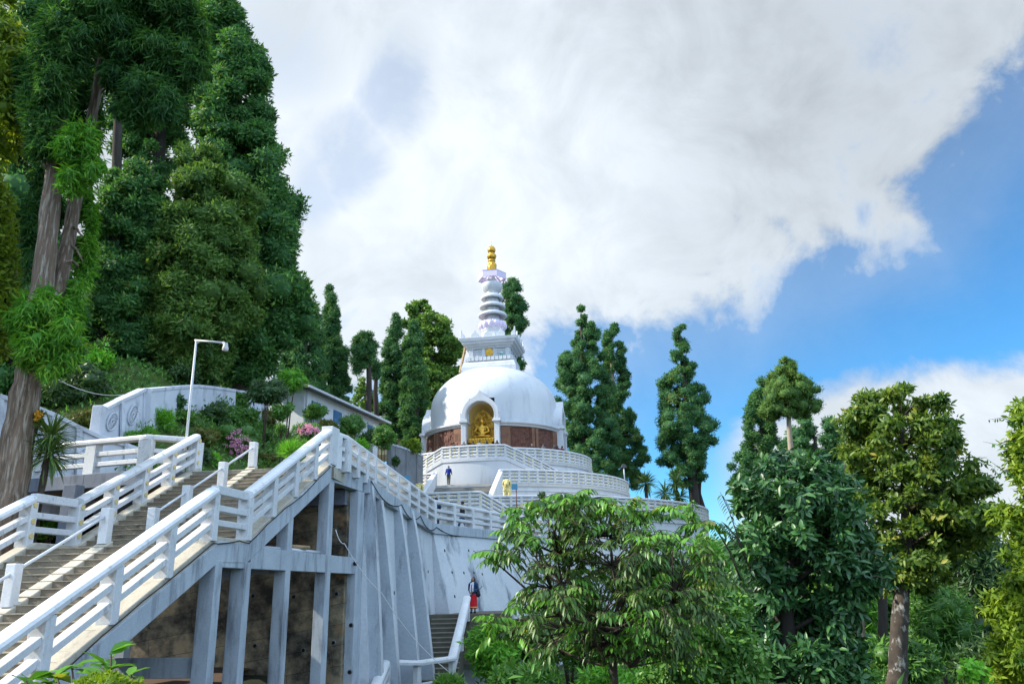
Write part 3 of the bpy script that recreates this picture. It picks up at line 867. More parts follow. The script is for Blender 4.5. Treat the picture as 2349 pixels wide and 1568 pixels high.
panel_wall('ramp_wall', 'pale panelled wall sloping down behind the palm-like cordyline and level balustrade', [P(x, y, d) for x, y, b, d in wx], [P(x, b, d) for x, y, b, d in wx], wheels=((4, .35, .35, .45),))
mb = MB(); q = P(229, 940, 29.7); mb.box(V((q.x, q.y, q.z - 1.6)), (.2, 0, 0), (0, .2, 0), (0, 0, 1.75)); o = mb.build('wall_pillar', M['wallp'], bevel=.03)
tag(o, 'pale square pillar at the low end of the emblem wall', 'pillar')

# dull grey retaining walls among the topiary
def slab_wall(label, top, h, mat='brown_roof', th=.4, ribs=0):
    t = thing('garden_wall', label, 'wall', top[0] - ZV * h)
    mb = MB(); mb.sweep(top, [(-th / 2, -h), (-th / 2, 0), (th / 2, 0), (th / 2, -h)]); mb.build('wall', M[mat], t)
    mb = MB(); mb.sweep([p + ZV * .03 for p in top], [(-th / 2 - .06, -.16), (-th / 2 - .06, 0), (th / 2 + .06, 0), (th / 2 + .06, -.16)]); mb.build('coping', M['grey'], t)
    for i in range(ribs):
        k = (i + .5) / ribs; p = top[0].lerp(top[-1], k); mb = MB(); mb.box(p - ZV * (h / 2), (.16, 0, 0), (0, .34, 0), ZV * (h / 2)); mb.build('rib', M[mat], t)
    return t


slab_wall('grey garden wall descending to the upper terrace behind the round bushes', [P(893, 1018, 64), P(915, 1024, 66), P(966, 1044, 70)], 3.4, ribs=3)
slab_wall('low grey wall in front of the long white building', [P(708, 948, 50), P(760, 972, 53), P(800, 988, 55.5), P(850, 1010, 59)], 1.7, ribs=4)

# ------------------------------------------------------------------ long white building on the hill
bl = thing('white_building', 'long low white building with blue windows and dark metal roof', 'building', P(715, 960, 56))
a, b = P(700, 889, 56.0), P(868, 976, 68.0)
zt = a.z
b = Pz(866, 985, zt) if False else V((b.x, b.y, zt))
dB = (b - a).normalized(); nB = V((dB.y, -dB.x, 0))
if nB.y > 0: nB = -nB
LB = (b - a).length; hB = 3.6
back = -nB * 3.4
mb = MB(); mb.hexa([a - ZV * hB, b - ZV * hB, b + back - ZV * hB, a + back - ZV * hB, a, b, b + back, a + back]); mb.build('wall', M['white'], bl)
mb = MB()
ov = .75
p0 = a + nB * ov - dB * .9; p1 = b + nB * ov + dB * .8
rr = nB * -3.9 + ZV * .12
mb.hexa([p0 - ZV * .12, p1 - ZV * .12, p1 + rr - ZV * .1, p0 + rr - ZV * .1, p0, p1, p1 + rr, p0 + rr])
rf = mb.build('roof', M['roof'], bl)
mb = MB(); mb.beam(p0 - ZV * .13 + nB * .05, p1 - ZV * .13 + nB * .05, .12, .16); mb.build('gutter', M['steel'], bl)
mb = MB(); mb.tube([a + dB * .15 + nB * .12, a + dB * .15 + nB * .12 - ZV * hB], .06, 8); mb.build('downpipe', M['steel'], bl)
for k in (.13, .40, .66, .88):
    c = a + dB * (LB * k) - ZV * 1.45 + nB * .03
    mb = MB(); mb.box(c, dB * .62, nB * .06, ZV * .72); w = mb.build('window', M['blueframe'], bl)
    mb = MB()
    for u in (-.3, .3):
        for v in (-.34, .34): mb.box(c + dB * u + ZV * v + nB * .06, dB * .255, nB * .012, ZV * .28)
    mb.build('pane', M['blueglass'], w)
    mb = MB(); mb.box(a + dB * (LB * k + 1.5) - ZV * .95 + nB * .03, dB * .16, nB * .03, ZV * .2); mb.build('vent', M['brown_roof'], bl)
# a pale house further back between trunks
bl2 = thing('yellow_house', 'small cream house glimpsed between the trunks beyond the white building', 'house', P(850, 980, 92))
q = P(856, 965, 92)
mb = MB(); mb.abox(q.x - 4.4, q.y, q.z - 4, q.x + 4.5, q.y + 5, q.z + .2); mb.build('wall', surf('cream_wall', (.62, .55, .36), bump=.05), bl2)
mb = MB(); mb.hexa([V((q.x - 4.9, q.y - .6, q.z + .2)), V((q.x + 5, q.y - .6, q.z + .2)), V((q.x + 5, q.y + 2.6, q.z + 1.5)), V((q.x - 4.9, q.y + 2.6, q.z + 1.5)), V((q.x - 4.9, q.y - .6, q.z + .35)), V((q.x + 5, q.y - .6, q.z + .35)), V((q.x + 5, q.y + 2.6, q.z + 1.65)), V((q.x - 4.9, q.y + 2.6, q.z + 1.65))]); mb.build('roof', M['wallp'], bl2)
mb = MB()
for u in (-3, -1, 1.2, 3): mb.box(V((q.x + u, q.y - .02, q.z - 1.2)), (.5, 0, 0), (0, .05, 0), (0, 0, .6))
mb.build('window', M['blueglass'], bl2)
bl3 = thing('teal_house', 'house with a teal roof edge showing above the dark shrubs left of the white building', 'house', P(575, 900, 62))
q = P(572, 884, 62)
mb = MB(); mb.abox(q.x - 2.5, q.y, q.z - 3, q.x + 2.2, q.y + 4, q.z - .1); mb.build('wall', M['white'], bl3)
mb = MB(); mb.abox(q.x - 2.9, q.y - .5, q.z - .1, q.x + 2.5, q.y + 4.4, q.z + .15); mb.build('roof', plain('teal_roof', (.08, .25, .24)), bl3)

# ------------------------------------------------------------------ lamp post with a side arm, at the stair head
lp = thing('lamp_post', 'slim white lamp post with bent side arm and hanging lamp at the stair head', 'lamp post', P(441, 1003, 25.6))
d_ = 25.9
b0, t0 = P(440, 1090, d_), P(450.5, 780, d_)
b0 = V((t0.x, t0.y, b0.z))
mb = MB(); mb.tube([b0, t0], [.047, .036], 10); mb.build('pole', M['pipe'], lp, smooth=True)
e1 = P(512, 785.5, d_ - .3)
mb = MB(); mb.tube([t0 + V((-.05, 0, 0)), e1], .033, 8); mb.tube([t0 - ZV * .12, t0 + V((.16, 0, -.01))], .028, 8); mb.build('arm', M['pipe'], lp, smooth=True)
mb = MB(); mb.lathe(P(517, 797, d_ - .3), [(0, .17), (.07, .16), (.08, .06), (.10, -.0), (.105, -.06), (.09, -.1), (0, -.1)], 14); mb.build('lamp', M['steel'], lp, auto=40)
mb = MB(); mb.tube([e1, P(516, 789, d_ - .3)], .05, 8); mb.build('bracket', M['steel'], lp, smooth=True)
cable('thin wire sagging from the big leaning trunk toward the emblem wall', [P(100, 850, 22), P(335, 890, 33)], .012, 'cablew', 12, .5)

# ------------------------------------------------------------------ lower steps by the foot of the retaining wall
gs = thing('garden_steps', 'narrow dark concrete steps between the buttressed wall and a white rail', 'steps', P(1015, 1500, 35))
tl, tr = P(1011, 1408, 39.0), P(1064, 1408, 39.0)
zt_ = tl.z; ns = 22
mb = MB()
for i in range(ns):
    z = zt_ - .185 * i; y = 39.0 - .31 * i
    xl = tl.x - .4; xr = tr.x
    mb.abox(xl, y - .31, z - 2.2, xr, y + .02, z - .185 - .04, 0)
    mb.abox(xl, y - .34, z - .185 - .04, xr, y + .01, z - .185, 1)
mb.abox(tl.x - 1.5, 39.0, zt_ - 2.2, tr.x + 2.2, 44.5, zt_ - .02, 0)
mb.build('flight', [surf('mossy_step', (.14, .125, .10), (.09, .085, .065), .9, 2.5, bump=.4), surf('mossy_nosing', (.26, .245, .2), (.2, .19, .15), .9, 2.5, bump=.4)], gs)
dn = ZV * 1.02
ra = [P(1071, 1369, 38.9) - dn, P(1056, 1432, 36.4) - dn, P(1037, 1508, 33.6) - dn]
lr = balustrade('steps_balustrade', 'white low balustrade descending beside the dark garden steps', [ra], H=1.1, pw=.26, pt=.22, railw=.24, rails=(.52,))
m1 = V(ra[-1]); m0 = P(957, 1519, 31.2) - dn; m00 = P(888, 1517, 29.6) - dn
lr2 = balustrade('steps_balustrade', 'white railing around the small landing at the foot of the garden steps', [[m00, m0], [m0, m1]], H=1.1, pw=.22, pt=.22, railw=.12, rails=(.25,), railh=.12)
lr3 = balustrade('steps_balustrade', 'wide white rail sloping out of view below the buttressed wall', [[P(850, 1600, 26.5) - dn, m00 + V((-.05, -.15, 0))]], H=1.1, pw=.4, pt=.22, railw=.34, rails=(.7, .35))
# ------------------------------------------------------------------ the stupa
PH0 = R(-9.2)      # the pagoda's front looks a little to the viewer's left


def cc(r, ph, z): return V((CS.x + r * math.sin(ph), CS.y - r * math.cos(ph), z))
def rad(ph): return V((math.sin(ph), -math.cos(ph), 0))
def tanv(ph): return V((math.cos(ph), math.sin(ph), 0))


def zat(y, d=84.0, x=1133): return P(x, y, d).z


def ornate(name, label, pts, H=1.2, group='balustrades of the pagoda terraces'):
    """carved parapet: coping, foot, posts with rosettes, panels of three rounded rolls; outward = right of travel"""
    t = thing(name, label, 'balustrade', pts[0], group)
    mb = MB(); mb.sweep([p + ZV * (H - .15) for p in pts], [(-.17, 0), (-.17, .13), (-.13, .16), (.13, .16), (.17, .13), (.17, 0)]); mb.build('coping', M['white_far'], t, auto=30)
    mb = MB(); mb.sweep(pts, [(-.15, -.12), (-.15, .1), (.18, .1), (.18, -.12)]); mb.build('foot', M['white_far'], t)
    n = len(pts)
    for i, p in enumerate(pts):
        d = pts[min(i + 1, n - 1)] - pts[max(i - 1, 0)]; d.z = 0; d.normalize(); s = V((d.y, -d.x, 0))
        mb = MB(); mb.box(p + ZV * (H / 2 - .02), s * .13, d * .105, ZV * (H / 2 - .1))
        for k in range(3): mb.disc(p + ZV * (.27 + .3 * k) + s * .13, s, .062, .02, 10, 1)
        mb.build('post', [M['white_far'], M['rosette']], t)
        if i == n - 1: break
        q = pts[i + 1]; dv = q - p; L_ = dv.length; u = dv.normalized()
        dd = V((u.x, u.y, 0)).normalized(); s = V((dd.y, -dd.x, 0))
        mb = MB()
        a, b = p + u * .1, q - u * .1
        mb.hexa([a + ZV * .1 - s * .09, b + ZV * .1 - s * .09, b + ZV * .1 - s * .03, a + ZV * .1 - s * .03, a + ZV * (H - .15) - s * .09, b + ZV * (H - .15) - s * .09, b + ZV * (H - .15) - s * .03, a + ZV * (H - .15) - s * .03], 2)
        for k in range(3):
            z0 = .135 + .305 * k
            prof = [(-.03, z0)] + [(.115 * math.sin(math.pi * m_ / 6), z0 + .275 * (1 - math.cos(math.pi * m_ / 6)) / 2) for m_ in range(1, 6)] + [(-.03, z0 + .275)]
            mb.sweep([a, b], prof)
            mb.disc(p.lerp(q, .5) + ZV * (z0 + .14) + s * .112, s, .062, .02, 10, 1)
        mb.build('panel', [M['white_far'], M['rosette'], M['brown_roof']], t)
    return t


def arc(r, p0, p1, zfun, step=.82):
    n = max(1, round(abs(p1 - p0) * r / step))
    return [cc(r, p0 + (p1 - p0) * i / n, zfun(p0 + (p1 - p0) * i / n)) for i in range(n + 1)]


# terraces (walls with mouldings and a floor)
def terrace(label, r, zf, zb, r_in):
    t = thing('terrace', label, 'terrace', (CS.x, CS.y, zb), 'round terraces of the pagoda')
    mb = MB(); mb.lathe(CS, [(r + .15, zb), (r + .15, zb + .25), (r, zb + .3), (r, zf - .72), (r + .10, zf - .68), (r + .10, zf - .54), (r + .02, zf - .50), (r + .02, zf - .34), (r + .16, zf - .26), (r + .22, zf - .12), (r + .22, zf - .1)], 128)
    mb.build('wall', M['white_far'], t, auto=30)
    mb = MB(); mb.lathe(CS, [(r + .22, zf - .10), (r + .22, zf - .0), (r_in, zf - .0)], 128); mb.build('floor', M['curb'], t)
    return t


terrace('topmost round white terrace directly below the dome', R3, z3f, z2f - .1, 5)
terrace('middle round white terrace with the stair between two sloping cheeks', R2, z2f, z1f - .1, R3 - .3)
terrace('lowest and widest round white terrace beside the path', R1, z1f, base_ground(0, 60) - .5, R2 - .3)

flat = lambda z: (lambda ph: z)
ornate('terrace_balustrade', 'curved carved balustrade of the topmost terrace, below the visitors', arc(R3, R(-108), R(108), flat(z3f)))
ornate('terrace_balustrade', 'curved carved balustrade of the middle terrace, right of the stone lion with full mane', arc(R2, PH0 + R(12.6), R(104), flat(z2f)))
ornate('terrace_balustrade', 'short carved balustrade of the middle terrace, left of the grey stair', arc(R2, R(-78), PH0 - R(12.6), flat(z2f)))
ornate('terrace_balustrade', 'long carved balustrade of the lowest terrace, reaching the right end behind the leafy tree', arc(R1, PH0 + R(9.5), R(106), flat(z1f)))
ornate('terrace_balustrade', 'carved balustrade of the lowest terrace, left of its stair', arc(R1, R(-62), PH0 - R(10), flat(z1f)))


def prof_fn(mid, half, run, ztop, drop):
    def f(ph):
        a = abs(ph - mid)
        return ztop if a <= half else ztop - drop * min(1, (a - half) / run)
    return f


def stair_block(label, blabel, r, mid, half, run, zt, zb, r_in):
    t = thing('stair_block', label, 'stair block', cc(r, mid, zb))
    f = prof_fn(mid, half, run, zt, zt - zb)
    n = 72; vs, fs = [], []
    a0, a1 = mid - half - run, mid + half + run
    angs = sorted(set([a0 + (a1 - a0) * i / n for i in range(n + 1)] + [mid - half, mid + half]))
    mb = MB()
    for ph in angs:
        zz = f(ph)
        for (rr, z) in ((r, zb - .6), (r, zz - .30), (r + .07, zz - .27), (r + .07, zz - .1), (r - .3, zz - .1), (r - .3, zz - .04), (r_in, zz - .04)): vs.append(cc(rr, ph, z))
    k = 7
    for i in range(len(angs) - 1):
        for j in range(k - 1): fs.append((i * k + j, (i + 1) * k + j, (i + 1) * k + j + 1, i * k + j + 1))
    mb.add(vs, fs); mb.build('wall', M['white_far'], t, auto=25)
    ns = max(4, round((zt - zb) / .17))
    for sgn in (-1, 1):
        mb = MB()
        for i in range(ns):
            pa = mid + sgn * (half + run * i / ns); pb = mid + sgn * (half + run * (i + 1) / ns); z = zt - (zt - zb) * (i + 1) / ns + .02
            mb.hexa([cc(r - .3, pa, z - .5), cc(r_in, pa, z - .5), cc(r_in, pb, z - .5), cc(r - .3, pb, z - .5), cc(r - .3, pa, z), cc(r_in, pa, z), cc(r_in, pb, z), cc(r - .3, pb, z)])
        mb.build('steps', M['curb'], t)
    m = round(half * 2 * r / .82); m2 = round(run * r / .82)
    phs = [a0 + run * i / m2 for i in range(m2)] + [mid - half + 2 * half * i / m for i in range(m)] + [mid + half + run * i / m2 for i in range(m2 + 1)]
    ornate('terrace_balustrade', blabel, [cc(r - .1, ph, f(ph)) for ph in phs])
    return t


stair_block('curved white double stair rising both ways to the topmost terrace, behind the man in blue', 'carved balustrade with two sloping wings in front of the golden Buddha', 11.75, R(-8.4), R(14.6), R(29), z3f + .02, z2f, R3 + .1)
stair_block('curved white double stair rising to the lowest terrace beside the path', 'carved balustrade with a sloping right wing just above the path railing', 24.6, R(-9.5), R(8.4), R(9.5), z1f + .02, z1f - 2.4, R1 + .1)

# straight stair from the lowest to the middle terrace, between sloping cheek walls
cs = thing('terrace_stair', 'broad grey stair between two sloping white cheek walls', 'stair', cc(R2 + 1.5, PH0, z1f))
rd, tg = rad(PH0), tanv(PH0)
hw = R2 * math.sin(R(12.0)); r0 = R2 * math.cos(R(12.0)) - .3
hgt = z2f - z1f; ns = round(hgt / .17); td = .30
mb = MB(); C0_ = V((CS.x, CS.y, 0))
for i in range(ns):
    z = z2f - hgt * i / ns; rr = r0 + td * i
    c = C0_ + rd * (rr + td / 2); mb.box(V((c.x, c.y, (z + z1f) / 2 - .05)), tg * hw, rd * (td / 2 + .01), ZV * ((z - z1f) / 2 + .05))
c = C0_ + rd * (r0 - .9); mb.box(V((c.x, c.y, z2f - .1)), tg * hw, rd * .95, ZV * .1)
mb.build('flight', surf('weathered_step', (.27, .255, .23), (.19, .18, .165), .85, 2, stain=(.1, .1, .1), stain_scale=(2, 2, 3), bump=.3), cs)
for sg in (-1, 1):
    q = C0_ + rd * (r0 - .1) + tg * sg * (hw + .16)
    e = rd * (td * ns + .35)
    zA, zB = z2f + 1.3, z1f + 1.3
    mb = MB(); w = tg * .22
    A, B_ = V((q.x, q.y, 0)), V((q.x, q.y, 0)) + e
    mb.hexa([A - w + ZV * (z1f - .1), A + w + ZV * (z1f - .1), B_ + w + ZV * (z1f - .1), B_ - w + ZV * (z1f - .1), A - w + ZV * zA, A + w + ZV * zA, B_ + w + ZV * zB, B_ - w + ZV * zB])
    mb.build('cheek_wall', M['white'], cs, bevel=.05)

# ---- the dome building itself
sp_ = thing('pagoda', 'white domed Buddhist pagoda with stacked spire and golden finial', 'pagoda', (CS.x, CS.y, z3f))
RD = 7.1
zlip = zat(967, 84 - RD)
# dome profile from surveyed half widths
sc_d = lambda y: 1827 / (84 * math.cos(TH) + zat(y) * math.sin(TH))
prof = []
for y, hw_ in ((986, 143.5), (960, 144.5), (942, 144), (925, 139.5), (908, 130), (896, 121.5), (885, 112), (872, 97.5), (862, 83), (855, 69)):
    prof.append((hw_ / sc_d(y), zat(y)))
zt_d = prof[-1][1] + .9
prof += [(prof[-1][0] * .72, prof[-1][1] + .52), (2.0, zt_d - .08), (0.0, zt_d)]
prof[0] = (prof[0][0], zlip + .05)
aD, zD = 144.5 / sc_d(942), zat(945)
ee = math.atan2(zat(890), 84)
Hc = (zat(842) - zD) * math.cos(ee)
bD = math.sqrt(max(1, Hc ** 2 - (aD * math.sin(ee)) ** 2)) / math.cos(ee)
fine = [(aD * 1.0, zlip + .05), (aD, zlip + .4)] + [(aD * math.cos(t) ** .97, zD + bD * math.sin(t)) for t in [math.pi / 2 * i / 40 for i in range(41)] if zD + bD * math.sin(t) > zlip + .5]
zt_d = zD + bD
NW, NTOP = 1.42, zat(917, 84 - 7.6)      # niche half width, top of the opening
zspring = zat(949, 84 - 7.6)


def cut(o, hw_, ztop):
    bm = bmesh.new(); bm.from_mesh(o.data); kill = []
    for f in bm.faces:
        c = f.calc_center_median()
        v = V((c.x - CS.x, c.y - CS.y, 0))
        if v.length < .5: continue
        if v.dot(rad(PH0)) > 0 and abs(v.dot(tanv(PH0))) < hw_ and (c.z < zspring or ztop > 90 or (v.dot(tanv(PH0)) / 1.48) ** 2 + ((c.z - zspring) / (NTOP - zspring + .02)) ** 2 < 1): kill.append(f)
    bmesh.ops.delete(bm, geom=kill, context='FACES'); bm.to_mesh(o.data); bm.free()


mb = MB(); mb.lathe(CS, fine, 180); dome = mb.build('dome', M['dome'], sp_, smooth=True); cut(dome, NW + .1, NTOP + .25)
mb = MB(); mb.lathe(CS, [(RD - .3, zlip - .42), (RD + .06, zlip - .38), (RD + .16, zlip - .2), (RD + .34, zlip - .12), (RD + .36, zlip + .04), (RD + .2, zlip + .1), (RD - .6, zlip + .14)], 180); o = mb.build('cornice', M['dome'], sp_, auto=30); cut(o, NW + .1, 99)
mb = MB(); mb.lathe(CS, [(RD - .12, z3f), (RD - .12, zlip - .36)], 180); drum = mb.build('drum', M['relief2'], sp_, smooth=True); cut(drum, NW + .1, 99)
mb = MB(); mb.lathe(CS, [(RD + .28, z3f), (RD + .28, z3f + .18), (RD + .2, z3f + .22), (RD + .2, z3f + .62), (RD + .26, z3f + .66), (RD + .26, z3f + .74), (RD - .2, z3f + .75)], 180); o = mb.build('plinth', surf('dark_sandstone', (.10, .06, .045), (.07, .045, .035), .7, 2, bump=.3), sp_, auto=30); cut(o, NW + .5, 99)
h0, h1 = z3f + .78, zlip - .48
rs = random.Random(3)
for q in range(4):
    base = PH0 + q * math.pi / 2
    # carved panels either side of each diagonal, flat pilasters between
    for lo_, hi_ in ((24.0, 41.4), (48.6, 66.0)):
        mb = MB(); nu, nv = 34, 22
        a0, a1 = base + R(lo_), base + R(hi_)
        bumps = [(rs.uniform(.04, .96), rs.uniform(.03, .97), rs.uniform(.02, .055), rs.uniform(.04, .1)) for _ in range(90)]
        vs, fs = [], []
        for i in range(nu + 1):
            for j in range(nv + 1):
                u, v = i / nu, j / nv
                h = 0
                for (bu, bv, br, bh) in bumps:
                    dd = ((u - bu) / br) ** 2 * .6 + ((v - bv) / (br * 1.3)) ** 2
                    if dd < 1: h = max(h, bh * (1 - dd) ** .5)
                # a small shrine with a seated figure in the middle
                if abs(u - .5) < .13 and .32 < v < .86: h = .05
                dd = ((u - .5) / .075) ** 2 + ((v - .5) / .12) ** 2
                if dd < 1: h = max(h, .05 + .09 * (1 - dd) ** .5)
                dd = ((u - .5) / .035) ** 2 + ((v - .68) / .07) ** 2
                if dd < 1: h = max(h, .05 + .08 * (1 - dd) ** .5)
                e = min(u, 1 - u, v, 1 - v)
                if e < .035: h = .10
                vs.append(cc(RD - .1 + h, a0 + (a1 - a0) * u, h0 + (h1 - h0) * v))
        for i in range(nu):
            for j in range(nv):
                k = i * (nv + 1) + j; fs.append((k, k + nv + 1, k + nv + 2, k + 1))
        mb.add(vs, fs); mb.build('relief_panel', M['relief'], sp_)
    for mid_, w_ in ((17.6, 2.0), (21.4, 2.1), (43.2, 1.5), (46.8, 1.5), (68.6, 2.1), (72.4, 2.0)):
        a0 = base + R(mid_)
        mb = MB()
        mb.box(cc(RD - .02, a0, (h0 + h1) / 2), tanv(a0) * (RD * R(w_) * .93), rad(a0) * .1, ZV * ((h1 - h0) / 2 + .02))
        mb.box(cc(RD + .05, a0, (h0 + h1) / 2 - .1), tanv(a0) * (RD * R(w_) * .6), rad(a0) * .08, ZV * .28)
        for sg in (-1, 1):
            for u in (-.45, 0, .45): mb.box(cc(RD + .05, a0, (h0 + h1) / 2 - .1 + sg * .78) + tanv(a0) * (u * RD * R(w_)), tanv(a0) * .035, rad(a0) * .06, ZV * .36)
        mb.build('pilaster', M['relief2'], sp_)
    # portal: columns, horseshoe arch with ogee tip, cut through to the niche
    rdv, tgv = rad(base), tanv(base)
    front = 7.48
    po = C0_ + rdv * front
    ri, ro = 1.40, 1.84
    rx = NTOP - zspring; roz = rx + .52
    zc0 = zlip - .05
    inner, outer = [], []
    for i in range(33):
        g = R(-28) + (math.pi + R(56)) * i / 32
        inner.append((ri * math.cos(g), zspring + rx * math.sin(g)))
        ax, az_ = ro * math.cos(g), zspring + roz * math.sin(g)
        d90 = abs(g - math.pi / 2)
        if d90 < .42: az_ += .62 * (1 - d90 / .42) ** 2.2
        outer.append((ax, az_))
    mb = MB(); vs, fs = [], []
    dep = 3.0
    for k in range(33):
        for (pt, off) in ((inner[k], 0), (outer[k], 0), (outer[k], -dep), (inner[k], -dep)):
            w_ = po + tgv * pt[0] + rdv * off; vs.append(V((w_.x, w_.y, pt[1])))
    for k in range(32):
        for j in range(4): fs.append((k * 4 + j, (k + 1) * 4 + j, (k + 1) * 4 + (j + 1) % 4, k * 4 + (j + 1) % 4))
    fs += [(0, 1, 2, 3), (128 + 3, 128 + 2, 128 + 1, 128)]
    mb.add(vs, fs); pa = mb.build('portal', M['dome'], sp_, auto=30)
    for sg in (-1, 1):
        xc_ = sg * 1.66
        cpt = po + tgv * xc_ - rdv * .55
        mb = MB(); mb.box(V((cpt.x, cpt.y, (z3f + zc0) / 2)), tgv * .24, rdv * .6, ZV * ((zc0 - z3f) / 2)); mb.build('column', M['dome'], pa, bevel=.03)
        mb = MB()
        for (ww, z0_, z1_) in ((.30, 0, .12), (.42, .12, .3), (.36, .3, .42)): mb.box(V((cpt.x, cpt.y, zc0 + (z0_ + z1_) / 2 - .12)), tgv * ww, rdv * (.6 + ww - .24), ZV * ((z1_ - z0_) / 2))
        mb.build('capital', M['dome'], pa, bevel=.02)
        # scroll ornament on the capital
        mb = MB(); sc0 = po + tgv * (sg * 1.86) - rdv * .3
        pl = [(-.18, .3), (-.18, .62), (-.02, .78), (.12, 1.05), (.16, 1.05), (.16, .3)]
        mb.prism([V((sc0.x, sc0.y, zc0)) + tgv * (sg * u) + ZV * v for u, v in pl], rdv * .26); mb.build('scroll', M['dome'], pa, bevel=.02)
    if q != 0:   # the other three niches: plain back
        mb = MB(); bk = C0_ + rdv * 6.2; mb.box(V((bk.x, bk.y, (z3f + NTOP) / 2)), tgv * 1.7, rdv * .1, ZV * (NTOP - z3f) / 2); mb.build('niche', M['niche'], pa)
# front niche lining: half cylinder with a half dome
mb = MB(); vs, fs = [], []
nc = C0_ + rad(PH0) * 7.0
rows = [z3f, zspring] + [zspring + (NTOP - zspring) * math.sin(R(18 * i)) for i in range(1, 6)]
for j, z in enumerate(rows):
    k_ = 1 if j < 2 else max(.02, math.cos(R(18 * (j - 1))))
    for i in range(25):
        g = math.pi * i / 24
        w_ = nc + tanv(PH0) * (1.5 * k_ * math.cos(g)) - rad(PH0) * (1.75 * math.sin(g) * (.35 + .65 * k_)) + rad(PH0) * (.5 if i in (0, 24) else 0)
        vs.append(V((w_.x, w_.y, z + (.06 if j > 1 else 0))))
for j in range(len(rows) - 1):
    for i in range(24): fs.append((j * 25 + i, j * 25 + i + 1, (j + 1) * 25 + i + 1, (j + 1) * 25 + i))
mb.add(vs, fs); mb.build('niche', M['niche'], sp_, smooth=True)

# ---- harmika (square box) and spire; c(y): heights surveyed on the axis
def zc(c): return zat(539 + .2048 * c)
def sqr(hw_, z0, z1, hw1=None, mb=None, mi=0):
    mb = mb or MB(); hw1 = hw1 if hw1 is not None else hw_
    t_, r_ = tanv(PH0), rad(PH0); vs = []
    for (h, z) in ((hw_, z0), (hw1, z1)):
        for (a, b) in ((-1, -1), (1, -1), (1, 1), (-1, 1)): p = C0_ + t_ * a * h + r_ * b * h; vs.append(V((p.x, p.y, z)))
    return mb.hexa(vs, mi)


def sqring(steps, mb=None):
    """stack of square rings [(half width, z)]"""
    mb = mb or MB(); t_, r_ = tanv(PH0), rad(PH0); vs, fs = [], []
    for (h, z) in steps:
        for (a, b) in ((-1, 1), (1, 1), (1, -1), (-1, -1)): p = C0_ + t_ * a * h + r_ * b * h; vs.append(V((p.x, p.y, z)))
    for i in range(len(steps) - 1):
        for j in range(4): fs.append((i * 4 + j, i * 4 + (j + 1) % 4, i * 4 + 4 + (j + 1) % 4, i * 4 + 4 + j))
    fs.append((0, 1, 2, 3)); fs.append(tuple((len(steps) - 1) * 4 + j for j in range(4)))
    mb.add(vs, fs); return mb


zA = zt_d - 1.9
dk = 84 - 2.8      # near face of the box
def zf_(c): return zat(539 + .2048 * c, dk)
sqring([(2.95, zA), (2.95, zf_(1462)), (2.86, zf_(1455)), (2.80, zf_(1425)), (2.66, zf_(1408)), (2.45, zf_(1400)), (2.3, zf_(1392))]).build('harmika_base', M['dome'], sp_, auto=25)
mb = MB(); sqring([(2.42, zf_(1395)), (2.42, zf_(1385)), (2.2, zf_(1340))], mb)
for sd_ in range(4):
    a = PH0 + sd_ * math.pi / 2; t_, r_ = tanv(a), rad(a)
    for i in range(11):
        p = C0_ + r_ * 2.42 + t_ * (-2.38 + 4.76 * (i + .5) / 11); mb.box(V((p.x, p.y, (zf_(1388) + zf_(1342)) / 2)), t_ * .185, r_ * .14, ZV * ((zf_(1342) - zf_(1388)) / 2))
mb.build('dentil_course', M['dome'], sp_, bevel=.02)
hb = sqring([(2.12, zf_(1345)), (2.12, zf_(1235))]).build('harmika', M['dome'], sp_)
for sd_ in range(4):
    a = PH0 + sd_ * math.pi / 2; t_, r_ = tanv(a), rad(a); zm = (zf_(1340) + zf_(1250)) / 2; hh = (zf_(1250) - zf_(1340)) / 2
    mb = MB()
    for u in (-1.95, -.62, .62, 1.95):
        p = C0_ + r_ * 2.16 + t_ * u; mb.box(V((p.x, p.y, zm)), t_ * .2, r_ * .1, ZV * hh)
    mb.build('pilaster', M['dome'], hb)
    mb = MB()
    for u, w_ in ((-1.28, .44), (0, .4), (1.28, .44)):
        p = C0_ + r_ * 2.12 + t_ * u; mb.box(V((p.x, p.y, zm)), t_ * w_, r_ * .015, ZV * hh * .9, 1)
        for k in range(3): mb.box(V((p.x, p.y, zm + hh * (-.55 + .55 * k))), t_ * w_, r_ * .075, ZV * .09, 0)
    mb.build('louvre', [M['dome'], M['grey']], hb)
p = C0_ + rad(PH0) * 2.2; mb = MB(); q_ = V((p.x, p.y, zf_(1293)))
mb.disc(q_, rad(PH0), .43, .1, 26); mb.disc(q_ + rad(PH0) * .1, rad(PH0), .30, .05, 22); mb.disc(q_ + rad(PH0) * .15, rad(PH0), .12, .06, 14); mb.build('sun_disc', M['gold'], hb, auto=35)
sqring([(2.15, zf_(1250)), (2.35, zf_(1246)), (2.35, zf_(1228)), (2.62, zf_(1222)), (2.62, zf_(1206)), (2.88, zf_(1200)), (2.88, zf_(1180)), (3.05, zf_(1172)), (3.12, zf_(1142)), (2.9, zf_(1138)), (2.2, zf_(1136))]).build('cornice_box', M['dome'], hb)
petal = [(-.42, 0), (-.44, .25), (-.36, .46), (-.18, .60), (-.07, .80), (0, .95), (.07, .80), (.18, .60), (.36, .46), (.44, .25), (.42, 0)]
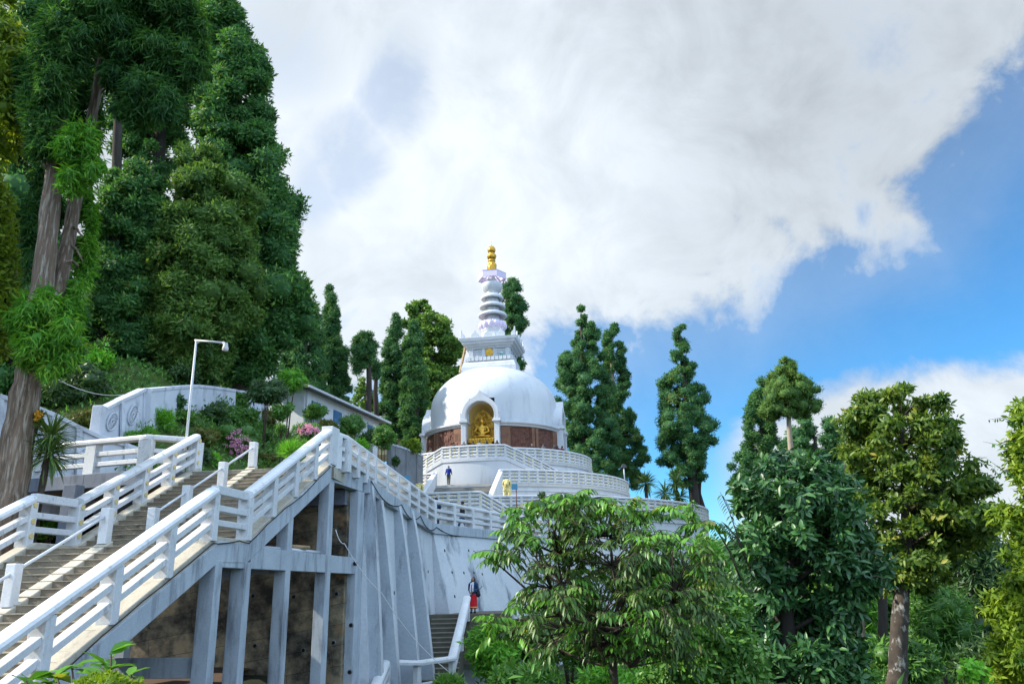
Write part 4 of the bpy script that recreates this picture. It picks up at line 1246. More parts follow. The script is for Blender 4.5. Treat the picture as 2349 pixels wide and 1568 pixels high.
for sd_ in range(4):
    a = PH0 + sd_ * math.pi / 2; t_, r_ = tanv(a), rad(a)
    for i, u in enumerate((-1.42, 0, 1.42)):
        p = C0_ + r_ * 3.0 + t_ * u; mb = MB(); mb.prism([V((p.x, p.y, zf_(1142))) + t_ * x_ + ZV * z_ for x_, z_ in petal], r_ * -.16); mb.build('petal', M['dome'], hb, bevel=.03)
    p = C0_ + r_ * 3.0 + t_ * 2.98; mb = MB()
    half = [(0, 0), (0, 1.0), (-.1, .95), (-.16, .66), (-.38, .42), (-.46, .2), (-.46, 0)]
    mb.prism([V((p.x, p.y, zf_(1142))) + t_ * x_ + ZV * z_ for x_, z_ in half], r_ * -.16)
    p = C0_ + r_ * 3.0 - t_ * 2.98
    mb.prism([V((p.x, p.y, zf_(1142))) - t_ * x_ + ZV * z_ for x_, z_ in half], r_ * -.16); mb.build('corner_petal', M['dome'], hb, bevel=.03)
ax = V((CS.x, CS.y, 0))
mb = MB(); mb.lathe(ax, [(1.42, zf_(1142)), (1.42, zc(1165)), (1.25, zc(1158)), (1.25, zc(1095)), (1.34, zc(1085)), (1.34, zc(1062)), (0, zc(1062))], 8, PH0 + R(22.5), PH0 + R(22.5) + 2 * math.pi); mb.build('spire_base', M['dome'], sp_)
# lotus ring: 14 fat petals
mb = MB(); mb.lathe(ax, [(1.2, zc(1072)), (1.36, zc(1060)), (1.44, zc(1020)), (1.44, zc(992)), (1.3, zc(985)), (0, zc(985))], 40)
for i in range(14):
    a = PH0 + 2 * math.pi * i / 14; mb.ball(cc(1.34, a, zc(1022)), (.27, .27, .42), 10)
    mb.ball(cc(1.2, a + math.pi / 14, zc(1014)), (.25, .25, .44), 8)
mb.build('lotus', M['lilac'], sp_, smooth=True)
mb = MB(); mb.lathe(ax, [(.86, zc(1000)), (.74, zc(640))], 8, PH0 + R(22.5), PH0 + R(22.5) + 2 * math.pi); mb.build('spire_shaft', M['dome'], sp_, auto=20)
for (c0, rr) in ((922, 1.61), (824, 1.45), (727, 1.27)):
    zb_ = zc(c0)
    mb = MB(); mb.lathe(ax, [(.7, zb_ + .2), (rr - .3, zb_ + .1), (rr - .1, zb_), (rr - .02, zb_ + .05), (rr, zb_ + .14), (rr * .985, zb_ + .25), (rr * .93, zb_ + .37), (rr * .82, zb_ + .46), (rr * .66, zb_ + .53), (.7, zb_ + .56)], 56); mb.build('spire_ring', M['dome'], sp_, auto=50)
mb = MB(); mb.lathe(ax, [(.5, zc(668)), (.62, zc(655)), (.7, zc(650)), (.92, zc(630)), (1.10, zc(602)), (1.17, zc(572)), (1.12, zc(552)), (1.0, zc(545)), (.55, zc(540)), (.5, zc(500)), (.3, zc(492)), (.28, zc(430))], 48,
                    sq=lambda g: 1 + .03 * abs(math.sin(4 * g))); mb.build('spire_bowl', M['dome'], sp_, auto=50)
# hexagonal parasol with an open spoked underside
mb = MB(); z0_, z1_ = zc(508), zc(442)
hx = [(1.60, z0_ - .02), (1.64, z0_), (1.62, z1_ - .02), (1.66, z1_ + .04), (1.54, z1_ + .04), (1.52, z1_ - .05), (1.53, z0_ + .05), (1.60, z0_ - .02)]
mb.lathe(ax, hx, 6, PH0 + R(30), PH0 + R(30) + 2 * math.pi)
mb.lathe(ax, [(.3, z0_ - .1), (.36, z0_ + .1), (.3, z1_ - .05), (.46, z1_ + .2), (.5, z1_ + .42), (.1, z1_ + .5)], 12)
for i in range(6):
    a = PH0 + R(30) + i * math.pi / 3
    mb.tube([cc(.3, a, z1_ + .2), cc(1.0, a, z1_ - .02), cc(1.56, a, z0_ + .12)], [.11, .07, .08], 6)
    mb.tube([cc(.3, a + math.pi / 6, z1_ + .1), cc(.8, a + math.pi / 6, z0_ + .15), cc(1.36, a + math.pi / 6, z0_ + .08)], [.07, .05, .06], 6)
mb.build('parasol', M['lilac'], sp_, auto=25)
mb = MB(); mb.lathe(ax, [(.46, zc(425)), (.52, zc(375)), (.54, zc(352)), (.46, zc(340)), (.40, zc(318)), (.38, zc(300)), (.43, zc(296)), (.43, zc(288)), (.36, zc(284)), (.36, zc(278)), (.45, zc(268)), (.52, zc(250)), (.53, zc(238)), (.5, zc(224)), (.38, zc(210)), (.30, zc(206)), (.34, zc(200)), (.44, zc(184)), (.46, zc(168)), (.42, zc(150)), (.3, zc(134)), (.1, zc(124)), (.02, zc(116)), (.018, zc(52)), (0, zc(48))], 28)
for i in range(8):
    a = i * math.pi / 4; mb.ball(cc(.46, a, zc(238)), (.1, .1, .14), 8); mb.ball(cc(.43, a, zc(345)), (.13, .13, .34), 8)
mb.build('finial', M['gold'], sp_, smooth=True)
# odd things left on the dome
mb = MB(); pa_, pb_ = P(1054, 853, 81.5), P(1066, 797, 82.6); mb.beam(pa_, pb_, .16, .1); mb.beam(pa_ + V((.12, .1, 0)), pb_ + V((.14, .1, 0)), .1, .16)
o = mb.build('plank', M['wood']); tag(o, 'bare wooden plank leaning from the dome against the square box', 'plank')
bu = C0_ + rad(PH0) * 2.42 + tanv(PH0) * 1.36; bz = zf_(1342)
mb = MB(); mb.lathe(V((bu.x, bu.y, 0)), [(0, bz), (.13, bz), (.15, bz + .26), (.15, bz + .34), (0, bz + .34)], 14); mb.lathe(V((bu.x, bu.y, 0)), [(.155, bz + .24), (.16, bz + .36), (.0, bz + .37)], 14, mi=1)
o = mb.build('bucket', [M['teal'], M['white']], auto=30); tag(o, 'small teal bucket with white rim on the ledge under the spire', 'bucket')
# ------------------------------------------------------------------ foliage
LK = 2.15
def lf(name, a, b, rough=.5, trans=.3, spec=.3, c3=None):
    k = lambda c: tuple(min(.9, x * LK) for x in c)
    return leafmat(name, k(a), k(b), rough, trans, spec, k(c3) if c3 else None)


LM = {
    'cedar': lf('cedar_foliage', (.013, .046, .019), (.058, .135, .030), .6, .34, .2, (.085, .10, .02)),
    'cedar_olive': lf('olive_cedar_foliage', (.020, .050, .014), (.078, .136, .026), .6, .34, .2, (.11, .10, .025)),
    'cedar_bright': lf('bright_cedar_foliage', (.018, .075, .010), (.085, .21, .020), .55, .3, .25, (.14, .22, .03)),
    'cedar_far': lf('far_cedar_foliage', (.011, .042, .020), (.050, .115, .032), .6, .32, .2, (.09, .10, .03)),
    'broad': lf('broad_foliage', (.022, .058, .012), (.085, .15, .025), .45, .35, .35, (.17, .19, .03)),
    'golden': lf('golden_foliage', (.018, .048, .010), (.082, .118, .016), .45, .38, .3, (.15, .14, .022)),
    'dark': lf('glossy_dark_foliage', (.008, .030, .012), (.032, .085, .022), .40, .18, .4, (.06, .12, .03)),
    'fore': lf('young_leaf', (.018, .055, .010), (.068, .165, .018), .38, .32, .4, (.16, .15, .025)),
    'olivebronze': lf('bronze_leaf', (.016, .036, .010), (.055, .10, .018), .42, .28, .4, (.11, .085, .02)),
    'lime': leafmat('lime_foliage', (.075, .15, .014), (.23, .33, .022), .5, .35, .25, (.32, .36, .04)),
    'shrub': lf('shrub_foliage', (.016, .052, .012), (.07, .155, .022), .45, .28, .35, (.10, .13, .03)),
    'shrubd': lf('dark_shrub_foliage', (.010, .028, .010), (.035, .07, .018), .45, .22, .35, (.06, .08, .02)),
    'rust': lf('rust_foliage', (.036, .042, .010), (.085, .095, .020), .5, .25, .3, (.16, .06, .03)),
    'bright': lf('bright_foliage', (.035, .10, .012), (.10, .26, .020), .45, .35, .3, (.2, .3, .03)),
    'strap': lf('strap_leaf', (.020, .050, .014), (.075, .12, .03), .4, .2, .4, (.2, .17, .05)),
    'pink': leafmat('pink_petal', (.62, .22, .48), (.85, .48, .74), .5, .3, .3, (.92, .66, .85)),
    'orange': leafmat('orange_leaf', (.55, .22, .02), (.75, .40, .03), .5, .35, .3, (.8, .5, .05)),
    'whitef': leafmat('white_petal', (.7, .7, .62), (.85, .85, .8), .5, .3, .3),
}


def unit(a): return a / np.maximum(1e-9, np.linalg.norm(a, axis=1, keepdims=True))


def rdir(n):
    return unit(rng.normal(size=(n, 3)))


class Leaves:
    """collects single leaves (pos, direction, normal, length, width, tint) and builds them as one crown"""
    def __init__(self): self.a = []; self.core = MB()

    def add(self, pos, d, nrm, L_, W_, tint, bend=0.0):
        n = len(pos)
        self.a.append((pos, unit(d), nrm, np.broadcast_to(np.asarray(L_, float), n), np.broadcast_to(np.asarray(W_, float), n), np.broadcast_to(np.asarray(tint, float), n), np.full(n, bend)))

    def build(self, name, mat, parent=None, shape=4):
        pos, d, nr, L_, W_, ti, be = [np.concatenate([x[k] for x in self.a]) for k in range(7)]
        s = unit(np.cross(d, nr)); nr = unit(np.cross(s, d))
        L_, W_, be = L_[:, None], W_[:, None], be[:, None]
        n = len(pos)
        if shape == 4:
            v = np.stack([pos, pos + d * L_ * .45 + s * W_ * .5 + nr * W_ * .12, pos + d * L_ - nr * L_ * be, pos + d * L_ * .45 - s * W_ * .5 + nr * W_ * .12], 1)
            tri = np.array([[0, 1, 2], [0, 2, 3]])
        else:   # longer leaf with a waist and drooping tip
            m1 = pos + d * L_ * .35 - nr * L_ * be * .12; m2 = pos + d * L_ * .72 - nr * L_ * be * .45
            v = np.stack([pos, m1 + s * W_ * .5 + nr * W_ * .16, m2 + s * W_ * .38 + nr * W_ * .1, pos + d * L_ - nr * L_ * be, m2 - s * W_ * .38 + nr * W_ * .1, m1 - s * W_ * .5 + nr * W_ * .16, m1, m2], 1)
            tri = np.array([[0, 1, 6], [6, 1, 2], [6, 2, 7], [7, 2, 3], [0, 6, 5], [6, 7, 4], [6, 4, 5], [7, 3, 4]])
        k = v.shape[1]
        vv = v.reshape(-1, 3); ff = (np.arange(n)[:, None, None] * k + tri[None]).reshape(-1, 3)
        tt = np.repeat(ti, k)
        cv = np.array(self.core.v, float).reshape(-1, 3); nc = len(cv)
        cf = [f for f in self.core.f]
        me = bpy.data.meshes.new(name)
        me.vertices.add(len(vv) + nc)
        me.vertices.foreach_set('co', np.concatenate([vv, cv]).ravel())
        loops = list(ff.ravel()) ; ls = [3] * len(ff)
        off = len(vv)
        for f in cf: loops += [off + i for i in f]; ls.append(len(f))
        me.loops.add(len(loops)); me.loops.foreach_set('vertex_index', np.array(loops, np.int32))
        me.polygons.add(len(ls)); st_ = np.concatenate([[0], np.cumsum(ls)[:-1]]).astype(np.int32)
        me.polygons.foreach_set('loop_start', st_); 
        me.update(calc_edges=True)
        at = me.attributes.new('tint', 'FLOAT', 'POINT')
        at.data.foreach_set('value', np.concatenate([tt, np.full(nc, .25)]).astype(np.float32))
        me.materials.append(mat); me.validate()
        o = bpy.data.objects.new(name, me); link(o, parent); return o


def clump(lv, c, r, n, L_, W_, up=.15, droop=.0, tint=.4, core=.7, flat=1.0, shell=.55, rnd=.55):
    """a cushion of sprays radiating from c; r may be (rx,ry,rz)"""
    r = np.array(r if hasattr(r, '__len__') else (r, r, r * flat), float)
    u = rdir(n)
    rad_ = (shell + (1 - shell) * rng.random(n))[:, None]
    pos = np.array(c)[None] + u * rad_ * r[None]
    d = u * .5 + rdir(n) * (rnd + .3) + np.array([[0, 0, up - droop]])
    nr = u * 1.1 + rdir(n) * .45 + np.array([[0, 0, .25]])
    t = np.clip(tint + rng.normal(size=n) * .17 + (rng.random(n) > .985) * .5, 0, 1)
    lv.add(pos, d, nr, L_ * (.7 + .6 * rng.random(n)), W_ * (.75 + .5 * rng.random(n)), t, droop * .3)
    if core:
        k0 = len(lv.core.v); lv.core.ball(V(c), tuple(r * core), 9)
        for i in range(k0, len(lv.core.v)):
            p = lv.core.v[i]; j = .82 + .36 * random.random(); lv.core.v[i] = tuple(c[q] + (p[q] - c[q]) * j for q in range(3))


def ground_z(x, y):
    return hill_z(x, y) if hill_dist(x, y) > -.5 and x < 35 and y < 139 else base_ground(x, y)


def interp(sil, y):
    for (a, b) in zip(sil, sil[1:]):
        if a[0] <= y <= b[0]:
            k = (y - a[0]) / (b[0] - a[0]); return a[1] + (b[1] - a[1]) * k, a[2] + (b[2] - a[2]) * k
    return sil[0][1:] if y < sil[0][0] else sil[-1][1:]


def tree(name, label, cat, depth, sil, trunk, mat, bark, nc=75, nl=255, leaf=(0.297, 0.140), rc=(.30, .5, 2.0), core=.7, flat=.85, shell=.5, up=.1, droop=.1, group=None, deep=.8, hollow=.3, limbs=10, var=.18, shape=4, sub=1, rough_=.10):
    """sil: outline of the crown seen from here, turned into a round crown of real width at its distance"""
    ppm = FP / depth
    base = P(*trunk[0][:2], depth)
    root = thing(name, label, cat, base, group)
    lv = Leaves()
    ys = np.array([q[0] for q in sil], float); ws = np.array([q[2] - q[1] for q in sil], float)
    yy = np.linspace(ys[0], ys[-1], 200); ww = np.interp(yy, ys, ws); pw = np.maximum(ww, 1) ** 1.15; cdf = np.cumsum(pw) / pw.sum()
    tops = []
    axis = lambda y: P((interp(sil, y)[0] + interp(sil, y)[1]) / 2, y, depth)
    for i in range(nc):
        y = float(np.interp((i + rng.random()) / nc, cdf, yy)); xl, xr = interp(sil, y)
        w = max(.15, (xr - xl) / 2 / ppm); c0 = axis(y)
        r = min(rc[2], max(rc[1], w * rc[0])) * (1 + var * rng.normal())
        r = max(.3 * rc[1], min(r, w * 1.0 + .1))
        g = rng.random() * 2 * math.pi
        q = max(0, w - r * .55) * (hollow + (1 - hollow) * rng.random() ** .5) * (1 + rough_ * rng.normal())
        c = c0 + V((math.cos(g) * q, math.sin(g) * q * deep, 0))
        tops.append((c, c0, r))
        tn = .42 + .12 * rng.normal()
        for s_ in range(sub):
            cs_ = c + V(rng.normal(size=3) * r * .45) if sub > 1 else c
            rs_ = r * (.62 if sub > 1 else 1)
            clump(lv, cs_, (rs_, rs_, rs_ * flat), int(nl * (.6 + .8 * rng.random())), leaf[0], leaf[1], up, droop, tn + .06 * rng.normal(), core, shell=shell)
    lv.build('crown', LM[mat], root, shape)
    if trunk:
        pts = [P(x, y, depth) for x, y, w in trunk]; rr = [w / 2 / ppm for x, y, w in trunk]
        zg = ground_z(pts[0].x, pts[0].y) - .4
        if pts[0].z > zg: pts.insert(0, V((pts[0].x, pts[0].y, zg))); rr.insert(0, rr[0] * 1.15)
        mb = MB(); 
        pp, r2 = [], []
        for i in range(len(pts) - 1):
            for j in range(4):
                k = j / 4; pp.append(pts[i].lerp(pts[i + 1], k) + V(rng.normal(size=3) * rr[i] * .07)); r2.append(rr[i] + (rr[i + 1] - rr[i]) * k)
        pp.append(pts[-1]); r2.append(rr[-1]); mb.tube(pp, r2, 12)
        if limbs:
            for i in rng.choice(len(tops), min(limbs, len(tops)), replace=False):
                c, c0, r = tops[i]
                # nearest point of the trunk a little below
                j = min(range(len(pp)), key=lambda k: abs(pp[k].z - (c.z - (c - c0).length * .35)))
                a = pp[j]; m_ = a.lerp(c, .55) + V((0, 0, .12 * (c - a).length))
                r0_ = max(.02, min(r2[j] * .45, .018 * (c - a).length + .03)); mb.tube([a, m_, c], [r0_, r0_ * .65, r0_ * .25], 6)
        mb.build('trunk', M[bark], root, smooth=True)
    return root


GC = 'tall cedars on the left hillside'
# the great cedars on the left
tree('cedar_tree', 'tall dark cedar whose right edge stands against the bright sky', 'tree', 50,
     [(-420, 485, 500), (-250, 465, 525), (-100, 440, 535), (0, 425, 543), (60, 425, 590), (130, 430, 622), (210, 435, 642), (320, 440, 660), (440, 450, 690), (530, 455, 712), (600, 450, 695), (690, 440, 728), (760, 430, 715), (830, 470, 640), (895, 520, 590)],
     [(560, 960, 60), (545, 800, 52), (530, 500, 40), (505, 100, 24), (490, -300, 8)], 'cedar', 'barkd', nc=412, nl=418, leaf=(0.363, 0.140), rc=(.30, .8, 1.75), core=.7, group=GC, limbs=6)
tree('cedar_tree', 'olive toned cedar with its bare trunk foot behind the emblem wall', 'tree', 44,
     [(360, 400, 520), (430, 370, 590), (520, 345, 612), (600, 335, 612), (700, 325, 615), (790, 320, 575), (860, 380, 500)],
     [(345, 910, 40), (355, 860, 36), (372, 740, 32), (390, 560, 26), (420, 380, 12)], 'cedar_olive', 'bark', nc=187, nl=465, leaf=(0.317, 0.119), rc=(.26, .7, 1.5), core=.7, group=GC, limbs=8)
tree('cedar_tree', 'shadowy cedar between the two leaning trunks and the olive cedar', 'tree', 43,
     [(400, 250, 380), (480, 215, 405), (560, 200, 385), (650, 190, 375), (760, 180, 355), (850, 175, 330), (890, 200, 320)],
     [(215, 930, 46), (235, 800, 38), (262, 560, 30), (268, 380, 24), (275, 100, 16)], 'cedar', 'barkd', nc=137, nl=395, leaf=(0.297, 0.119), rc=(.28, .7, 1.4), core=.72, group=GC, limbs=8)
tree('cedar_tree', 'thin crowned cedar with bare branches and sky gaps behind the leaning trunks', 'tree', 52,
     [(-200, 300, 420), (0, 260, 470), (150, 230, 500), (240, 215, 480), (310, 215, 455), (360, 260, 440), (410, 330, 430)],
     [(330, 900, 42), (350, 600, 36), (366, 330, 30), (372, 0, 18), (375, -200, 8)], 'cedar', 'barkd', nc=210, nl=279, leaf=(0.330, 0.130), rc=(.2, .6, 1.2), core=.6, group=GC, limbs=30, hollow=.4)
tree('cedar_tree', 'dense dark cedar filling the far left edge behind the leaning trunks', 'tree', 38,
     [(-150, -40, 130), (100, -120, 200), (300, -150, 215), (500, -170, 210), (700, -180, 200), (860, -180, 190), (930, -100, 120)],
     [(40, 960, 50), (45, 700, 42), (50, 300, 30), (50, -100, 8)], 'cedar', 'barkd', nc=187, nl=348, leaf=(0.297, 0.130), rc=(.26, .7, 1.6), core=.75, group=GC, limbs=0)

def dup(root, loc, label):
    r = root.copy(); COL.objects.link(r); d_ = V(loc) - V(root.location); r.location = loc; r['label'] = label; sc_ = 1.22 if loc[1] > 50 else 1.05; r.scale = (sc_, sc_, sc_)
    for ch in [c for c in COL.objects if c.parent == root]:
        c = ch.copy(); COL.objects.link(c); c.parent = r
    return r


for_shade = ((-25, 63, 'added shade cedar, unseen behind the great left cedars, level with the lowest terrace'), (-28, 72, 'added shade cedar, unseen behind the great left cedars, level with the middle terrace'), (-27, 82, 'added shade cedar, unseen behind the great left cedars, level with the dome'))  # hidden cedars added to shade the terraces and the dome
dense = [o for o in COL.objects if o.get('label', '').startswith('dense dark cedar')][0]
for (x, y, lab) in ((-26, 29.5, 'cedar on the left slope level with the stair landing'), (-25.5, 23.5, 'cedar on the left slope level with the leaning trunks'), (-25, 17.5, 'cedar on the left slope level with the middle of the lower flight'), (-24.5, 11, 'cedar on the left slope beside the foot of the stairs'), (-24, 4.5, 'cedar on the left slope nearest the viewer but one'), (-25, -3, 'cedar on the left slope nearest the viewer')) + for_shade:
    dup(dense, (x, y, ground_z(x, y) - 1.0), lab)  # left slope copies stand out of view and shade the stairs

# foreground cedar with two leaning trunks
ft = thing('leaning_cedar', 'nearest cedar with two leaning fissured trunks and bright tufts, left foreground', 'tree', P(30, 1180, 19.5))
DF = 19.5
def trunkmesh(pts, bark, parent, name='trunk', n=16, wob=.04, depth=DF):
    p3 = [P(x, y, depth + dd) for x, y, w, dd in pts]; rr = [w / 2 / (FP / depth) for x, y, w, dd in pts]
    pp, r2 = [], []
    for i in range(len(p3) - 1):
        for j in range(6):
            k = j / 6; k2 = k * k * (3 - 2 * k); pp.append(p3[i].lerp(p3[i + 1], k) + V(rng.normal(size=3) * rr[i] * wob)); r2.append((rr[i] + (rr[i + 1] - rr[i]) * k) * (1 + .03 * rng.normal()))
    pp.append(p3[-1]); r2.append(rr[-1]); mb = MB(); mb.tube(pp, r2, n); return mb.build(name, M[bark], parent, smooth=True)


trunkmesh([(0, 1330, 88, 0), (22, 1130, 72, 0), (48, 960, 66, 0), (78, 800, 59, 0), (100, 620, 51, 0), (122, 420, 43, 0), (145, 200, 36, 0), (170, -40, 26, 0)], 'bark', ft)
trunkmesh([(105, 760, 20, .1), (140, 640, 36, .5), (165, 500, 34, .8), (190, 370, 31, 1), (225, 200, 27, 1), (248, 40, 22, 1), (262, -120, 16, 1)], 'bark', ft)
lv = Leaves()
def tuft(x, y, rx, ry, d, n, tint, L_=.24, W_=.035, droop=.55, lump=14, core=.6):
    s = FP / d
    for _ in range(lump):
        a = rng.random() * 6.28; q = rng.random() ** .5 * .92
        c = P(x + math.cos(a) * rx * q, y + math.sin(a) * ry * q, d + rng.normal() * rx * .4 / s)
        f = .26 + .2 * rng.random()
        clump(lv, c, (rx / s * f, rx / s * f, ry / s * f * 1.15), int(n / lump * (f / .36) ** 2), L_ * 1.2, W_, 0, droop * 1.5, tint + .1 * rng.normal(), core * .9, shell=.3, rnd=.6)
tuft(110, 770, 70, 85, 19.0, 5200, .6, lump=38); tuft(60, 735, 40, 60, 19.6, 1600, .45); tuft(120, 690, 40, 40, 19.2, 900, .5)
tuft(183, 355, 58, 76, 19.0, 4300, .55, lump=32)
tuft(192, 590, 22, 75, 20.6, 1500, .62, lump=26); tuft(165, 700, 24, 60, 20.2, 1100, .5); tuft(205, 480, 18, 55, 20.8, 800, .45)
bright_tufts = lv.build('bright_tuft', LM['cedar_bright'], ft)
lv = Leaves()
for (x, y, rx, ry, n, t) in ((340, 60, 120, 90, 5200, .42), (395, 150, 70, 75, 2600, .36), (330, 210, 80, 70, 2400, .28), (420, 60, 50, 70, 1700, .5), (290, 130, 60, 80, 1500, .25), (270, -30, 120, 60, 2000, .4), (440, 110, 30, 50, 700, .55)):
    tuft(x, y, rx, ry, 19.6, int(n * 1.9), t, .26, .034, .55, 26, .6)
for (x, y, rx, ry, n, t) in ((90, 210, 60, 90, 1900, .42), (95, 340, 30, 80, 900, .36), (150, 90, 60, 90, 2000, .46), (210, 20, 50, 70, 1100, .4), (110, 470, 40, 60, 700, .3), (85, 560, 25, 110, 900, .25)):
    tuft(x, y, rx, ry, 20.6, int(n * 1.9), t, .26, .034, .55, 24, .62)
for (x, y, rx, ry, n, t, dd) in ((105, 250, 52, 115, 3400, .5, 18.9), (140, 110, 62, 100, 3400, .45, 18.8), (185, -10, 60, 60, 2000, .5, 18.9), (225, 60, 40, 80, 1300, .35, 20.9), (205, 235, 42, 110, 3000, .3, 21.8), (195, 120, 40, 70, 1500, .3, 21.8)):
    tuft(x, y, rx, ry, dd, n, t, .26, .034, .55, 26, .5)
lv.build('crown', LM['cedar'], ft)
mb = MB()
for (a, b) in (((248, 90), (340, 60)), ((240, 150), (395, 140)), ((235, 190), (330, 215)), ((128, 380), (185, 340)), ((125, 420), (60, 330)), ((148, 180), (95, 210)), ((235, 60), (300, -10)), ((88, 760), (130, 770)), ((160, 560), (190, 600)), ((165, 520), (188, 545)), ((178, 610), (150, 600))):
    p, q = P(*a, 20.2), P(*b, 19.8); mb.tube([p, p.lerp(q, .5) + ZV * .1, q], [.05, .035, .012], 6)
mb.build('limb', M['bark'], ft, smooth=True)

# broad leaved tree at the very left edge
lt = thing('broadleaf_tree', 'sunlit yellow green broadleaf tree cut by the left picture edge', 'tree', P(-330, 1250, 20.5))
lv = Leaves(); DL = 20.5; s_ = FP / DL
sil = [(-500, -700, 60), (-200, -760, 85), (-60, -760, 92), (60, -760, 100), (200, -740, 104), (270, -720, 90), (330, -700, 45), (400, -680, 14), (450, -680, 32), (540, -660, 47), (640, -640, 46), (720, -600, 36), (790, -560, 8)]
for i in range(520):
    y = -500 + 1290 * rng.random() ** .6; xl, xr = interp(sil, y); w = (xr - xl) / 2; cx_ = (xl + xr) / 2
    a = rng.random() * 6.28 if i > 330 else rng.normal() * .38
    q = (.84 + .16 * rng.random()) * (w - 12)
    c0 = P(cx_, y, DL); c = c0 + V((math.cos(a) * q / s_, math.sin(a) * q / s_ * .7, 0))
    clump(lv, c, .42, 110, .22, .07, -.1, .3, .5 + .14 * rng.normal(), .55, shell=.4)
lv.build('crown', LM['lime'], lt, 8)
p0_ = P(-330, 900, DL); mb = MB(); mb.tube([V((p0_.x, p0_.y, ground_z(p0_.x, p0_.y) - .3)), p0_, P(-320, 400, DL), P(-300, -300, DL)], [.4, .34, .26, .08], 12); mb.build('trunk', M['bark'], lt, smooth=True)

# ------------------------------------------------------------------ trees on the skyline
GS = 'trees on the skyline around the pagoda'
tree('cedar_tree', 'bluish cedar standing right beside the big left cedars, above the white building', 'tree', 80,
     [(690, 690, 735), (740, 665, 740), (800, 645, 745), (880, 625, 750), (960, 615, 750)], [(690, 1000, 24), (695, 850, 20), (705, 700, 8)], 'cedar_far', 'barkd', nc=125, nl=302, leaf=(0.337, 0.106), rc=(.28, .7, 1.8), group=GS, limbs=4)
tree('cedar_tree', 'pointed cedar rising tallest behind the white building', 'tree', 85,
     [(660, 748, 762), (705, 738, 778), (760, 738, 785), (800, 728, 797), (850, 722, 803), (900, 720, 808), (960, 725, 806), (1000, 740, 790)], [(762, 1020, 20), (760, 900, 18), (755, 700, 6)], 'cedar_far', 'barkd', nc=156, nl=302, leaf=(0.309, 0.099), rc=(.3, .6, 1.5), group=GS, limbs=6)
tree('pine_tree', 'flat topped pine with a high bare trunk between cedars', 'tree', 82,
     [(768, 815, 860), (790, 802, 866), (815, 800, 868), (838, 806, 852), (852, 808, 830)], [(846, 1010, 15), (846, 900, 14), (845, 780, 9)], 'cedar_far', 'barkd', nc=52, nl=192, leaf=(0.281, 0.092), rc=(.2, .55, .95), core=.6, group=GS, limbs=12)
tree('pine_tree', 'slim bare stemmed pine with a small tuft beside the flat topped pine', 'tree', 83,
     [(830, 852, 872), (850, 850, 876), (866, 855, 870)], [(862, 1010, 13), (862, 920, 12), (862, 840, 7)], 'cedar_far', 'barkd', nc=15, nl=164, leaf=(0.252, 0.086), rc=(.3, .4, .7), core=.6, group=GS, limbs=3)
tree('birch_tree', 'small airy tree with sparse leaves low behind the bare pine trunks', 'tree', 96,
     [(868, 822, 842), (900, 808, 862), (940, 800, 866), (975, 808, 860)], [(836, 1000, 6), (838, 930, 4), (836, 870, 2)], 'broad', 'barkd', nc=62, nl=70, leaf=(0.281, 0.198), rc=(.2, .4, .8), core=0, group=GS, limbs=16, droop=0)
tree('cedar_tree', 'narrow cedar left of the sunlit broadleaf, with slits of sky through its foot', 'tree', 92,
     [(720, 902, 916), (760, 890, 930), (810, 876, 938), (860, 868, 945), (910, 864, 940), (960, 864, 935), (1000, 880, 930)], [(905, 1050, 14), (905, 900, 12), (908, 740, 5)], 'cedar_far', 'barkd', nc=112, nl=248, leaf=(0.337, 0.112), rc=(.32, .6, 1.4), group=GS, limbs=6)
tree('cedar_tree', 'narrow dark cedar closest to the dome on its left', 'tree', 90,
     [(742, 940, 958), (790, 926, 972), (860, 918, 984), (930, 912, 992), (1000, 918, 996), (1035, 930, 990)], [(955, 1060, 16), (955, 900, 12), (950, 750, 5)], 'cedar_far', 'barkd', nc=131, nl=275, leaf=(0.337, 0.112), rc=(.32, .6, 1.5), group=GS, limbs=5)
mb = None
for k, (x, w, yb) in enumerate(((868, 13, 1040), (888, 10, 1040), (905, 12, 1040), (922, 9, 1045))):
    pass
tree('broadleaf_tree', 'large sunlit broadleaf tree directly left of the spire', 'tree', 104,
     [(692, 945, 985), (720, 925, 1010), (745, 920, 1045), (790, 925, 1062), (850, 925, 1066), (920, 935, 1062), (985, 950, 1040)], [(1000, 1060, 20), (995, 900, 14), (985, 760, 6)], 'broad', 'barkd', nc=210, nl=220, leaf=(0.393, 0.277), rc=(.2, .6, 1.5), core=.5, group=GS, droop=.05, limbs=14, up=0, flat=.75)
tree('cedar_tree', 'lopsided cedar rising behind the spire', 'tree', 112,
     [(643, 1160, 1182), (665, 1150, 1200), (700, 1146, 1210), (740, 1148, 1212), (765, 1152, 1196), (800, 1160, 1196), (850, 1165, 1205)], [(1182, 1010, 14), (1180, 840, 12), (1172, 660, 5)], 'cedar_far', 'barkd', nc=96, nl=248, leaf=(0.365, 0.119), rc=(.3, .7, 1.5), core=.72, group=GS, limbs=8)
tree('cedar_tree', 'tall cedar with a tufted broken top right of the dome', 'tree', 100,
     [(708, 1326, 1342), (735, 1318, 1348), (748, 1312, 1372), (770, 1302, 1378), (800, 1296, 1372), (815, 1280, 1392), (850, 1264, 1402), (900, 1280, 1412), (960, 1284, 1420), (1030, 1292, 1430), (1080, 1308, 1430), (1125, 1345, 1420)], [(1345, 1190, 20), (1340, 1000, 16), (1333, 720, 5)], 'cedar_far', 'barkd', nc=233, nl=329, leaf=(0.309, 0.106), rc=(.24, .55, 1.6), core=.75, group=GS, limbs=16)
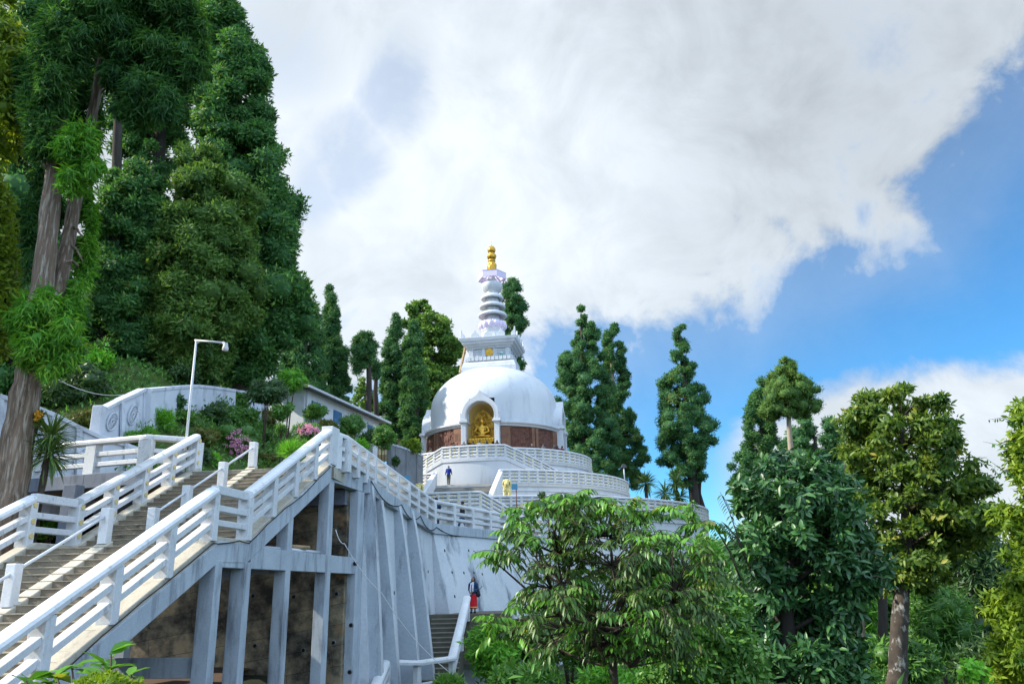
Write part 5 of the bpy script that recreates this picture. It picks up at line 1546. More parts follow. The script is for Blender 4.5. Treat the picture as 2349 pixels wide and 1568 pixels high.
tree('cedar_tree', 'cedar with a long exposed grey trunk beside the broken topped cedar', 'tree', 105,
     [(745, 1394, 1414), (780, 1382, 1430), (830, 1376, 1448), (870, 1380, 1450), (930, 1388, 1452), (990, 1396, 1468), (1050, 1402, 1488), (1085, 1404, 1488), (1115, 1420, 1465)], [(1410, 1200, 18), (1406, 1000, 15), (1402, 760, 6)], 'cedar_far', 'barkl', nc=178, nl=302, leaf=(0.337, 0.112), rc=(.26, .6, 1.5), core=.72, group=GS, limbs=14, hollow=.5)
tree('cedar_tree', 'lone cedar against blue sky with three bare stems at its foot', 'tree', 98,
     [(748, 1545, 1570), (790, 1535, 1582), (840, 1530, 1595), (870, 1515, 1612), (930, 1508, 1628), (985, 1502, 1645), (1030, 1510, 1640), (1070, 1515, 1625), (1115, 1535, 1600)], [(1598, 1190, 24), (1585, 1050, 21), (1572, 900, 14), (1558, 760, 4)], 'cedar_far', 'barkd', nc=163, nl=302, leaf=(0.309, 0.106), rc=(.25, .55, 1.35), core=.68, group=GS, limbs=22, hollow=.45)
rt_ = [o for o in COL.objects if o.name.startswith('cedar_tree') and 'lone cedar' in o.get('label', '')][0]
mb = MB()
for pts in (((1606, 1190, .3), (1602, 1080, .26), (1594, 1000, .16)), ((1606, 1195, .34), (1614, 1165, .3), (1604, 1130, .24), (1608, 1060, .2), (1622, 1010, .1))):
    mb.tube([P(x, y, 98.5) for x, y, r in pts], [r * .9 for x, y, r in pts], 8)
mb.build('bare_stem', M['barkd'], rt_, smooth=True)
tree('cedar_tree', 'pruned cedar with a lollipop crown on a bare pale trunk', 'tree', 62,
     [(822, 1788, 1812), (848, 1766, 1838), (880, 1748, 1860), (915, 1740, 1876), (945, 1742, 1872), (954, 1770, 1850)], [(1820, 1200, 16), (1815, 1050, 13), (1808, 940, 10), (1800, 840, 4)], 'cedar_olive', 'barkl', nc=170, nl=150, leaf=(.22, .055), rc=(.24, .3, .6), core=.75, group=GS, limbs=6)
tree('cedar_tree', 'ragged dark cedar behind the lollipop crowned one', 'tree', 68,
     [(872, 1738, 1760), (910, 1718, 1775), (960, 1705, 1790), (1010, 1695, 1790), (1060, 1675, 1780), (1110, 1672, 1770), (1180, 1690, 1770)], [(1745, 1240, 20), (1748, 1050, 16), (1748, 880, 5)], 'cedar_far', 'barkd', nc=140, nl=248, leaf=(0.252, 0.086), rc=(.26, .45, 1.0), core=.65, group=GS, limbs=14)
tree('cedar_tree', 'rounded dark evergreen filling the gap behind the golden topped broadleaf', 'tree', 80,
     [(955, 1830, 1900), (985, 1800, 1930), (1040, 1780, 1950), (1120, 1770, 1960), (1240, 1770, 1960)], [(1870, 1300, 20), (1870, 1000, 8)], 'cedar_far', 'barkd', nc=125, nl=248, leaf=(0.337, 0.132), rc=(.22, .7, 1.5), core=.8, group=GS, limbs=0)
# ------------------------------------------------------------------ garden shrubs on the slope
GG = 'garden shrubs on the slope above the stairs'
def shrub(name, label, cat, x, y, rx, ry, d, mat, nc=14, nl=60, leaf=(.2, .09), shape=4, group=None, core=.72, up=.1, droop=.1, tint=.42, flat=.85, stem=True, rcf=.42, shell=.5):
    """a bush of picture size rx, ry at distance d; round in plan"""
    if group == GG:      # stand the bush where its foot meets the slope
        for k in range(240):
            dd = 25.5 + k * .25; p = P(x, y + ry * .8, dd)
            if hill_dist(p.x, p.y) > -.3 and hill_z(p.x, p.y) >= p.z:
                if abs(dd - d) < 14: d = dd
                break
    s = FP / d; w, h = rx / s, ry / s; c0 = P(x, y, d)
    base = V((c0.x, c0.y, min(c0.z - h * .9, ground_z(c0.x, c0.y) + .05 if abs(ground_z(c0.x, c0.y) - c0.z) < 4 * h + 1.5 else c0.z - h)))
    root = thing(name, label, cat, base, group)
    lv = Leaves()
    for i in range(nc):
        u = rng.normal(size=3); u /= np.linalg.norm(u); q = rng.random() ** .4 * (1 - rcf * .75)
        c = c0 + V((u[0] * w * q, u[1] * w * q, u[2] * h * q))
        r = rcf * min(w, h) * (1 + .2 * rng.normal())
        clump(lv, c, (r * (1.15 if w > h else 1), r, r * flat), nl, leaf[0], leaf[1], up, droop, tint + .1 * rng.normal(), core, shell=shell)
    lv.build('crown', LM[mat], root, shape)
    if stem:
        mb = MB()
        for k in range(3):
            a = rng.random() * 6.28; e = c0 + V((math.cos(a) * w * .35, math.sin(a) * w * .35, h * .1))
            mb.tube([base + V((math.cos(a) * .04, math.sin(a) * .04, -.1)), base.lerp(e, .5) + V(rng.normal(size=3) * .03), e], [.03 + .02 * w, .025 + .01 * w, .012], 6)
        mb.build('stem', M['twig'], root, smooth=True)
    return root


def flowers(root, x, y, rx, ry, d, n, mat, size=.16, name='blossom'):
    crown = [c for c in COL.objects if c.parent == root and c.name.startswith('crown')]
    if crown and root.name.startswith('flowering'):
        cy = np.empty(len(crown[0].data.vertices) * 3); crown[0].data.vertices.foreach_get('co', cy); d = float(cy.reshape(-1, 3)[:, 1].mean()) - .35 * rx / FP * d
    s = FP / d; lv = Leaves()
    for i in range(n):
        a = rng.random() * 6.28; q = rng.random() ** .5
        c = P(x + math.cos(a) * rx * q, y + math.sin(a) * ry * q, d - (1 - q * q) ** .5 * rx / s * .95 - .05)
        m_ = 13
        u = rdir(m_)
        lv.add(np.array(c)[None] + u * size * .25, u, rdir(m_), size * .6, size * .5, np.clip(.5 + .3 * rng.normal(size=m_), 0, 1))
    lv.build(name, LM[mat], root)


GG = 'garden shrubs on the slope above the stairs'
r = shrub('flowering_bush', 'pink flowering bush nearest the stairs, covered in blossom', 'bush', 545, 1008, 52, 44, 31, 'shrub', 26, 90, (.16, .07), group=GG); flowers(r, 543, 1016, 32, 34, 30.6, 85, 'pink', .11)
r = shrub('flowering_bush', 'second pink flowering bush, just above the cap of the right balustrade', 'bush', 704, 994, 40, 28, 35, 'shrub', 22, 80, (.16, .07), group=GG); flowers(r, 706, 986, 26, 14, 34.4, 50, 'pink', .11)
shrub('small_tree', 'dark rounded garden tree with a leaning stem below the teal roof', 'tree', 612, 900, 46, 46, 42, 'shrubd', 34, 90, (.24, .09), group=GG, flat=.7)
shrub('small_tree', 'bright green round garden tree beside the white building', 'tree', 666, 872, 37, 36, 46, 'bright', 30, 100, (.24, .07), group=GG)
shrub('small_tree', 'slender dark leaved shrub in front of the emblem wall, right of the lamp post', 'shrub', 486, 862, 28, 40, 36, 'shrubd', 20, 60, (.26, .09), group=GG, core=.4)
shrub('shrub', 'broad leaved shrub with upright stems against the emblem wall, left of the lamp post', 'shrub', 398, 930, 24, 34, 34, 'dark', 14, 36, (.3, .15), group=GG, core=.3)
shrub('shrub', 'dark spreading bush under the windows of the white building', 'shrub', 722, 945, 36, 20, 48, 'shrub', 24, 80, (.22, .07), group=GG)
shrub('topiary_bush', 'clipped bush in front of the white building, left of the pair of round bushes', 'bush', 806, 976, 34, 30, 50, 'shrub', 30, 100, (.2, .06), group=GG)
shrub('topiary_bush', 'tall clipped bush next to the grey garden wall', 'bush', 882, 1004, 29, 38, 55, 'shrub', 30, 100, (.22, .07), group=GG)
shrub('topiary_bush', 'lime green clipped bush on top of the grey garden wall', 'bush', 946, 1022, 27, 18, 68, 'lime', 24, 100, (.26, .09), group=GG)
shrub('topiary_bush', 'small dark ball shaped bush on a stem below the grey garden wall', 'bush', 906, 1056, 12, 12, 58, 'shrubd', 12, 60, (.2, .08), group=GG)
shrub('shrub', 'reddish tipped shrub between the two clipped bushes and the path', 'shrub', 800, 1012, 22, 16, 44, 'rust', 14, 70, (.2, .07), group=GG)
shrub('shrub', 'fern like green tuft by the path railing', 'fern', 828, 1024, 20, 16, 42, 'bright', 12, 50, (.4, .05), group=GG, droop=.4, core=.3)
shrub('grass_tuft', 'spiky green grass tuft above the central handrail', 'grass tuft', 668, 1034, 26, 20, 30, 'bright', 10, 90, (.42, .025), group=GG, up=.7, core=.3)
shrub('shrub', 'big leaved green plant in the bed at the head of the stairs', 'plant', 492, 1056, 13, 13, 27.2, 'bright', 7, 14, (.26, .2), group=GG, core=.2)
shrub('lily_clump', 'clump of bright arching lily leaves below the emblem wall', 'plant', 362, 966, 40, 22, 31, 'bright', 22, 50, (.45, .05), group=GG, up=.6, droop=.1, core=.4)
shrub('lily_clump', 'second lily clump right of the bright arching one, dotted with white flowers', 'plant', 420, 958, 26, 20, 32.5, 'shrub', 14, 50, (.3, .06), group=GG, up=.4, core=.4)
shrub('shrub', 'dense green mound of ground shrubs under the emblem wall', 'shrub', 330, 1000, 46, 26, 29.5, 'bright', 26, 110, (.12, .05), group=GG, tint=.25)
shrub('shrub', 'rusty red twigged shrub left of the pink blossom', 'shrub', 478, 1000, 34, 30, 30, 'rust', 22, 80, (.14, .05), group=GG)
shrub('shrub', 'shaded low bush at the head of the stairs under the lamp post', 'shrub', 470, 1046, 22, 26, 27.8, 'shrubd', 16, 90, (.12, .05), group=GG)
shrub('shrub', 'large green rhododendron bush behind the pink blossom', 'shrub', 556, 958, 44, 30, 35, 'shrub', 24, 80, (.2, .08), group=GG)
shrub('shrub', 'dark bush right of the lamp post and left of the rhododendron', 'shrub', 498, 950, 34, 32, 33, 'shrubd', 24, 80, (.18, .07), group=GG)
shrub('shrub', 'pale flowered bush below the end of the emblem wall', 'shrub', 545, 918, 38, 20, 41, 'shrub', 20, 70, (.22, .09), group=GG)
shrub('shrub', 'ball shaped dark bush right of the pink blossom', 'shrub', 613, 1004, 13, 15, 32, 'shrubd', 10, 80, (.12, .05), group=GG)
shrub('shrub', 'ball shaped green bush above the upper end of the central handrail', 'shrub', 645, 985, 14, 14, 35, 'shrub', 10, 80, (.12, .05), group=GG)
shrub('shrub', 'olive bush above the top step near the right balustrade', 'shrub', 612, 1052, 26, 18, 28, 'rust', 18, 80, (.12, .05), group=GG, tint=.25)
shrub('shrub', 'yellowing bush at mid slope between the dark tree and the pink bushes', 'shrub', 612, 958, 30, 26, 37, 'rust', 18, 80, (.16, .06), group=GG, tint=.3)
shrub('shrub', 'green bush left of the second pink bush', 'shrub', 652, 944, 30, 26, 39, 'shrub', 18, 80, (.18, .07), group=GG)
shrub('shrub', 'loose bush below the second pink bush', 'shrub', 690, 1030, 24, 20, 31, 'shrub', 16, 80, (.16, .06), group=GG)
shrub('shrub', 'brownish bush right of the second pink bush', 'shrub', 752, 978, 30, 16, 44, 'rust', 16, 80, (.18, .07), group=GG)
shrub('shrub', 'dark bush in the gap between the clipped bushes', 'shrub', 848, 1000, 22, 26, 57, 'shrubd', 16, 70, (.22, .08), group=GG)
shrub('shrub', 'dark shrubs behind the second leaning trunk', 'shrub', 200, 880, 60, 50, 33, 'shrubd', 34, 90, (.26, .09), group=GG)
shrub('shrub', 'yellow green creeper lit between the dark trunks', 'creeper', 222, 830, 40, 46, 36, 'bright', 20, 50, (.22, .11), group=GG, core=.2, tint=.6)
shrub('shrub', 'dark bush behind the ramp wall beside the big trunk', 'shrub', 130, 905, 60, 44, 31.5, 'shrubd', 34, 90, (.24, .09), group=GG)
shrub('shrub', 'twiggy shadowed bush at the low end of the emblem wall', 'shrub', 190, 962, 40, 26, 31, 'rust', 20, 80, (.18, .05), group=GG, tint=.2)
shrub('shrub', 'dark undergrowth bush behind the emblem wall under the cedars', 'shrub', 420, 862, 60, 26, 46, 'shrubd', 26, 80, (.3, .1), group=GG)
shrub('shrub', 'low clipped bush under the level balustrade next to the big trunk', 'bush', 85, 1065, 24, 16, 25.6, 'shrub', 12, 80, (.12, .05), group=GG)
shrub('shrub', 'green bush seen through the rails of the stair landing', 'shrub', 118, 1212, 44, 34, 21.5, 'bright', 20, 90, (.14, .06), group=GG, tint=.25)
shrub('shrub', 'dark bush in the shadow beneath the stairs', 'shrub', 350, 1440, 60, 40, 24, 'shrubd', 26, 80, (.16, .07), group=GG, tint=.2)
# loose ground cover over the slope, too small to count
lv = Leaves()
pts = []
while len(pts) < 9000:
    x = rng.uniform(-30, 4); y = rng.uniform(26.6, 66)
    d = hill_dist(x, y)
    if d < .25 or d > 24: continue
    pts.append((x, y, hill_z(x, y)))
pts = np.array(pts)
for k in range(5):
    n = len(pts); u = rdir(n); u[:, 2] = np.abs(u[:, 2]) + .35
    lv.add(pts + rng.normal(size=(n, 3)) * [.2, .2, .09], u, rdir(n), .24 * (.6 + .8 * rng.random(n)), .09, np.clip(.35 + .25 * rng.normal(size=n), 0, 1))
o = lv.build('ground_cover', LM['shrub']); tag(o, 'low leafy ground cover over the garden slope', 'ground cover', kind='stuff')


def strap(name, label, x, y, d, base, L_, n, mat='strap', w=.05, cat='plant', group=None, tr=.05, heads=None):
    heads = heads or [(x, y)]
    root = thing(name, label, cat, P(*base, d), group)
    lv = Leaves()
    for (hx, hy) in heads:
        c = P(hx, hy, d)
        u = rdir(n); u[:, 2] = u[:, 2] * .9 + .25
        lv.add(np.array(c)[None] + unit(u) * .05, u, np.array([[0, 0, 1]]) + rdir(n) * .3, L_ * (.75 + .4 * rng.random(n)), w, np.clip(.45 + .22 * rng.normal(size=n), 0, 1), .28)
        mb = MB()
        b = P(*base, d); zg = ground_z(b.x, b.y)
        mb.tube([V((b.x, b.y, min(b.z, zg))), b.lerp(c, .5) + V((.03, 0, 0)), c], [tr * 1.2, tr, tr * .9], 8); mb.build('trunk', M['twig'], root, smooth=True)
    lv.build('crown', LM[mat], root, 8)
    return root


strap('cordyline', 'spiky cordyline with drooping strap leaves beside the leaning trunk', 117, 1000, 19.8, (84, 1140), .72, 190, heads=[(117, 1000), (112, 1045)], cat='palm like plant', w=.045, tr=.07)
GY = 'spiky yuccas on the lowest terrace'
strap('yucca', 'leftmost of the three spiky yuccas, alone next to the thin lamp post', 1482, 1108, 88, (1484, 1170), 1.6, 90, w=.17, cat='yucca', group=GY, tr=.16)
strap('yucca', 'middle yucca, its head lower than its neighbours', 1525, 1130, 86, (1527, 1175), 1.5, 80, w=.17, cat='yucca', group=GY, tr=.16)
strap('yucca', 'rightmost yucca with two heads, nearest the bare stems of the lone cedar', 1555, 1115, 87, (1556, 1180), 1.5, 80, w=.17, cat='yucca', group=GY, tr=.16, heads=[(1550, 1108), (1560, 1140)])
shrub('small_conifer', 'small conical conifer beside the path railing under the lowest terrace', 'small tree', 1217, 1172, 16, 22, 55, 'shrub', 16, 60, (.22, .06), up=.5)
shrub('potted_plant', 'little plant standing on the coping of the lowest terrace', 'plant', 1243, 1136, 11, 9, 60, 'shrubd', 6, 40, (.24, .07), up=.4, core=.4)
# an orange leaved climber on the leaning trunk
shrub('creeper', 'orange leaved creeper on a mossy stump right of the big leaning trunk', 'creeper', 84, 962, 12, 26, 19.6, 'rust', 12, 40, (.14, .06), core=.6)
rt = COL.objects['creeper']; flowers(rt, 88, 955, 8, 22, 19.4, 5, 'orange', .1, 'orange_leaf')

# ------------------------------------------------------------------ foreground and right hand trees
def woody(root, start, r0, forks, bark, name='branch'):
    """main stem and forks as one branching surface; forks = [(polyline of points, radius0, radius1)]"""
    mb = MB()
    for pts, a, b in forks:
        n = len(pts); mb.tube(pts, [a + (b - a) * i / (n - 1) for i in range(n)], 7)
    return mb.build(name, M[bark], root, smooth=True)


def compound(lv, p, d, L_, npair, ll, lw, tint, droop=.5):
    """pinnate leaf: rachis from p along d with drooping leaflets"""
    d = V(d).normalized(); s = d.cross(ZV)
    s = s.normalized() if s.length > .1 else V((1, 0, 0))
    pos, dr, nr = [], [], []
    rach = []
    for i in range(npair + 1):
        t = (i + .6) / (npair + .6); q = p + d * L_ * t - ZV * (droop * .45 * L_ * t * t)
        rach.append(q)
        if i == npair: pos.append(q); dr.append(d - ZV * droop * 1.2); nr.append(ZV + d * .3); break
        for sg in (-1, 1):
            pos.append(q); dr.append(s * sg * .85 + d * .55 - ZV * (droop * .85 + .25 * random.random())); nr.append(ZV * .9 + s * sg * .5)
    n = len(pos)
    lv.add(np.array(pos), np.array(dr) + rng.normal(size=(n, 3)) * .14, np.array(nr) + rng.normal(size=(n, 3)) * .2, ll * (.75 + .4 * rng.random(n)), lw, np.clip(tint + rng.normal(size=n) * .08, 0, 1), .22)
    return [p] + rach


def feather_tree(name, label, d, sil, trunk, tips, ll, L_, npair, bark='twig', per=(3, 5), lw=.34, deep=.8, trunk_w=None):
    s = FP / d
    root = thing(name, label, 'tree', P(*trunk[0], d))
    young, old = Leaves(), Leaves(); mb = MB()
    def limb(pts, a, b): n = len(pts); mb.tube(pts, [a + (b - a) * i / (n - 1) for i in range(n)], 7)
    tp = [P(x, y, d) for x, y in trunk]
    g = ground_z(tp[0].x, tp[0].y)
    if tp[0].z > g: tp.insert(0, V((tp[0].x, tp[0].y, g)))
    limb(tp, *trunk_w)
    ys = np.array([q[0] for q in sil], float); ws = np.array([q[2] - q[1] for q in sil], float)
    yy = np.linspace(ys[0], ys[-1], 100); cdf = np.cumsum(np.interp(yy, ys, ws)); cdf = cdf / cdf[-1]
    mains = []
    for i in range(11):
        y = float(np.interp((i + .5) / 11, cdf, yy)); xl, xr = interp(sil, y); a = i * 2.4
        m_ = P((xl + xr) / 2 + math.cos(a) * (xr - xl) * .30, y + 40, d) + V((0, math.sin(a) * (xr - xl) / 2 / s * deep * .5, 0))
        st_ = tp[-1].lerp(tp[-2], .5 * rng.random())
        k = st_.lerp(m_, .5) + V(rng.normal(size=3) * .14) - ZV * .08
        mains.append([st_, st_.lerp(k, .55) + V(rng.normal(size=3) * .05), k, k.lerp(m_, .5) + V(rng.normal(size=3) * .06), m_])
        limb(mains[-1], trunk_w[1] * .75, .013)
    for i in range(tips):
        y = float(np.interp((i + rng.random()) / tips, cdf, yy)); xl, xr = interp(sil, y)
        a = rng.random() * 6.283; q = .2 + .86 * rng.random() ** .65
        hw_ = (xr - xl) / 2
        tip = P((xl + xr) / 2 + math.cos(a) * hw_ * q, y, d) + V((0, math.sin(a) * hw_ / s * q * deep, 0))
        best = min((p for m_ in mains for p in m_[2:]), key=lambda p: (p - tip).length + (1.0 if p.z > tip.z + .1 else 0))
        mid = best.lerp(tip, .55) + V(rng.normal(size=3) * .08) - ZV * .04
        limb([best, mid, tip], .013, .005)
        out = (tip - best); out = out.normalized() if out.length > .01 else V((0, 0, 1))
        fresh = rng.random() < .22 + .4 * (q > .85) * (y < 1300)
        lv = young if fresh else old
        tn = np.clip((.55 if fresh else .35) + .2 * rng.normal(), .02, 1)
        for k in range(rng.integers(*per)):
            a2 = rng.random() * 6.28
            dd = V((math.cos(a2), math.sin(a2), 0)) * .8 + out * .6 + ZV * (.3 * rng.normal() + .1)
            rr_ = compound(lv, tip + V(rng.normal(size=3) * .04), dd, L_ * (.6 + .6 * rng.random()), npair, ll, ll * lw * .8, float(tn), .6 + .6 * rng.random())
            mb.tube(rr_, .004, 4)
    old.build('old_leaves', LM['olivebronze'], root, 8); young.build('young_leaves', LM['fore'], root, 8)
    mb.build('branch', M[bark], root, smooth=True)
    return root


# tree with feathered drooping leaves in the centre foreground
FD = 11.5
feather_tree('feather_leaved_tree', 'leafy foreground tree with drooping feathered leaves below the pagoda', FD,
             [(1150, 1290, 1345), (1175, 1225, 1400), (1205, 1190, 1500), (1250, 1165, 1590), (1300, 1165, 1640), (1350, 1185, 1650), (1400, 1190, 1640), (1450, 1190, 1600), (1500, 1210, 1560)],
             [(1412, 1640), (1408, 1560), (1404, 1470)], 255, .135, .32, 5, per=(3, 5), trunk_w=(.075, .05))
lv = Leaves(); mb = MB()
for (x, y) in ((1290, 1130), (1325, 1128), (1300, 1150), (1345, 1145), (1265, 1160), (1435, 1160), (1465, 1150), (1450, 1178), (1490, 1170), (1128, 1262), (1138, 1245), (1146, 1270), (1122, 1428), (1136, 1415), (1140, 1445), (1370, 1140), (1400, 1150), (1560, 1178), (1590, 1165), (1600, 1200), (1640, 1195), (1200, 1165), (1185, 1190), (1530, 1160), (1245, 1150)):
    p = P(x, y, FD - .3 + .4 * rng.random())
    for k in range(4):
        a2 = rng.random() * 6.28
        rr_ = compound(lv, p, (math.cos(a2), math.sin(a2) * .7, .3 * rng.normal()), .28, 5, .14, .048, float(.5 + .22 * rng.normal()), .8); mb.tube(rr_, .004, 4)
ftree = COL.objects['feather_leaved_tree']
lv.build('leading_shoot', LM['fore'], ftree, 8)
c_ = P(1404, 1480, FD)
for pts in (((1300, 1330), (1320, 1240), (1300, 1140)), ((1440, 1330), (1470, 1240), (1455, 1160)), ((1230, 1370), (1150, 1300), (1085, 1262)), ((1250, 1420), (1160, 1420), (1085, 1418)), ((1520, 1330), (1570, 1230), (1585, 1175)), ((1260, 1300), (1200, 1220), (1180, 1175)), ((1540, 1390), (1610, 1310), (1650, 1290))):
    q = [c_] + [P(x, y, FD + .1) for x, y in pts]; mb.tube([c_, c_.lerp(q[1], .5) + V((0, 0, -.06)), q[1], q[2], q[3]], [.034, .026, .018, .012, .006], 7)
mb.build('branch', M['twig'], ftree, smooth=True)
# a second feathered tree at the right of it, denser
tree('broadleaf_shrub', 'glossy leaved shrub filling the bottom right of the feather leaved tree', 'shrub', 13.5,
     [(1300, 1590, 1650), (1360, 1540, 1700), (1430, 1500, 1730), (1500, 1480, 1740), (1600, 1470, 1750)], [(1620, 1700, 16), (1610, 1500, 10), (1610, 1380, 5)], 'shrub', 'twig', nc=120, nl=70, leaf=(.12, .05), rc=(.22, .14, .3), core=0, shape=8, droop=.5, up=.1, limbs=30, shell=.2)
# big dark glossy tree
tree('glossy_tree', 'large dark tree of glossy hanging leaves right of the feather leaved tree', 'tree', 15.5,
     [(1045, 1770, 1850), (1065, 1740, 1895), (1090, 1715, 1940), (1130, 1700, 1962), (1200, 1690, 1965), (1260, 1695, 1975), (1310, 1715, 2020), (1350, 1740, 2010), (1395, 1720, 1950), (1460, 1690, 1960), (1590, 1660, 1970)],
     [(1800, 1720, 40), (1805, 1450, 32), (1810, 1250, 22), (1815, 1110, 8)], 'dark', 'barkd', nc=300, nl=80, leaf=(.19, .07), rc=(.2, .17, .36), core=.25, shape=8, droop=.55, up=.15, limbs=60, shell=.25, deep=.9, hollow=.45, rough_=.16, var=.3)
gt = COL.objects['glossy_tree']
for pts in (((1730, 1330), (1700, 1250), (1672, 1170), (1652, 1128)), ((1700, 1330), (1672, 1262), (1648, 1222), (1630, 1192)), ((1715, 1290), (1690, 1232), (1668, 1205), (1655, 1195)), ((1960, 1330), (2010, 1320), (2040, 1330), (2050, 1345)), ((1950, 1280), (1990, 1262), (2005, 1270), (2015, 1285))):
    q = [P(x, y, 14.8) for x, y in pts]; lv = Leaves(); mb = MB(); mb.tube(q, [.02, .014, .008, .004], 6); tw = mb.build('arching_twig', M['twig'], gt, smooth=True)
    for i in range(len(q) - 1):
        for k in range(7):
            t = k / 7; p = q[i].lerp(q[i + 1], t); d = (q[i + 1] - q[i]).normalized()
            for sg in (-1, 1):
                dd = np.array([[d.x * .3 + sg * .8, d.y * .3 + rng.normal() * .3, -.75]])
                lv.add(np.array([p]), dd, np.array([[0, -.3, 1.]]), .15, .045, .2 + .2 * rng.random(), .2)
    lv.build('leaf_row', LM['dark'], tw, 8)
# golden topped broadleaf with mottled trunk
tree('broadleaf_tree', 'tall broadleaf tree with a golden sunlit top and mottled dark trunk, right', 'tree', 33,
     [(893, 1975, 2110), (915, 1945, 2165), (950, 1930, 2198), (1000, 1935, 2208), (1060, 1945, 2225), (1110, 1955, 2262), (1170, 1955, 2278), (1230, 1965, 2272), (1280, 1985, 2240), (1325, 2005, 2190), (1355, 2030, 2120)],
     [(2052, 1640, 44), (2060, 1500, 38), (2066, 1380, 34), (2080, 1260, 26), (2075, 1100, 16), (2065, 960, 7)], 'golden', 'barkp', nc=270, nl=100, leaf=(.27, .115), rc=(.19, .38, .9), core=.4, shape=8, droop=.35, up=.1, flat=.5, limbs=60, shell=.3, hollow=.5, rough_=.14, var=.3)
# right edge tree
tree('broadleaf_tree', 'sunlit yellow green tree cut by the right picture edge', 'tree', 24,
     [(915, 2320, 2560), (960, 2305, 2580), (1040, 2300, 2600), (1110, 2320, 2600), (1170, 2295, 2600), (1260, 2300, 2600), (1340, 2305, 2600), (1420, 2285, 2600), (1500, 2300, 2600), (1590, 2320, 2600)],
     [(2450, 1700, 50), (2450, 1400, 40), (2445, 1000, 14)], 'lime', 'bark', nc=260, nl=95, leaf=(.22, .075), rc=(.16, .35, .6), core=.45, shape=8, droop=.4, limbs=20, shell=.3, hollow=.55)
re_ = [o for o in COL.objects if o.get('label') == 'sunlit yellow green tree cut by the right picture edge'][0]
for pts in (((2330, 975), (2300, 958), (2268, 962)), ((2330, 1010), (2290, 1020), (2255, 1012)), ((2325, 1090), (2300, 1078), (2262, 1050)), ((2320, 1075), (2290, 1090), (2278, 1072))):
    q = [P(x, y, 23.5) for x, y in pts]; mb = MB(); lv = Leaves(); mb.tube([q[0], q[0].lerp(q[1], .5) + V((0, 0, .05)), q[1], q[1].lerp(q[2], .5), q[2]], [.02, .014, .01, .006, .003], 5)
    for k in range(26):
        p = q[0].lerp(q[1], rng.random()) if rng.random() < .6 else q[1].lerp(q[2], rng.random()); lv.add(np.array([p]), rdir(1) * .6 + [[0, 0, -.6]], rdir(1), .14, .05, .3)
    tw = mb.build('trailing_twig', M['twig'], re_, smooth=True); lv.build('trailing_leaves', LM['shrub'], tw)

GW = 'thickets and saplings on the lower right slope'
# bamboo-like thickets and dark wood behind
for (lab, x, y, rx, ry, d, m_, lf, t_) in (
    ('pale green bamboo thicket seen left of the mottled trunk', 1955, 1430, 70, 110, 44, 'bright', (.5, .07), .25),
    ('bamboo thicket between the mottled trunk and the right edge tree', 2150, 1420, 80, 100, 42, 'shrub', (.5, .07), .4),
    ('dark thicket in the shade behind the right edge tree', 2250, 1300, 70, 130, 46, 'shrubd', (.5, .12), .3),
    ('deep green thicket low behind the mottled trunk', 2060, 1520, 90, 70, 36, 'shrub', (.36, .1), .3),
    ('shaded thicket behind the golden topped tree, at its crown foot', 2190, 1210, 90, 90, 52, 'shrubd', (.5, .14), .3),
    ('feathery light green bush low between the glossy tree and mottled trunk', 1985, 1330, 50, 70, 48, 'bright', (.45, .06), .35),
    ('broad dark bush at the bottom right corner', 2280, 1530, 90, 60, 27, 'shrubd', (.3, .09), .4),
    ('dim wood edge far behind the golden topped tree', 2130, 1290, 130, 70, 68, 'shrubd', (.7, .22), .4),
    ('dim wood edge far behind the bamboo thicket, next to the glossy tree', 1930, 1320, 100, 70, 66, 'shrub', (.7, .2), .35),
    ('dim wood edge at the far right behind the right edge tree', 2330, 1320, 110, 90, 64, 'shrubd', (.7, .22), .4),
    ('dim wood edge far behind, in the gap right of the mottled trunk', 2190, 1400, 120, 70, 60, 'shrubd', (.6, .2), .4),
    ('low wood edge far behind the two slim trunks', 2000, 1400, 110, 60, 60, 'shrub', (.6, .18), .35),
    ('bush of arching leaves at the bottom, left of the mottled trunk', 1950, 1550, 50, 50, 24, 'shrub', (.26, .07), .4),
):
    shrub('thicket', lab, 'thicket', x, y, rx, ry, d, m_, 40, 120, lf, group=GW, core=.6, droop=.3, tint=t_)
shrub('sapling', 'sapling with pale round leaves at the bottom right edge', 'sapling', 2245, 1545, 34, 36, 15, 'bright', 12, 14, (.14, .09), group=GW, core=0, shape=8, tint=.6)
for (lab, pts) in (('reddish brown slim trunk standing in the bamboo thicket', ((1972, 1520, 22), (1973, 1400, 20), (1974, 1300, 18))), ('thin grey trunk left of the mottled trunk', ((2022, 1560, 16), (2026, 1420, 14), (2022, 1330, 12)))):
    p3 = [P(x, y, 40) for x, y, w in pts]; p3.insert(0, V((p3[0].x, p3[0].y, ground_z(p3[0].x, 40)))); 
    mb = MB(); mb.tube(p3 + [p3[-1] + ZV * 6], [.26, .24, .22, .2, .1], 10); t_ = mb.build('bare_trunk', M['bark' if 'brown' in lab else 'barkd'], smooth=True); tag(t_, lab, 'tree trunk', GW)
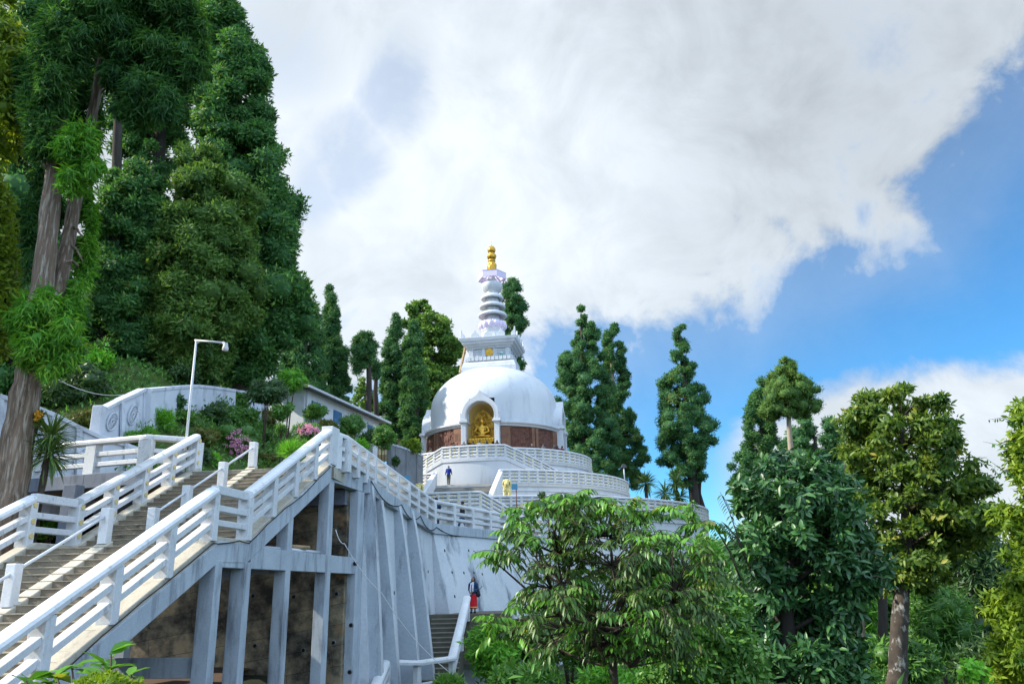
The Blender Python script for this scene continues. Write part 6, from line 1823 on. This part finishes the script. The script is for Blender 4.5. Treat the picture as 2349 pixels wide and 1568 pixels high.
# low growth under the feather-leaved tree and round the garden steps
for (lab, x, y, rx, ry, d, m_, lf, t_) in (
    ('leafy bush beside the white steps rail, right of the woman', 1135, 1490, 60, 60, 28, 'bright', (.24, .09), .3),
    ('yellowing tangle of shrubs under the feather leaved tree', 1240, 1470, 90, 70, 30, 'olivebronze', (.26, .08), .5),
    ('green tangle right under the stem of the feather leaved tree', 1380, 1480, 100, 80, 30, 'shrub', (.26, .08), .5),
    ('light green shrubs right of the feather leaved stem', 1530, 1460, 100, 90, 30, 'bright', (.26, .08), .3),
    ('bush high under the terrace wall behind the feather leaved tree', 1300, 1385, 110, 50, 38, 'olivebronze', (.28, .08), .35),
    ('shrubbery against the lowest terrace, behind the feather leaved tree', 1480, 1340, 110, 70, 42, 'shrub', (.3, .1), .45),
    ('shrub with yellow green leaves below the right end of the terrace', 1640, 1310, 60, 80, 40, 'bright', (.3, .1), .3),
    ('dark foot shrub between terrace end and glossy tree', 1690, 1420, 60, 130, 34, 'shrubd', (.3, .1), .45),
    ('bamboo sprigs in front of the small landing rail', 1030, 1572, 30, 16, 22, 'shrub', (.26, .035), .6),
    ('light thicket filling the gap between the terrace end and the glossy tree', 1680, 1300, 60, 60, 45, 'bright', (.3, .1), .3),
    ('thicket at the far end of the lowest terrace under the yuccas', 1625, 1262, 50, 30, 58, 'shrub', (.4, .14), .5),
    ('leafy mass at the bottom centre', 1210, 1560, 110, 40, 20, 'shrub', (.2, .07), .5),
    ('leafy mass at the bottom right of centre', 1420, 1570, 130, 40, 20, 'bright', (.2, .07), .25),
):
    shrub('thicket', lab, 'thicket', x, y, rx, ry, d, m_, 46, 90, lf, group=GW, core=.5, droop=.3, tint=t_)

# big toothed leaves and a clipped hedge at the bottom left
fp = thing('foliage_plant', 'green plant with large toothed pointed leaves at the bottom left', 'plant', P(150, 1640, 5.4))
for (x, y, sc_) in ((60, 1560, 1), (130, 1548, 1), (165, 1530, .9), (240, 1535, 1), (255, 1500, .9), (20, 1580, 1), (200, 1560, .8), (300, 1545, .8)):
    lv = Leaves(); mb = MB()
    c = P(x, y, 5.4 + .25 * rng.normal()); b = P(x * .8 + 30, 1650, 5.4); mb.tube([b, b.lerp(c, .6) + V((.02, 0, 0)), c], [.012, .009, .005], 6)
    n = 9
    for k in range(n):
        a = 6.28 * k / n + rng.random(); d = np.array([[math.cos(a), math.sin(a) * .8, .35 + .25 * rng.normal()]])
        lv.add(np.array([c + V(rng.normal(size=3) * .015) - ZV * .015 * k]), d, np.array([[0, 0, 1.]]) + rng.normal(size=(1, 3)) * .25, .2 * sc_ * (.7 + .5 * rng.random()), .085 * sc_, np.clip(.55 + .2 * rng.normal(), 0, .95), .2)
    sm = mb.build('stem', M['twig'], fp, smooth=True); lv.build('leaf_spray', LM['fore'], sm, 8)
shrub('hedge', 'small leaved yellow green clipped hedge at the bottom left', 'hedge', 245, 1600, 105, 52, 5.0, 'lime', 60, 240, (.03, .016), core=.9, flat=.9, tint=.45, stem=False, rcf=.36, shell=.8)

lv = Leaves(); pts = []
while len(pts) < 4200:
    y = rng.uniform(16, 66); x = rng.uniform(-3, 48) if y < 40 else rng.uniform(3, 55)
    if hill_dist(x, y) > -1.5 or math.hypot(x - CS.x, y - CS.y) < R1 + 1 or (x < tr.x + .5 and y < 45): continue
    pts.append((x, y, base_ground(x, y) + .5 * rng.random()))
pts = np.array(pts)
for k in range(14):
    n = len(pts); u = rdir(n); u[:, 2] = np.abs(u[:, 2]) * .8 + .2
    lv.add(pts + rng.normal(size=(n, 3)) * [.5, .5, .35], u, rdir(n), .36 * (.6 + .8 * rng.random(n)), .12, np.clip(.35 + .25 * rng.normal(size=n), 0, 1), .15)
o = lv.build('undergrowth', LM['shrub']); tag(o, 'leafy undergrowth over the lower right slope', 'undergrowth', kind='stuff')
# ------------------------------------------------------------------ figures
def blob(name, mb, mat, parent=None, voxel=.03, smooth=2):
    o = mb.build(name, mat, parent, smooth=True)
    r = o.modifiers.new('fuse', 'REMESH'); r.mode = 'VOXEL'; r.voxel_size = voxel; r.use_smooth_shade = True
    if smooth:
        s = o.modifiers.new('soften', 'SMOOTH'); s.factor = .5; s.iterations = smooth
    return o


class Fr:
    """local frame: u right, v forward, w up"""
    def __init__(self, o, f):
        self.o = V(o); self.f = V((f[0], f[1], 0)).normalized(); self.r = V((self.f.y, -self.f.x, 0))
    def __call__(self, u, v, w): return self.o + self.r * u + self.f * v + ZV * w
    def rot(self): return Matrix((self.r, self.f, ZV)).transposed()


# golden seated Buddha in the front niche
fr_ = rad(PH0)
zs0 = P(1105, 1006, 77.5).z; Hs = P(1108, 951, 77.5).z - zs0
F = Fr(C0_ + fr_ * 6.55 + ZV * zs0, fr_); k = Hs / 2.3
bs = thing('buddha_statue', 'golden seated Buddha statue in the arched niche of the dome', 'statue', F(0, 0, 0))
mb = MB(); rt = F.rot()
def eb(u, v, w, a, b, c): mb.ball(F(u * k, v * k, w * k), (a * k, b * k, c * k), 14, rot=rt)
eb(0, .05, .16, .62, .42, .17); eb(-.52, .12, .18, .42, .28, .17); eb(.52, .12, .18, .42, .28, .17); eb(0, .36, .20, .5, .18, .12)
eb(0, -.05, .5, .37, .26, .36); eb(0, -.05, .85, .42, .27, .34); eb(0, -.06, 1.12, .44, .22, .2); eb(-.42, -.05, 1.12, .17, .17, .18); eb(.42, -.05, 1.12, .17, .17, .18)
for sg in (-1, 1):
    mb.tube([F(sg * .5 * k, -.04 * k, 1.1 * k), F(sg * .66 * k, .02 * k, .68 * k), F(sg * .18 * k, .4 * k, .42 * k)], [.15 * k, .14 * k, .09 * k], 10)
    eb(sg * .27, -.02, 1.62, .05, .06, .17)
eb(0, .42, .40, .22, .12, .07)
mb.tube([F(0, -.05 * k, 1.2 * k), F(0, -.03 * k, 1.5 * k)], [.16 * k, .14 * k], 10)
eb(0, 0, 1.66, .25, .26, .30); eb(0, -.06, 1.94, .19, .2, .15); eb(0, -.06, 2.1, .1, .1, .12); eb(0, .25, 1.62, .035, .06, .09); eb(-.09, .225, 1.70, .06, .03, .025); eb(.09, .225, 1.70, .06, .03, .025); eb(0, .235, 1.50, .07, .03, .025)
for j in range(7):   # folds of the robe
    a0 = .98 - j * .08; mb.tube([F((-.34 + .02 * j) * k, .2 * k, (a0 + .12) * k), F(0, (.24 + .012 * j) * k, (a0 - .08) * k), F((.36 - .02 * j) * k, .19 * k, (a0 + .18) * k)], [.02 * k] * 3, 5)
for j in range(4):   # fingers resting in the lap
    mb.tube([F((-.2) * k, (.44 + .015 * j) * k, (.47 - .03 * j) * k), F(.12 * k, (.53 + .01 * j) * k, (.45 - .03 * j) * k)], [.02 * k, .018 * k], 6)
blob('body', mb, M['gold'], bs, .045, 1)
mb = MB(); mb.box(F(0, .05, -.2), F.r * 1.25, F.f * .55, ZV * .2); mb.box(F(0, .05, -.7), F.r * 1.05, F.f * .45, ZV * .4)
for j in range(9): mb.ball(F(-1.1 + 2.2 * j / 8, .55, -.15), (.17, .1, .17), 8, rot=rt)
mb.build('pedestal', M['gold'], bs, auto=30)
mb = MB(); hw_, ht = 1.12, Hs + .62     # pointed relief screen
pl = [(-hw_, -.3), (-hw_ * 1.03, .9), (-hw_ * .98, ht * .55), (-hw_ * .8, ht * .75), (-hw_ * .45, ht * .9), (0, ht), (hw_ * .45, ht * .9), (hw_ * .8, ht * .75), (hw_ * .98, ht * .55), (hw_ * 1.03, .9), (hw_, -.3)]
mb.prism([F(u, -.62, w) for u, w in pl], F.f * .12)
rs2 = random.Random(5)
for _ in range(150):
    w = rs2.uniform(0, ht * .92); lim = hw_ * (1 if w < ht * .55 else max(.1, (ht - w) / (ht * .45)))
    u = rs2.uniform(-lim, lim) * .92; mb.ball(F(u, -.5, w), (rs2.uniform(.04, .1), .06, rs2.uniform(.05, .14)), 6, rot=rt)
for j in range(16):
    a = 2 * math.pi * j / 16; mb.tube([F(.4 * k * math.cos(a), -.48, 1.66 * k + .4 * k * math.sin(a)), F(.52 * k * math.cos(a + .3), -.47, 1.66 * k + .52 * k * math.sin(a + .3))], [.04, .02], 5)
mb.build('halo_screen', M['gold2'], bs, auto=40)
al = C0_ + fr_ * 7.35
mb = MB(); q = V((al.x, al.y, z3f)); tv = tanv(PH0)
mb.box(q + ZV * .6, tv * .9, fr_ * .2, ZV * .6); mb.box(q + ZV * 1.24, tv * 1.0, fr_ * .26, ZV * .04)
o = mb.build('altar_table', M['lion'], bevel=.02); tag(o, 'cream altar table at the foot of the golden statue', 'altar')


# stone lions
def lion(label, x, ytop, d, face):
    top = P(x, ytop, d); zb_ = z1f; Hh = 1.68
    ped = top.z - Hh - zb_
    F = Fr((top.x, top.y, zb_), face); t = thing('lion_statue', label, 'statue', F(0, 0, 0), 'lion statues beside the terrace stair'); rt = F.rot()
    if ped > .05:
        mb = MB(); mb.box(F(0, -.2, ped / 2), F.r * .5, F.f * .85, ZV * ped / 2); mb.build('pedestal', M['white'], t, bevel=.03)
    ped = max(ped, 0)
    mb = MB()
    def e(u, v, w, a, b, c): mb.ball(F(u, v, w + ped), (a, b, c), 14, rot=rt)
    e(0, -.42, .42, .34, .45, .42); e(0, -.15, .68, .31, .36, .45); e(0, .08, .86, .3, .3, .36); e(-.3, -.35, .25, .16, .4, .26); e(.3, -.35, .25, .16, .4, .26); e(-.33, .08, .07, .12, .2, .08); e(.33, .08, .07, .12, .2, .08)
    for sg in (-1, 1):
        mb.tube([F(sg * .19, .14, .82 + ped), F(sg * .19, .26, .44 + ped), F(sg * .19, .25, .1 + ped)], [.14, .11, .095], 10); e(sg * .19, .32, .07, .12, .18, .08)
        for c_ in (-.07, 0, .07): e(sg * .19 + c_, .47, .05, .035, .05, .045)
    e(0, .24, 1.34, .22, .22, .24); e(0, .42, 1.26, .14, .14, .11); e(0, .52, 1.31, .06, .05, .045); e(0, .43, 1.16, .1, .11, .05); e(-.1, .42, 1.42, .045, .04, .04); e(.1, .42, 1.42, .045, .04, .04); e(-.1, .41, 1.48, .08, .05, .03); e(.1, .41, 1.48, .08, .05, .03)
    mb.tube([F(.1, -.82, .15 + ped), F(.32, -.78, .12 + ped), F(.5, -.45, .1 + ped), F(.52, -.2, .12 + ped)], [.07, .06, .06, .09], 8)
    blob('body', mb, M['lion'], t, .03, 2)
    mb = MB(); rs = random.Random(9)     # curls of the mane
    for i in range(230):
        a = rs.uniform(0, 6.283); el = rs.uniform(-1.1, 1.35)
        vv = math.cos(el) * math.cos(a)
        if vv > .35 and el > -.5: continue
        mb.ball(F(.33 * math.cos(el) * math.sin(a), .16 + .26 * vv, 1.28 + ped + .34 * math.sin(el)), (rs.uniform(.05, .075),) * 3, 7)
    for i in range(60):
        mb.ball(F(rs.uniform(-.26, .26), .26 + rs.uniform(-.02, .1), ped + rs.uniform(.66, 1.05)), (.06, .05, .08), 7)
    for sg in (-1, 1): mb.ball(F(sg * .22, .2, 1.56 + ped), (.08, .05, .09), 8)
    mb.build('mane', M['lion'], t, smooth=True)


lion('cream stone lion with curled mane seated right of the grey terrace stair', 1163, 1099, 65.3, rad(PH0))
lion('cream stone lion left of the terrace stair, mostly hidden by the path railing', 963, 1108, 65.8, rad(PH0))

SKIN = plain('skin', (.30, .16, .10), .5); HAIR = plain('hair', (.012, .010, .009), .45)
CL = {}
def cloth(c):
    if c not in CL: CL[c] = surf('cloth', c, tuple(x * .7 for x in c), .85, 9, bump=.15)
    return CL[c]


def person(label, feet, H, face, top, bottom, hair='short', stride=0.0, arms='down', skirt=None, hood=False, scarf=None, bag=None, lean=0.0, group=None, hairm=None, vox=.018):
    t = thing('person', label, 'person', feet, group); F = Fr(feet, face); k = H / 1.7; rt = F.rot()
    q = lambda u, v, w: F(u * k, (v + lean * max(0, w - .9)) * k, w * k)
    hipL, hipR = q(-.09, 0, .90), q(.09, 0, .90)
    kL, kR = q(-.095, stride * .5 + .02, .49), q(.095, -stride * .3 + .03, .49)
    aL, aR = q(-.10, stride, .08), q(.10, -stride, .08 + abs(stride) * .12)
    shL, shR = q(-.18, 0, 1.40), q(.18, 0, 1.40)
    if arms == 'down': eL, wL, eR, wR = q(-.23, -.03, 1.12), q(-.24, .05, .87), q(.23, -.03, 1.12), q(.24, .05, .87)
    elif arms == 'rail': eL, wL, eR, wR = q(-.26, .12, 1.16), q(-.2, .36, 1.14), q(.26, .12, 1.16), q(.2, .36, 1.14)
    elif arms == 'front': eL, wL, eR, wR = q(-.24, -.02, 1.12), q(-.10, .22, 1.02), q(.24, -.03, 1.12), q(.06, .24, .98)
    else: eL, wL, eR, wR = q(-.23, -.06, 1.12), q(-.24, -.14, .9), q(.23, .06, 1.13), q(.22, .24, .98)
    nk, hd = q(0, 0, 1.46), q(0, .015, 1.585)
    b = MB(); T = lambda pts, r, n=9: b.tube(pts, [x * k for x in r], n)
    T([hipL, kL, aL], [.085, .055, .038]); T([hipR, kR, aR], [.085, .055, .038]); T([q(0, 0, .86), q(0, 0, 1.1), q(0, 0, 1.36), nk], [.14, .12, .15, .06])
    T([shL, eL, wL], [.052, .040, .026]); T([shR, eR, wR], [.052, .040, .026]); T([shL, shR], [.055, .055]); T([nk, hd], [.052, .05])
    b.ball(hd, (.075 * k, .095 * k, .115 * k), 14, rot=rt); b.ball(q(0, .10, 1.572), (.014 * k, .02 * k, .024 * k), 8, rot=rt)
    for sg in (-1, 1): b.ball(q(sg * .077, .0, 1.58), (.012 * k, .022 * k, .032 * k), 8, rot=rt)
    b.ball(q(0, .088, 1.53), (.026 * k, .012 * k, .008 * k), 8, rot=rt)
    for (e_, w_, sg) in ((eL, wL, -1), (eR, wR, 1)):    # palm, four fingers and a thumb
        dv = (w_ - e_).normalized(); sv_ = dv.cross(F.r).normalized(); pm = w_ + dv * .05 * k
        b.tube([w_, w_ + dv * .09 * k], [.026 * k, .034 * k], 8)
        for j in range(4):
            a = w_ + dv * .085 * k + sv_ * (j - 1.5) * .019 * k; L_ = (.062, .074, .070, .052)[j] * k
            b.tube([a, a + dv * L_ * .5, a + dv * L_ * .9 - F.r * sg * L_ * .4], [.0095 * k, .009 * k, .007 * k], 6)
        a = w_ + dv * .03 * k + sv_ * -.03 * k; b.tube([a, a + (dv * .6 - sv_ * .6) * .05 * k, a + (dv * .9 - sv_ * .55) * .075 * k], [.011 * k, .010 * k, .008 * k], 6)
    for (a_, sg) in ((aL, 0), (aR, 1)): b.ball(a_ + F.f * .06 * k - ZV * .045 * k, (.04 * k, .12 * k, .035 * k), 8, rot=rt)
    blob('body', b, SKIN, t, vox * .8, 1)
    for sg in (-1, 1):
        e = MB(); e.ball(q(sg * .032, .088, 1.598), (.012 * k, .008 * k, .008 * k), 8, rot=rt); e.build('eye', HAIR, t, smooth=True)
    b = MB(); T([q(0, 0, .84), q(0, 0, 1.1), q(0, -.01, 1.34), q(0, -.01, 1.44)], [.165, .155, .178, .085], 12); T([shL, eL, eL.lerp(wL, .85)], [.08, .062, .046]); T([shR, eR, eR.lerp(wR, .85)], [.08, .062, .046]); T([shL, shR], [.085, .085])
    if hood:
        b.ball(q(0, -.02, 1.60), (.115 * k, .13 * k, .15 * k), 12, rot=rt); T([q(0, -.03, 1.4), q(0, -.03, 1.55)], [.12, .11])
    blob('jacket', b, cloth(top), t, vox, 1)
    if skirt:
        b = MB(); T([q(0, 0, .98), q(0, 0, .8), q(0, .02, .45), q(0, .02, .22)], [.14, .18, .20, .22], 14); blob('skirt', b, cloth(skirt[0]), t, vox, 1)
        b = MB(); T([q(0, .02, .31), q(0, .02, .25)], [.222, .226], 16); b.build('skirt_hem', cloth(skirt[1]), t, smooth=True)
        b = MB(); T([q(-.09, .02, .3), q(-.1, .02, .09)], [.06, .06]); T([q(.09, .02, .3), q(.1, .02, .09)], [.06, .06]); b.build('leggings', cloth(bottom), t, smooth=True)
    else:
        b = MB(); T([hipL, kL, aL + ZV * .02], [.115, .08, .062]); T([hipR, kR, aR + ZV * .02], [.115, .08, .062]); T([q(0, 0, .98), q(0, 0, .84)], [.15, .155], 12); blob('trousers', b, cloth(bottom), t, vox, 1)
    for a_ in (aL, aR):
        b = MB(); b.ball(a_ + F.f * .055 * k - ZV * .035 * k, (.052 * k, .14 * k, .05 * k), 9, rot=rt); b.build('shoe', cloth((.03, .03, .035)), t, smooth=True)
    if not hood:
        b = MB(); b.ball(q(0, -.018, 1.612), (.092 * k, .103 * k, .108 * k), 12, rot=rt)
        if hair == 'long':
            T([q(0, -.06, 1.62), q(0, -.10, 1.45), q(0, -.12, 1.22)], [.085, .09, .05]); T([q(-.075, .0, 1.62), q(-.085, .03, 1.45), q(-.09, .05, 1.3)], [.03, .035, .02]); T([q(.075, .0, 1.62), q(.085, .03, 1.45), q(.09, .05, 1.3)], [.03, .035, .02])
        blob('hair', b, hairm or HAIR, t, vox, 1)
    if scarf:
        b = MB(); T([q(-.09, .0, 1.45), q(0, .09, 1.42), q(.09, .0, 1.45), q(0, -.09, 1.46), q(-.09, 0, 1.45)], [.045] * 5); T([q(-.05, .12, 1.42), q(-.07, .19, 1.2), q(-.06, .19, .98)], [.04, .045, .04]); T([q(.05, .12, 1.42), q(.06, .19, 1.15), q(.06, .19, .86)], [.04, .045, .04]); blob('scarf', b, cloth(scarf), t, vox, 1)
    return t


def bag(label, c, face, c1, h=.34):
    F = Fr(c, face); b = MB(); b.ball(F(0, 0, 0), (.19, .09, h / 2), 12, rot=F.rot()); b.ball(F(0, .05, -h * .18), (.13, .07, h * .25), 10, rot=F.rot())
    b.tube([F(-.1, .02, h * .42), F(-.02, .2, h * .95), F(.08, .02, h * .42)], [.018] * 3, 6)
    o = blob('bag', b, cloth(c1), None, .02, 1); return tag(o, label, 'bag')


UP = V((0, 1, 0))
# man in blue on the terrace stair
ft_ = P(1029, 1126, 70.6); ft_.z = z2f + .01
person('man in blue jacket and olive trousers walking up the grey terrace stair', ft_, 1.68, (.25, 1, 0), (.010, .035, .26), (.10, .10, .075), stride=.09, arms='walk', hairm=plain('grey_hair', (.16, .15, .14), .6), lean=.04)
# hooded figure below him
p = P(998, 1145, 60.8); p.z = z1f - .32
person('person in a brown hooded jacket, half hidden below the terrace stair', p, 1.7, (.1, 1, 0), (.075, .055, .04), (.05, .05, .05), hood=True)
# two people on the path behind the railing
def on_path(x, d):
    r = ray(x, 1200); p = r * (d / r.y); t_ = max(0, min(1, (d - 41) / 12)); p.z = B0.lerp(C0, t_).z + .012; return p
p = on_path(1001, 45.5)
person('person in navy top with a pale bag, behind the path railing', p, 1.66, (.1, 1, 0), (.02, .03, .09), (.05, .055, .08), arms='front')
bag('pale bag carried low by the person in navy on the path', p + V((.02, -.2, .62)), (0, -1, 0), (.62, .58, .5))
p = on_path(1061, 49)
person('person in black top and blue jeans striding along the path behind the railing', p, 1.72, (-1, .35, 0), (.015, .016, .02), (.03, .08, .22), stride=.24, arms='walk')
# woman in red at the head of the garden steps
p = P(1086, 1408, 40.2); p.z = zt_ - .02
person('woman in denim jacket, white scarf and long red skirt atop the garden steps', p, 1.66, (-.45, -1, 0), (.025, .06, .14), (.5, .45, .4), hair='long', arms='front', skirt=((.62, .012, .02), (.60, .45, .18)), scarf=(.78, .76, .82))
bag('dark shoulder bag hanging at the hip of the woman in red', p + V((.235, .02, .90)), (1, -.2, 0), (.02, .025, .035), .36)
# visitors along the upper balustrade
GV = 'visitors behind the balustrade of the topmost terrace'
vis = [(1041, .02, 'person in dark clothes at the balustrade in front of the left relief panel', (.02, .022, .025), 'short', 0), (1064, .02, 'person in black jacket leaning beside the left column of the niche', (.018, .02, .03), 'short', 1), (1085, .02, 'dark haired person in front of the left side of the golden statue', (.03, .03, .035), 'short', 0), (1100, .02, 'person in grey jacket directly below the golden statue', (.28, .32, .36), 'short', 0), (1116, .02, 'long haired person in dark coat just right of the one in grey', (.02, .02, .03), 'long', 0), (1140, .02, 'person beside the right column of the niche', (.10, .05, .07), 'long', 0), (1220, 1, 'person in dark jacket pointing along the right half of the upper balustrade', (.02, .022, .03), 'short', 1), (1247, 1, 'short person, only the head above the right part of the upper balustrade', (.1, .13, .14), 'short', 0), (1271, 1, 'left one of the close pair by the right white column', (.05, .05, .06), 'long', 0), (1278, 1, 'maroon clad right one of the close pair by the right white column', (.14, .02, .03), 'long', 0), (1289, 1, 'person at the right end of the terrace in a red headscarf', (.2, .03, .04), 'short', 0), (988, 1, 'person in olive jacket at the far left of the upper balustrade', (.05, .05, .03), 'short', 0), (1004, 1, 'person in dark clothes near the far left of the upper balustrade', (.02, .02, .025), 'short', 0)]
for (x, kind, lab, c, hr_, arm) in vis:
    rr = (11.75 - .75) if kind != 1 else R3 - .42
    a = ray(x, 1015); a = V((a.x, a.y, 0)).normalized()
    # where the bearing first meets the circle of radius rr round the pagoda
    oc = -V((CS.x, CS.y, 0)); bq = oc.dot(a); cq = oc.dot(oc) - rr * rr; s_ = -bq - math.sqrt(bq * bq - cq)
    p = a * s_; p.z = z3f + .02
    hgt = 1.66 + .1 * random.random()
    out = (p - V((CS.x, CS.y, p.z))).normalized()
    fc = out if arm else (-out + V((random.uniform(-.6, .6), 0, 0)))
    person(lab, p, min(hgt, 1.78), (fc.x, fc.y, 0), c, (.04, .045, .06), hair=hr_, arms='rail' if arm else 'down', group=GV, vox=.03)

# ------------------------------------------------------------------ small things: signs and the far lamp
def sign(label, x, ytop, ybot, d, w, h):
    a, b = P(x, ybot, d), P(x, ytop, d); b = V((a.x, a.y, b.z)); t = thing('sign_post', label, 'sign', a, 'small blue signs along the path')
    mb = MB(); mb.tube([a, b], .035, 8); mb.build('post', M['signpost'], t, smooth=True)
    mb = MB(); mb.box(b - ZV * h / 2 + V((-w * .3, -.05, 0)), (w / 2, 0, 0), (0, .015, 0), (0, 0, h / 2)); mb.build('board', M['signblue'], t, bevel=.01)


sign('small blue sign on a maroon post behind the closely spaced path posts', 937, 1090, 1160, 45, .34, .5)
sign('small blue sign on a dark post at the far end of the path railing', 1186, 1109, 1190, 56, .42, .4)
fl = thing('lamp_post', 'thin dark lamp post beside the yuccas at the right of the middle terrace', 'lamp post', P(1437, 1136, 90))
a, b = P(1437, 1170, 90), P(1436, 1072, 90); b = V((a.x, a.y, b.z))
mb = MB(); mb.tube([a - ZV * 2, b], [.1, .07], 8); mb.build('pole', M['steel'], fl, smooth=True)
mb = MB(); mb.box(b + ZV * .1, (.3, 0, 0), (0, .2, 0), (0, 0, .1)); mb.box(b + V((0, -.1, .28)), (.2, 0, 0), (0, .14, 0), (0, 0, .08)); mb.build('floodlight', M['roof'], fl, bevel=.03)
